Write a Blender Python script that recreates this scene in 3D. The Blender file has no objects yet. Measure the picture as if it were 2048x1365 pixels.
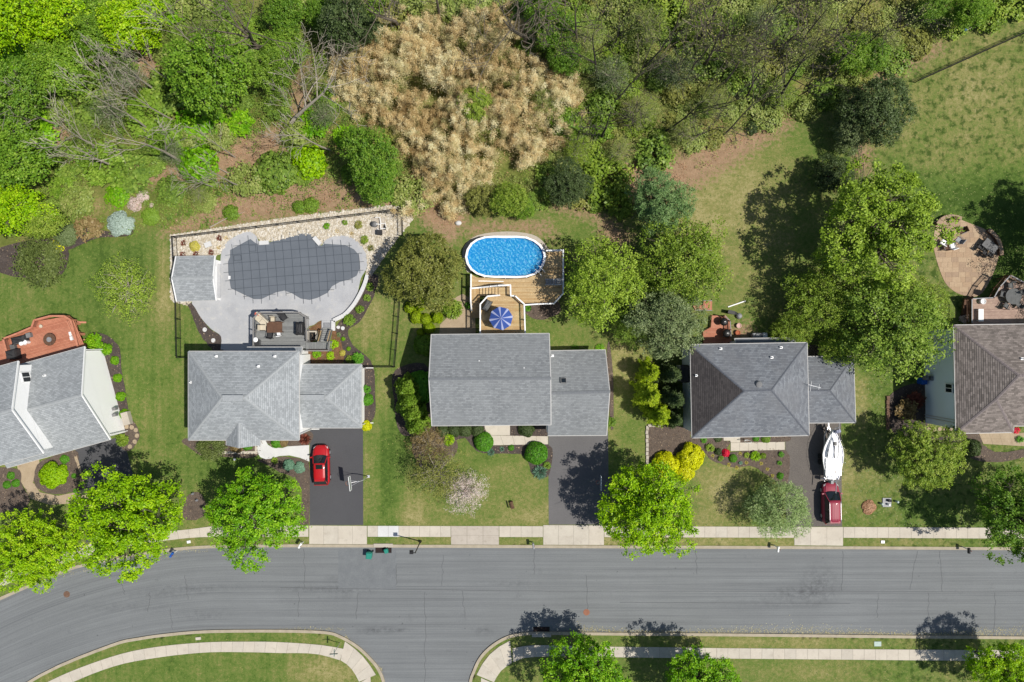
import bpy, math, random
import numpy as np
from mathutils import Vector, Matrix
R = math.radians
SC = bpy.context.scene
COL = SC.collection
# ---------------------------------------------------------------- camera, sky, sun, exposure
H = 80.0
cam = bpy.data.objects.new('camera', bpy.data.cameras.new('camera'))
COL.objects.link(cam); SC.camera = cam
cam.location = (0, 0, H); cam.rotation_euler = (0, 0, 0)
cam.data.sensor_width = 36; cam.data.lens = 24
cam.data.clip_start = 1; cam.data.clip_end = 2000
SUN_EL = 60.0; SUN_V = Vector((0.968 * math.cos(R(60)), -0.25 * math.cos(R(60)), math.sin(R(60)))).normalized()
W = bpy.data.worlds.new('World'); SC.world = W; W.use_nodes = True
nt = W.node_tree; nt.nodes.clear()
sky = nt.nodes.new('ShaderNodeTexSky'); sky.sky_type = 'NISHITA'; sky.sun_disc = False
sky.sun_elevation = R(SUN_EL); sky.sun_rotation = math.atan2(SUN_V.x, SUN_V.y)
bg = nt.nodes.new('ShaderNodeBackground'); bg.inputs['Strength'].default_value = 0.08
wo = nt.nodes.new('ShaderNodeOutputWorld')
nt.links.new(sky.outputs[0], bg.inputs[0]); nt.links.new(bg.outputs[0], wo.inputs[0])
sun = bpy.data.objects.new('sun', bpy.data.lights.new('sun', 'SUN')); COL.objects.link(sun)
sun.data.energy = 4.4; sun.data.angle = R(0.5); sun.data.color = (1.0, 0.95, 0.87)
sun.rotation_euler = SUN_V.to_track_quat('Z', 'Y').to_euler(); sun.location = SUN_V * 120
SC.view_settings.view_transform = 'Standard'; SC.view_settings.look = 'None'
SC.view_settings.gamma = 1; SC.view_settings.use_curve_mapping = False; SC.view_settings.exposure = 0.24
SC.render.engine = 'CYCLES'
SC.cycles.max_bounces = 5; SC.cycles.diffuse_bounces = 3; SC.cycles.transmission_bounces = 4
try:
    SC.cycles.use_denoising = True; SC.cycles.denoiser = 'OPENIMAGEDENOISE'; SC.cycles.denoising_input_passes = 'RGB_ALBEDO_NORMAL'; SC.cycles.denoising_prefilter = 'ACCURATE'
except Exception: pass
# ---------------------------------------------------------------- helpers
PXM = 17.0667
def P(px, py, z=0.0):
    """pixel of the photograph -> world point at height z (camera is straight above the origin)"""
    s = (H - z) / H / PXM
    return Vector(((px - 1024) * s, (682.5 - py) * s, z))
def PP(pts, z=0.0): return [P(a, b, z) for a, b in pts]
def lin(c):
    c = c / 255.0
    return c / 12.92 if c <= 0.04045 else ((c + 0.055) / 1.055) ** 2.4
KALB = 1.55
def C(r, g, b, k=None):
    k = k or KALB
    return (min(lin(r) / k, .86), min(lin(g) / k, .86), min(lin(b) / k, .86), 1)
def tag(o, label=None, cat=None, group=None, kind=None):
    if label: o['label'] = label
    if cat: o['category'] = cat
    if group: o['group'] = group
    if kind: o['kind'] = kind
    return o
def thing(name, loc, label, cat, group=None, rz=0):
    o = bpy.data.objects.new(name, None); COL.objects.link(o)
    o.location = loc; o.rotation_euler = (0, 0, rz); o.empty_display_size = .3
    return tag(o, label, cat, group)
def struct(o): o['kind'] = 'structure'; return o
def stuff(o): o['kind'] = 'stuff'; return o
def copy_tree(o, parent=None):
    c = o.copy(); COL.objects.link(c)
    if parent: c.parent = parent
    for ch in list(o.children): copy_tree(ch, c)
    return c
def inside(poly, x, y):
    """vectorised point in polygon"""
    x = np.asarray(x); y = np.asarray(y); r = np.zeros(x.shape, bool)
    n = len(poly)
    for i in range(n):
        x0, y0 = poly[i][0], poly[i][1]; x1, y1 = poly[(i + 1) % n][0], poly[(i + 1) % n][1]
        if y0 == y1: continue
        c = ((y0 > y) != (y1 > y)) & (x < (x1 - x0) * (y - y0) / (y1 - y0) + x0)
        r ^= c
    return r
def dist_poly(poly, x, y, closed=True):
    """distance to the outline and the nearest point"""
    x = np.asarray(x, float); y = np.asarray(y, float)
    best = np.full(x.shape, 1e9); bx = np.zeros(x.shape); by = np.zeros(x.shape)
    n = len(poly)
    for i in range(n if closed else n - 1):
        x0, y0 = poly[i][0], poly[i][1]; x1, y1 = poly[(i + 1) % n][0], poly[(i + 1) % n][1]
        dx, dy = x1 - x0, y1 - y0; L = dx * dx + dy * dy + 1e-12
        t = np.clip(((x - x0) * dx + (y - y0) * dy) / L, 0, 1)
        qx = x0 + t * dx; qy = y0 + t * dy
        d = np.hypot(x - qx, y - qy); m = d < best
        best[m] = d[m]; bx[m] = qx[m]; by[m] = qy[m]
    return best, bx, by
def catmull(pts, n=6, closed=False):
    out = []; m = len(pts)
    rng = range(m) if closed else range(m - 1)
    for i in rng:
        p0 = pts[(i - 1) % m] if closed else pts[max(i - 1, 0)]
        p1 = pts[i]; p2 = pts[(i + 1) % m]
        p3 = pts[(i + 2) % m] if closed else pts[min(i + 2, m - 1)]
        for k in range(n):
            t = k / n
            out.append(tuple(0.5 * (2 * b + (c - a) * t + (2 * a - 5 * b + 4 * c - d) * t * t + (3 * b - a - 3 * c + d) * t ** 3) for a, b, c, d in zip(p0, p1, p2, p3)))
    if not closed: out.append(tuple(pts[-1]))
    return out
def clip(poly, f, keep):
    """Sutherland-Hodgman: keep the side where f(p) >= keep"""
    out = []; n = len(poly)
    for i in range(n):
        a, b = poly[i], poly[(i + 1) % n]; fa, fb = f(a) - keep, f(b) - keep
        if fa >= 0: out.append(a)
        if (fa > 0 and fb < 0) or (fa < 0 and fb > 0):
            t = fa / (fa - fb); out.append(a + (b - a) * t)
    return out
class MB:
    def __init__(s): s.v = []; s.f = []; s.m = []; s.uv = {}
    def add(s, verts, faces, mi=0):
        o = len(s.v); s.v += [tuple(v) for v in verts]
        for f in faces: s.f.append(tuple(i + o for i in f)); s.m.append(mi)
        return s
    def box(s, c, d, rz=0, mi=0, M=None):
        x, y, z = d[0] / 2, d[1] / 2, d[2] / 2
        vs = [Vector((a * x, b * y, e * z)) for a in (-1, 1) for b in (-1, 1) for e in (-1, 1)]
        m = M if M is not None else Matrix.Rotation(rz, 3, 'Z')
        return s.add([m @ v + Vector(c) for v in vs], [(0, 1, 3, 2), (4, 6, 7, 5), (0, 4, 5, 1), (2, 3, 7, 6), (0, 2, 6, 4), (1, 5, 7, 3)], mi)
    def bar(s, a, b, w, h, mi=0):
        a = Vector(a); b = Vector(b); d = b - a; L = d.length
        if L < 1e-6: return s
        x = d / L; up = Vector((0, 0, 1)) if abs(x.z) < .95 else Vector((0, 1, 0))
        y = up.cross(x).normalized(); z = x.cross(y)
        M = Matrix((x, y, z)).transposed()
        return s.box((a + b) / 2, (L, w, h), M=M, mi=mi)
    def prism(s, poly, z0, z1, mi=0, mside=None):
        n = len(poly); A = sum(poly[i][0] * poly[(i + 1) % n][1] - poly[(i + 1) % n][0] * poly[i][1] for i in range(n))
        p = list(poly) if A > 0 else list(poly)[::-1]
        f = lambda z, q: z(q) if callable(z) else z
        s.add([(q[0], q[1], f(z1, q)) for q in p], [tuple(range(n))], mi)
        s.add([(q[0], q[1], f(z0, q)) for q in p], [tuple(range(n))[::-1]], mi if mside is None else mside)
        s.add([(q[0], q[1], f(z0, q)) for q in p] + [(q[0], q[1], f(z1, q)) for q in p], [(i, (i + 1) % n, (i + 1) % n + n, i + n) for i in range(n)], mi if mside is None else mside)
        return s
    def tube(s, pts, rad, n=6, mi=0, cap=True):
        pts = [Vector(p) for p in pts]; k = len(pts)
        if not hasattr(rad, '__len__'): rad = [rad] * k
        rings = []; ref = None
        for i in range(k):
            d = (pts[min(i + 1, k - 1)] - pts[max(i - 1, 0)])
            d = d.normalized() if d.length > 1e-9 else Vector((0, 0, 1))
            if ref is None: ref = Vector((1, 0, 0)) if abs(d.x) < .9 else Vector((0, 1, 0))
            u = (ref - d * ref.dot(d)).normalized(); ref = u; w = d.cross(u)
            rings.append([pts[i] + (u * math.cos(2 * math.pi * j / n) + w * math.sin(2 * math.pi * j / n)) * rad[i] for j in range(n)])
        fs = [(i * n + j, i * n + (j + 1) % n, (i + 1) * n + (j + 1) % n, (i + 1) * n + j) for i in range(k - 1) for j in range(n)]
        if cap: fs += [tuple(range(n))[::-1], tuple(range((k - 1) * n, k * n))]
        return s.add([v for r in rings for v in r], fs, mi)
    def lathe(s, prof, n=16, c=(0, 0, 0), mi=0, a0=0):
        c = Vector(c); k = len(prof)
        vs = [c + Vector((r * math.cos(a0 + 2 * math.pi * j / n), r * math.sin(a0 + 2 * math.pi * j / n), z)) for r, z in prof for j in range(n)]
        fs = [(i * n + j, i * n + (j + 1) % n, (i + 1) * n + (j + 1) % n, (i + 1) * n + j) for i in range(k - 1) for j in range(n)]
        fs += [tuple(range(n))[::-1], tuple(range((k - 1) * n, k * n))]
        return s.add(vs, fs, mi)
    def loft(s, rings, mi=0, cap=True, closed=True):
        n = len(rings[0]); k = len(rings)
        jn = n if closed else n - 1
        fs = [(i * n + j, i * n + (j + 1) % n, (i + 1) * n + (j + 1) % n, (i + 1) * n + j) for i in range(k - 1) for j in range(jn)]
        if cap: fs += [tuple(range(n))[::-1], tuple(range((k - 1) * n, k * n))]
        return s.add([v for r in rings for v in r], fs, mi)
    def build(s, name, mats, parent=None, smooth=False, label=None, cat=None, group=None, kind=None, loc=None):
        me = bpy.data.meshes.new(name)
        off = Vector(loc) if loc is not None else Vector((0, 0, 0))
        me.from_pydata([Vector(v) - off for v in s.v] if loc is not None else s.v, [], s.f)
        if not isinstance(mats, (list, tuple)): mats = [mats]
        for m in mats: me.materials.append(m)
        if len(mats) > 1: me.polygons.foreach_set('material_index', s.m)
        if s.uv:
            l = me.uv_layers.new(name='UVMap')
            for fi, uvs in s.uv.items():
                for li, u in zip(me.polygons[fi].loop_indices, uvs): l.data[li].uv = u
        if smooth: me.polygons.foreach_set('use_smooth', [True] * len(me.polygons))
        me.update()
        o = bpy.data.objects.new(name, me); COL.objects.link(o)
        if loc is not None: o.location = off
        if parent is not None: o.parent = parent
        return tag(o, label, cat, group, kind)
def rel(parent, v): return Vector(v) - parent.location
# ---------------------------------------------------------------- materials
def newmat(name):
    m = bpy.data.materials.new(name); m.use_nodes = True
    n = m.node_tree.nodes; return m, n, m.node_tree.links, n['Principled BSDF']
def nnode(n, t, **k):
    x = n.new(t)
    for a, b in k.items():
        if a in x.inputs: x.inputs[a].default_value = b
        else: setattr(x, a, b)
    return x
def noise(n, l, co, scale, detail=3, rough=.6, lo=.3, hi=.7):
    t = n.new('ShaderNodeTexNoise'); t.inputs['Scale'].default_value = scale
    t.inputs['Detail'].default_value = detail; t.inputs['Roughness'].default_value = rough
    l.new(co, t.inputs['Vector'])
    r = n.new('ShaderNodeMapRange'); r.inputs[1].default_value = lo; r.inputs[2].default_value = hi
    l.new(t.outputs[0], r.inputs[0]); return r.outputs[0]
def mix(n, l, f, a, b, mode='MIX'):
    x = n.new('ShaderNodeMix'); x.data_type = 'RGBA'; x.blend_type = mode
    for i, v in ((0, f), (6, a), (7, b)):
        if hasattr(v, 'links'): l.new(v, x.inputs[i])
        else: x.inputs[i].default_value = v
    return x.outputs[2]
def math_(n, l, op, a, b=0.0):
    x = n.new('ShaderNodeMath'); x.operation = op
    for i, v in ((0, a), (1, b)):
        if hasattr(v, 'links'): l.new(v, x.inputs[i])
        else: x.inputs[i].default_value = v
    return x.outputs[0]
def pos_of(n, space='world'):
    if space == 'world': return n.new('ShaderNodeNewGeometry').outputs['Position']
    return n.new('ShaderNodeTexCoord').outputs['Object']
def surf(name, c1, c2=None, scale=1.5, rough=.85, fine=None, fscale=9, bump=0.0, bscale=20, metal=0, spec=.3, space='world', coat=0, stretch=None, c3=None):
    """plain surface: two colours mixed by a broad noise, a fine grain on top, bump"""
    m, n, l, b = newmat(name)
    b.inputs['Roughness'].default_value = rough; b.inputs['Metallic'].default_value = metal
    b.inputs['Specular IOR Level'].default_value = spec
    if coat: b.inputs['Coat Weight'].default_value = coat; b.inputs['Coat Roughness'].default_value = .05
    co = pos_of(n, space)
    if stretch:
        mp = n.new('ShaderNodeMapping'); mp.inputs['Scale'].default_value = stretch; l.new(co, mp.inputs[0]); co2 = mp.outputs[0]
    else: co2 = co
    col = c1
    if c2 is not None: col = mix(n, l, noise(n, l, co2, scale, 5), c1, c2)
    if c3 is not None: col = mix(n, l, noise(n, l, co2, scale * 2.7, 4, .6, .55, .8), col, c3)
    if fine:
        f = noise(n, l, co, fscale, 3, .7, .25, .75)
        v = n.new('ShaderNodeMapRange'); v.inputs[3].default_value = 1 - fine; v.inputs[4].default_value = 1 + fine
        l.new(f, v.inputs[0])
        cmb = n.new('ShaderNodeCombineColor')
        for i in range(3): l.new(v.outputs[0], cmb.inputs[i])
        col = mix(n, l, 1.0, col, cmb.outputs[0], 'MULTIPLY')
    if hasattr(col, 'links'): l.new(col, b.inputs['Base Color'])
    else: b.inputs['Base Color'].default_value = col
    if bump:
        bt = n.new('ShaderNodeTexNoise'); bt.inputs['Scale'].default_value = bscale; bt.inputs['Detail'].default_value = 4
        l.new(co, bt.inputs[0]); bn = n.new('ShaderNodeBump'); bn.inputs['Strength'].default_value = bump; bn.inputs['Distance'].default_value = .05
        l.new(bt.outputs[0], bn.inputs['Height']); l.new(bn.outputs[0], b.inputs['Normal'])
    return m
def leafmat(name, dark, mid, light, trans=.3, gloss=.06, hue=.0):
    """foliage: the leaf's own colour varies with the 'tone' attribute and from plant to plant"""
    m, n, l, b = newmat(name); n.remove(b)
    out = n['Material Output']
    a = n.new('ShaderNodeAttribute'); a.attribute_name = 'tone'
    oi = n.new('ShaderNodeObjectInfo')
    t = math_(n, l, 'ADD', a.outputs['Fac'], math_(n, l, 'MULTIPLY', math_(n, l, 'SUBTRACT', oi.outputs['Random'], .5), .22))
    r = n.new('ShaderNodeValToRGB'); e = r.color_ramp.elements
    e[0].position = 0; e[0].color = dark; e[1].position = 1; e[1].color = light
    x = e.new(.5); x.color = mid
    l.new(t, r.inputs[0])
    d = n.new('ShaderNodeBsdfDiffuse'); tr = n.new('ShaderNodeBsdfTranslucent'); g = n.new('ShaderNodeBsdfGlossy')
    g.inputs['Roughness'].default_value = .45; g.inputs['Color'].default_value = (1, 1, 1, 1)
    l.new(r.outputs[0], d.inputs[0]); l.new(r.outputs[0], tr.inputs[0])
    m1 = n.new('ShaderNodeMixShader'); m1.inputs[0].default_value = trans
    m2 = n.new('ShaderNodeMixShader'); m2.inputs[0].default_value = gloss
    l.new(d.outputs[0], m1.inputs[1]); l.new(tr.outputs[0], m1.inputs[2])
    l.new(m1.outputs[0], m2.inputs[1]); l.new(g.outputs[0], m2.inputs[2]); l.new(m2.outputs[0], out.inputs[0])
    return m
def shingle(name, c1, c2, cdark, bw=.34, rh=.2, wear=.5, streak=None):
    """tabs of slightly different greys, a dark line under each course"""
    m, n, l, b = newmat(name); b.inputs['Roughness'].default_value = .9; b.inputs['Specular IOR Level'].default_value = .25
    uv = n.new('ShaderNodeUVMap'); uv.uv_map = 'UVMap'
    br = n.new('ShaderNodeTexBrick'); br.inputs['Scale'].default_value = 1
    br.inputs['Brick Width'].default_value = bw; br.inputs['Row Height'].default_value = rh
    br.inputs['Mortar Size'].default_value = .006; br.inputs['Mortar Smooth'].default_value = .3; br.inputs['Bias'].default_value = 0
    br.inputs['Color1'].default_value = c1; br.inputs['Color2'].default_value = c2; br.inputs['Mortar'].default_value = cdark
    br.offset = .5; br.offset_frequency = 2
    l.new(uv.outputs[0], br.inputs[0]); co = pos_of(n); col = br.outputs[0]
    if streak: col = mix(n, l, math_(n, l, 'MULTIPLY', noise(n, l, co, .4, 4, .6, .42, .62), .6), col, streak)
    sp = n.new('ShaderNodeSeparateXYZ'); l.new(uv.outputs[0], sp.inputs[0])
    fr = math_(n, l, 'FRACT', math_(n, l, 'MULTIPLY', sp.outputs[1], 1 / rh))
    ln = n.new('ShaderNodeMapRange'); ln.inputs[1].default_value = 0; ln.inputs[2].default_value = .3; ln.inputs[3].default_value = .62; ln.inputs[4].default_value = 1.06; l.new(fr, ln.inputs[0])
    f = noise(n, l, co, 9, 3, .7, .2, .8); v = n.new('ShaderNodeMapRange'); v.inputs[3].default_value = .86; v.inputs[4].default_value = 1.12; l.new(f, v.inputs[0])
    cs = n.new('ShaderNodeCombineXYZ'); l.new(math_(n, l, 'MULTIPLY', sp.outputs[0], 1.1), cs.inputs[0]); l.new(math_(n, l, 'MULTIPLY', sp.outputs[1], .12), cs.inputs[1])
    rn = n.new('ShaderNodeMapRange'); rn.inputs[3].default_value = .92; rn.inputs[4].default_value = 1.06; l.new(noise(n, l, cs.outputs[0], 1.0, 4, .7, .3, .7), rn.inputs[0])
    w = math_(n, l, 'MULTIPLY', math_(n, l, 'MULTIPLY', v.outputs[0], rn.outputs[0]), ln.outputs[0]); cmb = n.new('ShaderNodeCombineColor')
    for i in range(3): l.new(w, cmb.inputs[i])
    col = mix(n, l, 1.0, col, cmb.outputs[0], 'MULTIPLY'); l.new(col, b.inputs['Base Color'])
    return m
M = {}
M['white'] = surf('white_vinyl', (.8, .8, .79, 1), (.74, .74, .73, 1), .8, .5, spec=.4)
M['siding'] = surf('white_siding', (.90, .90, .89, 1), (.87, .87, .86, 1), .5, .5)
M['siding_skytint'] = surf('sky_tinted_white_siding', (.78, .86, .92, 1), (.74, .82, .88, 1), .5, .6)  # white siding; the blue of sky light in shade is put into its colour
M['stone_wall'] = surf('tan_wall', C(190, 180, 160), C(160, 150, 130), 2, .9, fine=.2)
M['black'] = surf('black_paint', (.012, .012, .013, 1), None, rough=.5)
M['blackfab'] = surf('black_cover_fabric', (.022, .022, .024, 1), (.035, .035, .037, 1), 3, .75, bump=.4, bscale=8)
M['rubber'] = surf('rubber', (.015, .015, .015, 1), None, rough=.8)
M['steel'] = surf('steel', (.55, .55, .56, 1), None, rough=.3, metal=.9)
M['alu'] = surf('aluminium', (.6, .6, .62, 1), None, rough=.45, metal=.6)
M['glassdark'] = surf('dark_glass', (.012, .016, .018, 1), None, rough=.06, spec=.6)
M['greypaint'] = surf('grey_paint', C(150, 150, 150), C(130, 130, 130), 2)
M['conc'] = surf('concrete', C(228, 219, 202), C(214, 204, 188), .6, .9, fine=.07, fscale=14, bump=.15, bscale=60, c3=C(200, 190, 174))
M['concold'] = surf('old_concrete', C(212, 202, 188), C(198, 188, 174), .8, .9, fine=.1, fscale=14, bump=.15, bscale=60, c3=C(182, 171, 157))
M['concnew'] = surf('new_concrete', C(240, 240, 238), C(226, 226, 225), .8, .85, fine=.05, fscale=10, bump=.1, bscale=60)
M['concpatio'] = surf('stamped_patio_concrete', C(205, 206, 208), C(184, 186, 190), .45, .8, fine=.07, fscale=7, bump=.25, bscale=9, c3=C(215, 213, 208))
M['kerb'] = surf('kerb_concrete', C(202, 190, 168), C(180, 168, 146), 1.2, .9, fine=.12, fscale=9)
M['joint'] = surf('joint_sand', C(120, 112, 98), C(105, 98, 86), 3, .95)
M['tanconc'] = surf('tan_concrete', C(200, 180, 152), C(182, 162, 134), .8, .9, fine=.1, fscale=12, c3=C(170, 148, 122))
M['mulch'] = surf('dark_mulch', C(98, 88, 82), C(80, 71, 67), 1.3, .95, fine=.55, fscale=11, bump=.9, bscale=18, c3=C(112, 96, 82))
M['mulchred'] = surf('orange_brown_mulch', C(150, 108, 78), C(120, 92, 62), 1.3, .95, fine=.5, fscale=10, bump=.9, bscale=18, c3=C(112, 122, 60))
M['mulchbrown'] = surf('brown_mulch', C(120, 106, 94), C(100, 88, 80), 1.3, .95, fine=.5, fscale=11, bump=.9, bscale=18, c3=C(128, 108, 90))
M['bark'] = surf('grey_bark', C(138, 128, 112), C(100, 90, 78), 3, .95, fine=.3, fscale=12, space='obj')
M['barkdark'] = surf('dark_bark', C(84, 78, 74), C(60, 54, 50), 3, .95, fine=.3, fscale=12, space='obj')
M['barkpale'] = surf('pale_bark', C(204, 194, 176), C(170, 160, 144), 3, .95, fine=.25, fscale=12, space='obj')
M['cedar'] = surf('cedar_boards', C(234, 206, 158), C(212, 178, 128), 1.6, .7, stretch=(.35, 3, 1), fine=.2, fscale=6, c3=C(222, 196, 150))
M['redwood'] = surf('red_stained_boards', C(222, 152, 122), C(206, 134, 106), 1.4, .65, fine=.14, fscale=6)
M['greydeck'] = surf('grey_composite_boards', C(160, 162, 160), C(146, 148, 147), 1.4, .7, fine=.12, fscale=6)
M['pinkdeck'] = surf('pinkish_boards', C(208, 178, 160), C(180, 150, 134), 1.3, .7, fine=.14, fscale=6)
M['darkrail'] = surf('grey_rail', C(150, 148, 145), None, rough=.6)
M['brownwood'] = surf('brown_wood', C(120, 88, 68), C(98, 72, 56), 3, .8, fine=.2, fscale=10)
M['cream'] = surf('cream_cushion', C(232, 222, 200), C(216, 204, 180), 2, .9)
M['coral'] = surf('coral_cushion', C(222, 120, 104), None, rough=.9)
M['greycloth'] = surf('grey_cloth', C(120, 122, 122), C(100, 102, 102), 3, .85)
M['silver'] = surf('silver_cover', C(170, 172, 176), C(140, 142, 146), 4, .5)
M['teal'] = surf('teal_plastic', C(52, 160, 140), C(44, 140, 124), 2, .5)
M['bluebin'] = surf('blue_plastic', C(20, 96, 190), None, rough=.5)
M['rust'] = surf('rusty_iron', C(140, 112, 94), C(112, 84, 68), 5, .9, fine=.3, fscale=14)
M['rustred'] = surf('rusty_red_iron', C(176, 122, 98), C(150, 104, 84), 5, .9, fine=.3, fscale=14)
M['grate'] = surf('dark_grate', C(72, 46, 38), C(52, 34, 30), 4, .8)
M['umbblue'] = surf('blue_canvas', C(66, 98, 180), C(58, 88, 166), 2, .8)
M['umbpale'] = surf('pale_lilac_canvas', C(186, 194, 230), None, rough=.8)
M['redcloth'] = surf('dark_red_canvas', C(110, 14, 22), None, rough=.8)
M['signgreen'] = surf('sign_green', C(20, 110, 100), None, rough=.5)
M['yellow'] = surf('yellow_plastic', C(220, 180, 40), None, rough=.5)
M['pink'] = surf('pink_pot', C(230, 190, 180), None, rough=.7)
M['terra'] = surf('terracotta', C(190, 110, 76), None, rough=.8)
M['paleblue'] = surf('pale_lid', C(206, 224, 214), C(190, 210, 200), 3, .7)
M['cover'] = surf('grey_pool_cover', C(118, 125, 134), C(110, 117, 126), .6, .8, fine=.05, fscale=9, bump=.12, bscale=4)
M['strap'] = surf('dark_strap', C(80, 88, 98), None, rough=.7)
M['fascia'] = surf('white_gutter', C(226, 224, 220), None, rough=.5)
M['carred'] = surf('red_car_paint', (.38, .007, .011, 1), None, rough=.42, spec=.4, coat=.25)
M['carmaroon'] = surf('maroon_car_paint', (.26, .025, .05, 1), None, rough=.5, spec=.35, coat=.15)
M['lamp'] = surf('lamp_glass', (.6, .6, .6, 1), None, rough=.1)
M['lampred'] = surf('red_lamp', (.3, .01, .01, 1), None, rough=.15)
M['gel'] = surf('white_gelcoat', (.82, .83, .84, 1), (.78, .79, .80, 1), 3, .25, spec=.5)
M['blueline'] = surf('blue_stripe', C(60, 84, 150), None, rough=.4)
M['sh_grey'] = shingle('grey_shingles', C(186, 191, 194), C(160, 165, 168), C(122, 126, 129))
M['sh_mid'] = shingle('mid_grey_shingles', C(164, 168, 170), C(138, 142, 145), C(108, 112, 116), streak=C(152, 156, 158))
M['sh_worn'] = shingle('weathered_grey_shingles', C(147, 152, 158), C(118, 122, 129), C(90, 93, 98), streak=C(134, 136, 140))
M['sh_dark'] = shingle('dark_brown_shingles', C(94, 89, 88), C(76, 72, 72), C(58, 55, 55))  # darker, browner tone for one roof slope and the side bay
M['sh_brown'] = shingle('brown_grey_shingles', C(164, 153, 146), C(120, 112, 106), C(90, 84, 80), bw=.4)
M['cap_l'] = surf('ridge_shingles', C(184, 188, 190), C(168, 173, 175), 4, .9, fine=.1)
M['cap_m'] = surf('mid_ridge_shingles', C(138, 142, 146), C(128, 132, 136), 4, .9, fine=.1)
M['cap_d'] = surf('dark_ridge_shingles', C(120, 124, 132), C(104, 108, 116), 4, .9, fine=.1)
M['cap_b'] = surf('brown_ridge_shingles', C(152, 141, 139), C(132, 122, 120), 4, .9, fine=.1)
# leaves (dark, mid, light)
def LM(k, d, m_, l_, trans=.26, gloss=.012, ka=1.0): M[k] = leafmat(k, C(*d, ka), C(*m_, ka), C(*l_, ka), trans, gloss)
LM('maple_y', (96, 138, 6), (140, 184, 10), (182, 208, 38))
LM('woodg', (78, 114, 28), (108, 146, 38), (148, 176, 64))
LM('maple_g', (76, 128, 12), (112, 164, 18), (156, 196, 44))
LM('maple_d', (70, 106, 28), (98, 136, 38), (136, 164, 60))
LM('lime', (104, 130, 36), (136, 164, 48), (174, 194, 80))
LM('midg', (88, 116, 40), (118, 146, 50), (156, 178, 76))
LM('juniper', (70, 84, 40), (98, 112, 56), (128, 140, 80), .25)
LM('olive', (104, 108, 50), (134, 138, 66), (168, 168, 92))
LM('oliveg', (92, 118, 34), (124, 150, 48), (162, 178, 74))
LM('oliveb', (112, 116, 46), (146, 150, 58), (182, 178, 88))
LM('greyg', (86, 102, 62), (116, 132, 84), (150, 162, 114))
LM('willow', (104, 130, 70), (140, 164, 98), (176, 192, 134))
LM('pine', (72, 102, 54), (102, 134, 76), (140, 166, 104))
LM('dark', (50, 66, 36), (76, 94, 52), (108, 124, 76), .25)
LM('conolive', (84, 92, 36), (116, 122, 54), (150, 152, 78), .3)
LM('arbor', (84, 118, 34), (116, 148, 46), (150, 176, 70), .25)
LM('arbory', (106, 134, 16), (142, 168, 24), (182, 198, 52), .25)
LM('gold', (172, 172, 8), (214, 218, 14), (240, 240, 60), .25)
LM('spruce', (116, 134, 122), (154, 172, 160), (190, 204, 194), .15)
LM('bluegrn', (78, 116, 88), (112, 150, 124), (158, 188, 168), .2)
LM('round', (62, 116, 26), (88, 148, 36), (126, 178, 60), .25)
LM('redleaf', (84, 44, 36), (114, 62, 50), (144, 88, 72), .2)
LM('brownsh', (106, 90, 56), (136, 116, 76), (160, 144, 100), .2)
LM('azalea', (190, 18, 48), (228, 36, 70), (244, 90, 108), .2)
LM('pinkfl', (176, 154, 142), (208, 190, 180), (234, 222, 216), .3)
LM('straw', (160, 134, 88), (220, 196, 142), (248, 234, 192), .3)
LM('strawg', (130, 126, 78), (180, 168, 116), (212, 202, 154), .3)
LM('under', (88, 116, 46), (116, 144, 54), (150, 170, 76), .26)
LM('weed', (110, 128, 60), (140, 156, 76), (176, 176, 112), .26)
LM('ygrass', (166, 160, 62), (200, 192, 88), (222, 210, 128), .3)
LM('litterleaf', (146, 108, 80), (176, 136, 104), (204, 166, 132), .1)
M['blackglass'] = M['glassdark']
for k_, (c1_, c2_) in {'cedar': ((222, 190, 138), (200, 162, 112)), 'redwood': ((212, 140, 110), (194, 122, 96)), 'greydeck': ((148, 150, 149), (136, 138, 138)), 'pinkdeck': ((196, 166, 150), (172, 142, 128))}.items():
    M[k_ + '2'] = surf(k_ + '_boards_darker', C(*c1_), C(*c2_), 1.5, .7, fine=.16, fscale=6)
LM('chips', (66, 54, 46), (108, 92, 78), (160, 140, 118), .0)
LM('turf', (70, 92, 34), (98, 112, 50), (136, 134, 80), .0)
# ---------------------------------------------------------------- large structure: ground, road, pavements
KERB_T = catmull([(-760, 1640), (-420, 1420), (-200, 1290), (0, 1198), (123, 1144.5), (180, 1128), (270, 1110), (354, 1098.6), (422, 1094), (500, 1092.5), (600, 1092), (900, 1093), (1300, 1094.5), (1700, 1096), (2048, 1098), (2560, 1100)], 4)
KERB_BL = catmull([(-420, 1900), (-200, 1590), (-60, 1450), (80, 1352), (221, 1292), (279, 1278), (341, 1269.5), (409, 1264), (500, 1262.5), (590, 1263), (653, 1266), (680, 1274), (713, 1293), (740, 1318), (757, 1340), (768, 1372), (772, 1450), (773, 1700)], 4)
KERB_BR = catmull([(936, 1700), (937, 1450), (940, 1372), (948, 1343), (962, 1315), (986.6, 1291), (1019, 1274), (1060, 1267.5), (1120, 1267.5), (1300, 1269), (1500, 1270.5), (1800, 1274), (2048, 1276), (2560, 1280)], 4)
ROADP = [tuple(P(*q)[:2]) for q in KERB_T] + [tuple(P(*q)[:2]) for q in KERB_BR[::-1]] + [tuple(P(*q)[:2]) for q in KERB_BL[::-1]]
def w2(pts): return [tuple(P(*q)[:2]) for q in pts]
FOREST = w2([(-800, -700), (2900, -700), (2900, -260), (2300, -60), (2060, 10), (1930, 62), (1850, 100), (1760, 150), (1690, 182), (1610, 225), (1545, 262), (1470, 300), (1400, 345), (1330, 380), (1255, 420), (1190, 418), (1090, 402), (1000, 425), (915, 440), (870, 452), (815, 412), (600, 432), (460, 448), (340, 466), (310, 452), (230, 478), (160, 470), (110, 515), (60, 545), (0, 535), (-300, 500), (-800, 520)])
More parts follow.
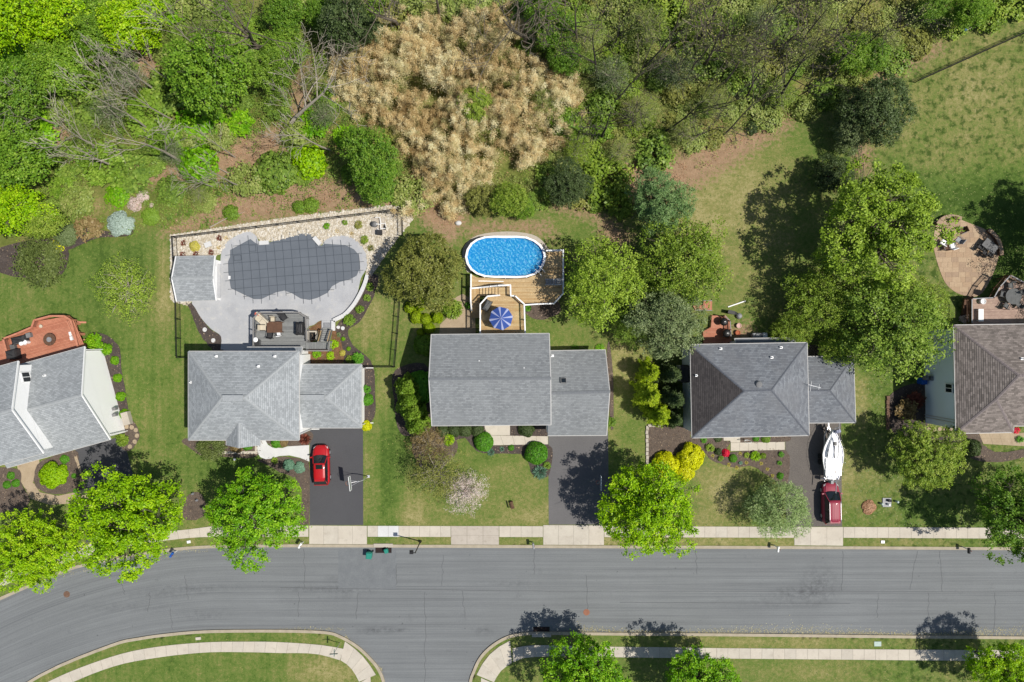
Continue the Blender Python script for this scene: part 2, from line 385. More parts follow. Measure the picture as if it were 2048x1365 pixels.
LITTER = [w2([(1240, 300), (1330, 318), (1400, 290), (1500, 258), (1570, 240), (1585, 250), (1480, 320), (1400, 372), (1340, 402), (1240, 400)]),
          w2([(330, 470), (400, 420), (470, 380), (560, 355), (640, 352), (700, 372), (800, 390), (820, 412), (600, 432), (460, 450), (340, 470)]),
          w2([(1080, 400), (1180, 415), (1225, 440), (1262, 470), (1250, 500), (1215, 490), (1190, 440), (1120, 420)]),
          w2([(60, 235), (120, 240), (165, 285), (150, 320), (90, 300)]), w2([(255, 100), (320, 85), (320, 160), (250, 200), (225, 150)]), w2([(440, 290), (560, 250), (570, 300), (470, 360), (400, 345)]), w2([(590, 120), (650, 110), (640, 200), (580, 240)]), w2([(270, 330), (360, 330), (380, 372), (290, 370)]),
          w2([(1715, 290), (1740, 290), (1738, 345), (1712, 345)]), w2([(940, 445), (1090, 445), (1110, 470), (1000, 462), (935, 470)]),
          w2([(820, 400), (930, 425), (935, 450), (900, 490), (850, 450)]),
          w2([(1700, 178), (1780, 134), (1880, 84), (1884, 100), (1785, 154), (1705, 194)]),
          w2([(1460, 655), (1500, 650), (1505, 690), (1462, 690)])]
def ssig(poly, X, Y, soft):
    d, _, _ = dist_poly(poly, X, Y); i = inside(poly, X, Y)
    return np.clip(.5 + np.where(i, d, -d) / (2 * soft), 0, 1)
def make_ground():
    st = .42; xs = np.arange(-88, 88.01, st); ys = np.arange(-60, 62, st)
    X, Y = np.meshgrid(xs, ys); nx, ny = len(xs), len(ys)
    d, bx, by = dist_poly(ROADP, X, Y); ins = inside(ROADP, X, Y)
    # the sheet stops under the kerb: vertices next to the kerb line are moved onto it
    off = np.where(ins, d, -d)
    near = np.abs(off) < .31
    X = np.where(near, bx, X); Y = np.where(near, by, Y)
    Z = np.where(near, -.03, 0.0)
    Fw = ssig(FOREST, X, Y, 2.0)
    rs = np.random.RandomState(3)
    bump = 0
    for k in range(14):
        a = rs.rand() * 6.28; f = .12 + .5 * rs.rand(); bump = bump + np.sin(f * (X * np.cos(a) + Y * np.sin(a)) + rs.rand() * 6.28) * .06 / (f + .3)
    Z = Z + np.clip(Fw - .6, 0, .4) * 2.5 * (bump * .5 - .1)
    Z[0, :] = Z[-1, :] = 0; Z[:, 0] = Z[:, -1] = 0
    Lw = np.zeros(X.shape)
    for p in LITTER: Lw = np.maximum(Lw, ssig(p, X, Y, 2.0))
    dry = np.zeros(X.shape) + .44
    def blob(px, py, rx, ry, a):
        nonlocal dry
        q = P(px, py); dry = dry + a * np.exp(-(((X - q.x) / (rx / PXM)) ** 2 + ((Y - q.y) / (ry / PXM)) ** 2))
    for b in [(1460, 400, 110, 110, .42), (1400, 470, 60, 60, .2), (1500, 600, 60, 60, .1), (1900, 230, 170, 130, .2), (1800, 330, 80, 120, -.06), (1950, 400, 150, 60, -.5), (2030, 560, 60, 160, -.5),  # strong minuses at the right edge put tree shade into the lawn colour
              (120, 610, 250, 130, -.17), (300, 850, 80, 220, -.1), (470, 920, 120, 80, -.15), (250, 510, 90, 50, -.15), (325, 540, 18, 90, .3), (330, 620, 30, 40, .3), (275, 760, 30, 120, .05), (330, 800, 60, 160, .02), (330, 950, 60, 60, .0),
              (770, 950, 40, 120, -.22), (742, 940, 12, 90, .35), (790, 860, 40, 80, -.25), (770, 800, 20, 60, .3), (740, 640, 40, 50, .28), (800, 1030, 50, 22, .1), (830, 1025, 30, 40, .3),
              (1000, 960, 90, 60, .12), (1060, 1035, 60, 22, .3), (930, 1040, 60, 16, .25), (900, 900, 60, 40, -.1), (1120, 660, 60, 30, .05), (1060, 450, 60, 30, .1),
              (1245, 700, 30, 120, .25), (1255, 860, 25, 60, -.1), (1440, 990, 60, 60, .32), (1500, 1085, 160, 12, .3), (1800, 1085, 160, 12, .15), (1150, 1083, 200, 12, .25), (1700, 940, 40, 40, .25),
              (1720, 1000, 60, 50, .12), (1850, 1030, 100, 30, -.25), (1500, 1284, 300, 12, .2), (900, 1083, 100, 10, .2), (430, 1284, 200, 14, -.1), (420, 1350, 160, 40, -.12), (640, 1345, 60, 30, .35),
              (1700, 1345, 200, 40, .22), (1820, 1340, 60, 40, -.3), (1480, 650, 40, 40, -.1), (440, 620, 40, 60, -.2), (1720, 800, 20, 60, .3), (2000, 80, 80, 60, .12), (1930, 140, 120, 80, .16), (450, 930, 50, 30, -.2)]:
        blob(*b)
    hue = np.zeros(X.shape)
    verts = np.stack([X, Y, Z], -1).reshape(-1, 3)
    idx = np.arange(nx * ny).reshape(ny, nx)
    q = np.stack([idx[:-1, :-1], idx[:-1, 1:], idx[1:, 1:], idx[1:, :-1]], -1).reshape(-1, 4)
    cx = verts[q, 0].mean(1); cy = verts[q, 1].mean(1)
    allin = (ins | near).reshape(-1)[q].all(1) & inside(ROADP, cx, cy)
    q = q[~allin]
    # far skirt out to the horizon
    far = 900; n0 = len(verts); x0, x1, y0, y1 = xs[0], xs[-1], ys[0], ys[-1]
    sk = np.array([(-far, -far, 0), (far, -far, 0), (far, far, 0), (-far, far, 0), (x0, y0, 0), (x1, y0, 0), (x1, y1, 0), (x0, y1, 0)], float)
    verts = np.vstack([verts, sk])
    q = np.vstack([q, np.array([(0, 1, 5, 4), (1, 2, 6, 5), (2, 3, 7, 6), (3, 0, 4, 7)]) + n0])
    me = bpy.data.meshes.new('ground'); me.vertices.add(len(verts)); me.vertices.foreach_set('co', verts.ravel())
    me.loops.add(len(q) * 4); me.loops.foreach_set('vertex_index', q.ravel().astype(np.int32))
    me.polygons.add(len(q)); me.polygons.foreach_set('loop_start', np.arange(len(q), dtype=np.int32) * 4)
    me.polygons.foreach_set('use_smooth', np.ones(len(q), bool))
    for nm, arr, fl in (('forest', Fw, (0, 0, 1, 1, 0, 0, 1, 1)), ('litter', Lw, (0,) * 8), ('dry', dry, (.4,) * 8)):
        at = me.attributes.new(nm, 'FLOAT', 'POINT'); at.data.foreach_set('value', np.concatenate([arr.ravel(), np.array(fl, float)]).astype(np.float32))
    me.update(); me.validate()
    o = bpy.data.objects.new('ground', me); COL.objects.link(o)
    # material
    m, n, l, b = newmat('lawn_and_woodland_floor'); b.inputs['Roughness'].default_value = .95; b.inputs['Specular IOR Level'].default_value = .12
    co = pos_of(n)
    def attr(k): a = n.new('ShaderNodeAttribute'); a.attribute_name = k; return a.outputs['Fac']
    sp_ = n.new('ShaderNodeSeparateXYZ'); l.new(co, sp_.inputs[0]); cb_ = n.new('ShaderNodeCombineXYZ'); l.new(math_(n, l, 'MULTIPLY', sp_.outputs[0], 1.3), cb_.inputs[0]); l.new(math_(n, l, 'MULTIPLY', sp_.outputs[1], .07), cb_.inputs[1])
    lft = n.new('ShaderNodeMapRange'); lft.inputs[1].default_value = -6; lft.inputs[2].default_value = -16; l.new(sp_.outputs[0], lft.inputs[0])
    rgt = n.new('ShaderNodeMapRange'); rgt.inputs[1].default_value = 36; rgt.inputs[2].default_value = 46; l.new(sp_.outputs[0], rgt.inputs[0])
    mow = noise(n, l, cb_.outputs[0], 1.0, 3, .6, .3, .7)
    big = noise(n, l, co, .11, 4, .6, .3, .7); med = noise(n, l, co, .55, 5, .65, .3, .7); sm = noise(n, l, co, 2.6, 4, .7, .3, .7); tiny = noise(n, l, co, 11, 3, .7, .25, .75)
    dry_shade = math_(n, l, 'ADD', attr('dry'), math_(n, l, 'MULTIPLY', math_(n, l, 'SUBTRACT', big, .5), .3))
    dry_shade = math_(n, l, 'ADD', dry_shade, math_(n, l, 'MULTIPLY', math_(n, l, 'MULTIPLY', math_(n, l, 'SUBTRACT', mow, .5), lft.outputs[0]), .3))
    dry_shade = math_(n, l, 'ADD', dry_shade, math_(n, l, 'MULTIPLY', math_(n, l, 'SUBTRACT', med, .5), .34))
    dry_shade = math_(n, l, 'ADD', dry_shade, math_(n, l, 'MULTIPLY', math_(n, l, 'SUBTRACT', sm, .5), .5))
    dry_shade = math_(n, l, 'ADD', dry_shade, math_(n, l, 'MULTIPLY', math_(n, l, 'SUBTRACT', tiny, .5), .6))
    r = n.new('ShaderNodeValToRGB'); e = r.color_ramp.elements
    e[0].position = 0; e[0].color = C(80, 106, 44); e[1].position = 1; e[1].color = C(184, 174, 122)
    for ps, c in ((.28, C(108, 134, 60)), (.5, C(128, 140, 74)), (.75, C(156, 152, 94))): x = e.new(ps); x.color = c
    l.new(dry_shade, r.inputs[0]); lawn = r.outputs[0]
    # clover and weeds: pale seed heads
    tf = noise(n, l, co, 1.2, 4, .65, .5, .62); lawn = mix(n, l, math_(n, l, 'MULTIPLY', math_(n, l, 'MULTIPLY', tf, rgt.outputs[0]), .85), lawn, C(66, 92, 34))
    gv = noise(n, l, co, 1.15, 3, .6, .6, .72); lawn = mix(n, l, math_(n, l, 'MULTIPLY', gv, .4), lawn, C(88, 112, 48))
    wv = noise(n, l, co, 4.2, 2, .5, .66, .74); lawn = mix(n, l, math_(n, l, 'MULTIPLY', wv, .35), lawn, C(172, 166, 118))
    fr = n.new('ShaderNodeValToRGB'); e = fr.color_ramp.elements
    e[0].position = .1; e[0].color = C(100, 104, 58); e[1].position = .95; e[1].color = C(192, 164, 124)
    for ps, c in ((.35, C(112, 124, 58)), (.6, C(134, 138, 74)), (.8, C(164, 150, 100))): x = e.new(ps); x.color = c
    fv = math_(n, l, 'ADD', math_(n, l, 'MULTIPLY', noise(n, l, co, .22, 5, .65, .3, .7), .55), math_(n, l, 'MULTIPLY', noise(n, l, co, 3.1, 5, .75, .25, .75), .5))
    l.new(fv, fr.inputs[0])
    lr = mix(n, l, noise(n, l, co, 1.7, 5, .7), C(192, 160, 128), C(156, 128, 100))
    lr = mix(n, l, noise(n, l, co, 7, 3, .7, .5, .75), lr, C(198, 172, 142)); lr = mix(n, l, noise(n, l, co, 1.1, 4, .7, .58, .75), lr, C(112, 120, 60))
    def edge(a, k):  # ragged border between two kinds of ground
        v = math_(n, l, 'ADD', a, math_(n, l, 'MULTIPLY', math_(n, l, 'SUBTRACT', sm, .5), k))
        mr = n.new('ShaderNodeMapRange'); mr.inputs[1].default_value = .3; mr.inputs[2].default_value = .7; l.new(v, mr.inputs[0]); return mr.outputs[0]
    col = mix(n, l, edge(attr('forest'), .5), lawn, fr.outputs[0]); col = mix(n, l, edge(attr('litter'), .6), col, lr)
    l.new(col, b.inputs['Base Color'])
    bt = n.new('ShaderNodeTexNoise'); bt.inputs['Scale'].default_value = 16; bt.inputs['Detail'].default_value = 5; l.new(co, bt.inputs[0])
    bn = n.new('ShaderNodeBump'); bn.inputs['Strength'].default_value = .8; bn.inputs['Distance'].default_value = .08; l.new(bt.outputs[0], bn.inputs['Height']); l.new(bn.outputs[0], b.inputs['Normal'])
    me.materials.append(m); return struct(o)
GROUND = make_ground()
# road: one sheet below kerb height, tyre tracks and cracks in the material
def asphalt(name, c1, c2, c3, tracks=True, gravel=0):
    m, n, l, b = newmat(name); b.inputs['Roughness'].default_value = .85; b.inputs['Specular IOR Level'].default_value = .3
    co = pos_of(n)
    col = mix(n, l, noise(n, l, co, .16, 5, .65), c1, c2)
    if tracks:  # streaks that follow the lanes: stretched along the road, bending with it on the left
        sp = n.new('ShaderNodeSeparateXYZ'); l.new(co, sp.inputs[0])
        # v = distance across the carriageway, following the bend
        bend = math_(n, l, 'MAXIMUM', math_(n, l, 'SUBTRACT', -33, sp.outputs[0]), 0)
        v = math_(n, l, 'ADD', sp.outputs[1], math_(n, l, 'MULTIPLY', math_(n, l, 'POWER', bend, 2), .0088))
        cb = n.new('ShaderNodeCombineXYZ'); l.new(math_(n, l, 'MULTIPLY', sp.outputs[0], .035), cb.inputs[0]); l.new(math_(n, l, 'MULTIPLY', v, 1.5), cb.inputs[1])
        t = noise(n, l, cb.outputs[0], 1.3, 5, .7, .32, .68); col = mix(n, l, math_(n, l, 'MULTIPLY', t, .75), col, c3)
        cb2 = n.new('ShaderNodeCombineXYZ'); l.new(math_(n, l, 'MULTIPLY', sp.outputs[0], .02), cb2.inputs[0]); l.new(math_(n, l, 'MULTIPLY', v, 6), cb2.inputs[1])
        col = mix(n, l, math_(n, l, 'MULTIPLY', noise(n, l, cb2.outputs[0], 1.2, 3, .6, .5, .68), .4), col, C(96, 98, 102))
        for px, py, rx, ry, k in ((1640, 1172, 34, 36, .8), (1596, 1186, 40, 12, .9), (1560, 1204, 70, 14, .4), (706, 1166, 44, 26, .7), (690, 1140, 10, 60, .35), (752, 1262, 34, 8, .9), (800, 1261, 24, 4, .8), (968, 1262, 22, 10, .6), (640, 1180, 80, 6, .6), (1020, 1168, 60, 6, .5), (390, 1178, 90, 7, .5), (330, 1190, 80, 8, .4), (250, 1215, 90, 9, .4), (410, 1232, 50, 12, .4)):
            q = P(px, py); mp = n.new('ShaderNodeVectorMath'); mp.operation = 'SUBTRACT'; l.new(co, mp.inputs[0]); mp.inputs[1].default_value = (q.x, q.y, -.12)
            mm = n.new('ShaderNodeVectorMath'); mm.operation = 'MULTIPLY'; l.new(mp.outputs[0], mm.inputs[0]); mm.inputs[1].default_value = (PXM / rx, PXM / ry, 0)
            ln = n.new('ShaderNodeVectorMath'); ln.operation = 'LENGTH'; l.new(mm.outputs[0], ln.inputs[0])
            mr = n.new('ShaderNodeMapRange'); mr.inputs[1].default_value = 1.5; mr.inputs[2].default_value = .2; mr.inputs[4].default_value = k; l.new(ln.outputs['Value'], mr.inputs[0])
            col = mix(n, l, math_(n, l, 'MULTIPLY', mr.outputs[0], noise(n, l, co, 1.6, 5, .8, .4, .68)), col, C(88, 90, 93))
        st = noise(n, l, co, .45, 5, .75, .62, .8); col = mix(n, l, math_(n, l, 'MULTIPLY', st, .5), col, C(92, 93, 96))
        sp2 = noise(n, l, co, 1.9, 2, .5, .74, .78); col = mix(n, l, math_(n, l, 'MULTIPLY', sp2, .7), col, C(84, 85, 88))
    f = noise(n, l, co, 9, 5, .85, .25, .75); vv = n.new('ShaderNodeMapRange'); vv.inputs[3].default_value = .78 - gravel; vv.inputs[4].default_value = 1.22 + gravel; l.new(f, vv.inputs[0])
    cmb = n.new('ShaderNodeCombineColor')
    for i in range(3): l.new(vv.outputs[0], cmb.inputs[i])
    col = mix(n, l, 1.0, col, cmb.outputs[0], 'MULTIPLY'); l.new(col, b.inputs['Base Color'])
    bt = n.new('ShaderNodeTexNoise'); bt.inputs['Scale'].default_value = 30; l.new(co, bt.inputs[0]); bn = n.new('ShaderNodeBump'); bn.inputs['Strength'].default_value = .4 + gravel; bn.inputs['Distance'].default_value = .02
    l.new(bt.outputs[0], bn.inputs['Height']); l.new(bn.outputs[0], b.inputs['Normal'])
    return m
M['road'] = asphalt('worn_road_asphalt', C(147, 151, 152), C(137, 141, 142), C(118, 121, 123))
M['drive'] = asphalt('dark_sealed_asphalt', C(94, 94, 97), C(86, 86, 89), C(90, 90, 92), False)
M['drivemid'] = asphalt('grey_asphalt', C(122, 120, 120), C(110, 108, 109), C(100, 100, 102), False)
M['drivegrit'] = asphalt('worn_gritty_asphalt', C(126, 119, 112), C(108, 102, 98), C(100, 100, 102), False, .28)
struct(MB().prism(ROADP, -.45, -.12).build('road', M['road']))
MB().prism([P(*q) for q in [(676, 1098), (792, 1098), (792, 1181), (676, 1180)]], -.125, -.117).build('road_patch', surf('road_patch_asphalt', C(134, 138, 140), C(122, 126, 129), .8, .85, fine=.22, fscale=10), kind='structure')
# cracks: thin filled joints lying on the road
cr = MB()
def crack(pts, w=.035):
    pts = [P(a, b, -.112) for a, b in pts]
    for i in range(len(pts) - 1):
        a, b = pts[i], pts[i + 1]; d = (b - a).normalized(); nn = Vector((-d.y, d.x, 0)) * w / 2
        cr.add([a - nn, b - nn, b + nn, a + nn], [(0, 1, 2, 3)])
rng = random.Random(5)
def wob(x0, y0, x1, y1, n=9, a=2.0):
    crack([(x0 + (x1 - x0) * i / n + rng.uniform(-a, a) * (0 < i < n), y0 + (y1 - y0) * i / n + rng.uniform(-a, a) * .3) for i in range(n + 1)])
for x0, y0, x1, y1 in [(607, 1098, 610, 1176), (886, 1110, 884, 1172), (1070, 1100, 1068, 1150), (850, 1184, 851, 1262), (717, 1186, 712, 1240), (925, 1182, 930, 1236), (597, 1185, 596, 1235), (1172, 1150, 1176, 1230), (793, 1130, 792, 1170),
                       (1685, 1102, 1684, 1182), (1835, 1102, 1820, 1180), (1880, 1102, 1884, 1184), (1756, 1188, 1754, 1236), (1856, 1186, 1858, 1250), (1990, 1186, 1988, 1270), (1392, 1100, 1394, 1150), (370, 1150, 376, 1200), (300, 1185, 296, 1225), (240, 1160, 250, 1190), (340, 1215, 345, 1258), (851, 1262, 849, 1365)]: wob(x0, y0, x1, y1)
wob(560, 1176, 1100, 1183, 30, 1.2); wob(1100, 1183, 2048, 1184, 50, 1.2); wob(1240, 1205, 1700, 1208, 24, 1)
struct(cr.build('road_crack', M['drive']))
# dry seed husks blown against the lower kerb
def scatter_quads(name, pts, size, mats, z=.0, seed=1, asp=.5, kind='stuff', tilt=.25):
    rs = np.random.RandomState(seed); pts = np.asarray(pts); n_ = len(pts)
    nrm = np.stack([rs.normal(0, tilt, n_), rs.normal(0, tilt, n_), np.ones(n_)], 1)
    return leaf_object(name, pts, nrm, size * (.6 + .8 * rs.rand(n_)), rs.rand(n_), mats, asp=asp, seed=seed, kind=kind)
def leaf_mesh(name, pos, nrm, size, tone, asp=.6, seed=0, mat=None):
    rs = np.random.RandomState(seed + 77); n_ = len(pos)
    nrm = nrm / (np.linalg.norm(nrm, axis=1, keepdims=True) + 1e-9)
    r = rs.normal(size=(n_, 3)); t = np.cross(nrm, r); t /= (np.linalg.norm(t, axis=1, keepdims=True) + 1e-9)
    b = np.cross(nrm, t); s = np.asarray(size).reshape(-1, 1)
    v = np.stack([pos - t * s * .5, pos + b * s * asp * .5 + nrm * s * .06, pos + t * s * .5, pos - b * s * asp * .5 + nrm * s * .06], 1).reshape(-1, 3)
    me = bpy.data.meshes.new(name); me.vertices.add(n_ * 4); me.vertices.foreach_set('co', v.astype(np.float32).ravel())
    me.loops.add(n_ * 4); me.loops.foreach_set('vertex_index', np.arange(n_ * 4, dtype=np.int32))
    me.polygons.add(n_); me.polygons.foreach_set('loop_start', np.arange(n_, dtype=np.int32) * 4)
    a = me.attributes.new('tone', 'FLOAT', 'FACE'); a.data.foreach_set('value', np.clip(tone, 0, 1).astype(np.float32))
    me.update()
    if mat: me.materials.append(mat)
    return me
def leaf_object(name, pos, nrm, size, tone, mat, asp=.6, seed=0, kind=None):
    o = bpy.data.objects.new(name, leaf_mesh(name, np.asarray(pos, float), np.asarray(nrm, float), size, tone, asp, seed, mat)); COL.objects.link(o)
    if kind: o['kind'] = kind
    return o
rs = np.random.RandomState(8); pts = []
for x0, x1, yk, w, k in [(1150, 2060, 1268, 10, 4200), (690, 765, 1300, 10, 260), (100, 420, 1105, 8, 240), (560, 690, 1262, 3, 160)]:
    for _ in range(k):
        x = rs.uniform(x0, x1)
        if yk == 1268: y = 1269 + (x - 1150) * .0075 - 2 - abs(rs.normal(0, w * (.35 + .65 * (math.sin(x * .013) * .5 + .5)))); 
        elif yk == 1300: y = 1276 + (x - 690) * .9 + abs(rs.normal(0, 3)) * -1
        elif yk == 1105: y = 1148 - (x - 100) * .17 + abs(rs.normal(0, 4)) + 2 if x < 354 else 1100 + abs(rs.normal(0, 3))
        else: y = 1261 - abs(rs.normal(0, w))
        q = P(x, y, -.105)
        if inside(ROADP, np.array([q.x]), np.array([q.y]))[0]: pts.append(q)
scatter_quads('seed_husks', pts, .095, M['strawg'], seed=4, tilt=.1)
# kerbs
def kerb(pts, name, lab=None, w=.34, top=.03, mat=None):
    q = [P(a, b) for a, b in pts]; mb = MB(); L = []; Rr = []
    for i in range(len(q)):
        d = (q[min(i + 1, len(q) - 1)] - q[max(i - 1, 0)]).normalized(); nn = Vector((-d.y, d.x, 0)) * w / 2
        L.append(q[i] + nn); Rr.append(q[i] - nn)
    rings = [[Vector((a.x, a.y, -.4)), Vector((a.x, a.y, top)), Vector((b.x, b.y, top)), Vector((b.x, b.y, -.4))] for a, b in zip(L, Rr)]
    mb.loft(rings); return struct(mb.build(name, mat or M['kerb']))
kerb(KERB_T, 'kerb'); kerb(KERB_BL, 'kerb'); kerb(KERB_BR, 'kerb')
# pavements of single slabs with open joints
def lerp2(a, b, t): return (a[0] + (b[0] - a[0]) * t, a[1] + (b[1] - a[1]) * t)
def along(pl, n):
    d = [0]
    for i in range(1, len(pl)): d.append(d[-1] + math.dist(pl[i], pl[i - 1]))
    out = []
    for k in range(n + 1):
        s = d[-1] * k / n; i = 1
        while i < len(pl) - 1 and d[i] < s: i += 1
        out.append(lerp2(pl[i - 1], pl[i], (s - d[i - 1]) / (d[i] - d[i - 1] + 1e-9)))
    return out
srng = random.Random(11)
def slabs(name, top, bot, px, mat, z0=.0, z1=.03, gap=.022, rows=1, label=None, zf=None, skip=(), newat=None):
    """a pavement between two outlines, split in slabs about px pixels long"""
    L = sum(math.dist(top[i], top[i + 1]) for i in range(len(top) - 1)); n = max(1, round(L / px))
    a = along(top, n); b = along(bot, n)
    base = MB().prism([P(*q) for q in top] + [P(*q) for q in bot[::-1]], (lambda q: zf(q) - .09) if zf else z0 - .05, (lambda q: zf(q) - .018) if zf else z1 - .012).build(name, M['joint'], kind='structure')
    for i in range(n):
        for r in range(rows):
            if (i, r) in skip: continue
            q = [lerp2(a[i], b[i], r / rows), lerp2(a[i + 1], b[i + 1], r / rows), lerp2(a[i + 1], b[i + 1], (r + 1) / rows), lerp2(a[i], b[i], (r + 1) / rows)]
            w = [P(*k) for k in q]; c = sum(w, Vector()) / 4
            w = [k + (c - k).normalized() * gap * .7 for k in w]; dz = srng.uniform(-.004, .004)
            zt = (lambda k: zf(k) + dz) if zf else z1 + dz
            mm = mat
            if newat and newat[0] <= q[0][0] + 3 and q[1][0] - 3 <= newat[1]: mm = M['concnew']
            elif isinstance(mat, (list, tuple)): mm = mat[srng.randrange(len(mat))]
            MB().prism(w, (lambda k: zf(k) - .08) if zf else z1 - .07, zt).build('slab', mm, parent=base)
    return base
M['conc2'] = surf('concrete_paler', C(224, 216, 200), C(208, 199, 184), .7, .9, fine=.08, fscale=12, bump=.15, bscale=60, c3=C(194, 184, 168))
CC = [M['conc'], M['conc'], M['conc2']]
slabs('sidewalk', catmull([(-160, 1230), (-40, 1168), (60, 1125), (143, 1101), (170, 1091), (260, 1070), (369, 1060), (426, 1053), (500, 1051.5), (617, 1051.3)], 5),
      catmull([(-150, 1253), (-30, 1190), (66, 1147), (147, 1121), (173, 1113), (262, 1092), (371, 1077), (424, 1074.5), (500, 1074), (617, 1074)], 5), 22, CC)
slabs('driveway_apron', [(618.5, 1051.3), (734, 1052)], [(618.5, 1088.5), (734, 1089)], 29, CC)
slabs('sidewalk', [(735, 1052), (901.5, 1052.4)], [(735, 1074), (901.5, 1074.4)], 20.8, CC, newat=(752, 799))
slabs('driveway_apron', [(902, 1052.4), (998, 1052.5)], [(902, 1089.5), (998, 1090)], 32, [M['concold']], rows=2)
slabs('sidewalk', [(998.5, 1052.5), (1086, 1052.7)], [(998.5, 1074.5), (1086, 1074.7)], 21.8, CC)
slabs('driveway_apron', [(1086.5, 1050.5), (1208, 1051)], [(1086.5, 1090), (1208, 1090.5)], 30, CC)
slabs('sidewalk', [(1208.5, 1052.5), (1588, 1054)], [(1208.5, 1074.8), (1588, 1076)], 23, CC)
slabs('driveway_apron', [(1588.5, 1054), (1686, 1054.3)], [(1588.5, 1091), (1686, 1092)], 32.4, CC)
slabs('sidewalk', [(1686.5, 1054.3), (2500, 1058)], [(1686.5, 1076), (2500, 1080)], 22.6, CC)
# lower pavement with the two corner ramps
def bend(o): return catmull(o, 6)
slabs('sidewalk', bend([(-250, 1700), (-130, 1530), (0, 1420), (110, 1357), (222, 1314), (306.5, 1295), (409, 1285), (500, 1283.5), (560, 1284.5), (640, 1290), (688, 1298)]),
      bend([(-232, 1712), (-112, 1546), (12, 1440), (118, 1378), (222, 1335), (306.5, 1317), (409, 1305.5), (500, 1305), (560, 1306.5), (630, 1308), (680, 1321)]), 22.5, CC)
slabs('corner_ramp', bend([(690, 1283), (712, 1299.5), (733, 1321), (752, 1350)]), bend([(681, 1321), (696, 1331), (708, 1345), (718, 1364)]), 24, CC)
slabs('sidewalk', [(741, 1353), (748, 1480)], [(719, 1366), (722, 1480)], 30, CC)
slabs('corner_ramp', bend([(953, 1350), (970, 1320), (993, 1297), (1020, 1281.5)]), bend([(988, 1365), (997.5, 1348), (1008, 1337), (1024, 1326)]), 24, CC)
slabs('sidewalk', [(958, 1480), (962, 1356)], [(984, 1480), (987, 1367)], 30, CC)
slabs('sidewalk', bend([(1025, 1297), (1060, 1291), (1120, 1291), (1178, 1293), (1350, 1295), (1500, 1297), (2048, 1301), (2500, 1305)]), bend([(1026, 1325), (1050, 1316), (1120, 1312.6), (1178, 1314), (1350, 1316.5), (1500, 1318), (2048, 1323), (2500, 1327)]), 22.7, CC)
# driveways
def sheet(name, pts, mat, z=.012, t=.05, kind='structure', sm=0, label=None):
    if sm: pts = catmull(pts, sm, True)
    return MB().prism([P(*q) for q in pts], z - t, z).build(name, mat, kind=kind)
sheet('driveway', [(620, 852), (726, 852), (726.5, 1050.5), (619.5, 1050.5)], M['drive'])
sheet('driveway', [(1096.5, 862), (1216, 862), (1218, 1049.7), (1097.5, 1049.7)], M['drivemid'])
sheet('driveway', [(1570, 842), (1682, 842), (1684, 1053.5), (1572, 1053.5)], M['drivegrit'])
sheet('driveway', [(150, 900), (246, 872), (270, 965), (300, 1062), (172, 1086), (176, 990), (154, 910)], M['drive'])
# paths, patios
sheet('garden_path', [(520.6, 870), (529.5, 878), (536, 890), (545, 895.5), (565, 896.5), (574.6, 893.3), (596, 892), (618.6, 890.6), (618.6, 923.4), (600.6, 916), (578.7, 911), (558, 912.5), (544.6, 917.2), (531, 918.6), (521, 914.5), (516, 907), (514.5, 890), (515, 875)], M['concnew'], z=.05)
sheet('garden_path', [(410, 903), (442, 903), (510, 903), (510, 884), (515, 884), (515, 908), (408, 908)], M['conc'], z=.03)
sheet('garden_path', [(34, 930), (78, 912), (80, 940), (66, 965), (80, 985), (117, 992), (150, 985), (172, 975), (180, 1015), (150, 1007), (100, 1010), (62, 998), (43, 965)], M['tanconc'], z=.03)
sheet('driveway_edging', [(149, 915), (154, 911), (178, 996), (173, 980)], M['tanconc'], z=.05)
slabs('garden_path', [(1096, 872.8), (977, 871)], [(1096, 889), (985, 891)], 22, [M['conc']], z1=.05)
sheet('porch_slab', [(968, 845), (1020, 845), (1020, 871), (977, 870.6), (970, 858)], M['conc'], z=.09)
slabs('garden_path', [(1569.4, 884), (1461, 885.8)], [(1569.4, 900), (1461, 902.5)], 19, [M['conc']], z1=.05)
sheet('porch_slab', [(1446, 868), (1480, 868), (1480, 885.2), (1461, 885.4), (1460, 881.5), (1447, 881.5)], M['conc'], z=.09)
sheet('patio', [(903, 600), (925, 588), (946, 600), (950, 630), (952, 675), (878, 675), (880, 650), (900, 630)], M['tanconc'], z=.03)
sheet('pool_patio', catmull([(452, 487), (469, 474), (496, 463), (512, 471), (522, 486), (560, 482), (605, 470), (626, 474), (642, 492), (650, 482), (664, 474), (691, 472), (715, 483), (731, 505), (734, 534), (722, 557), (716, 583), (706, 610), (690, 628), (668, 641), (642, 641.5), (628, 650), (614, 658.5), (613, 700), (560, 708), (470, 708), (443, 706), (442.5, 674), (422.5, 658.5), (403, 637), (391, 617), (384, 604), (400, 590), (430, 590), (440, 560), (442, 510)], 4, True), M['concpatio'], z=.03)
slabs('garden_path', [(1957, 866), (2120, 866)], [(1966, 888), (2120, 897)], 20, [M['tanconc']], rows=2, z1=.05, gap=.012)
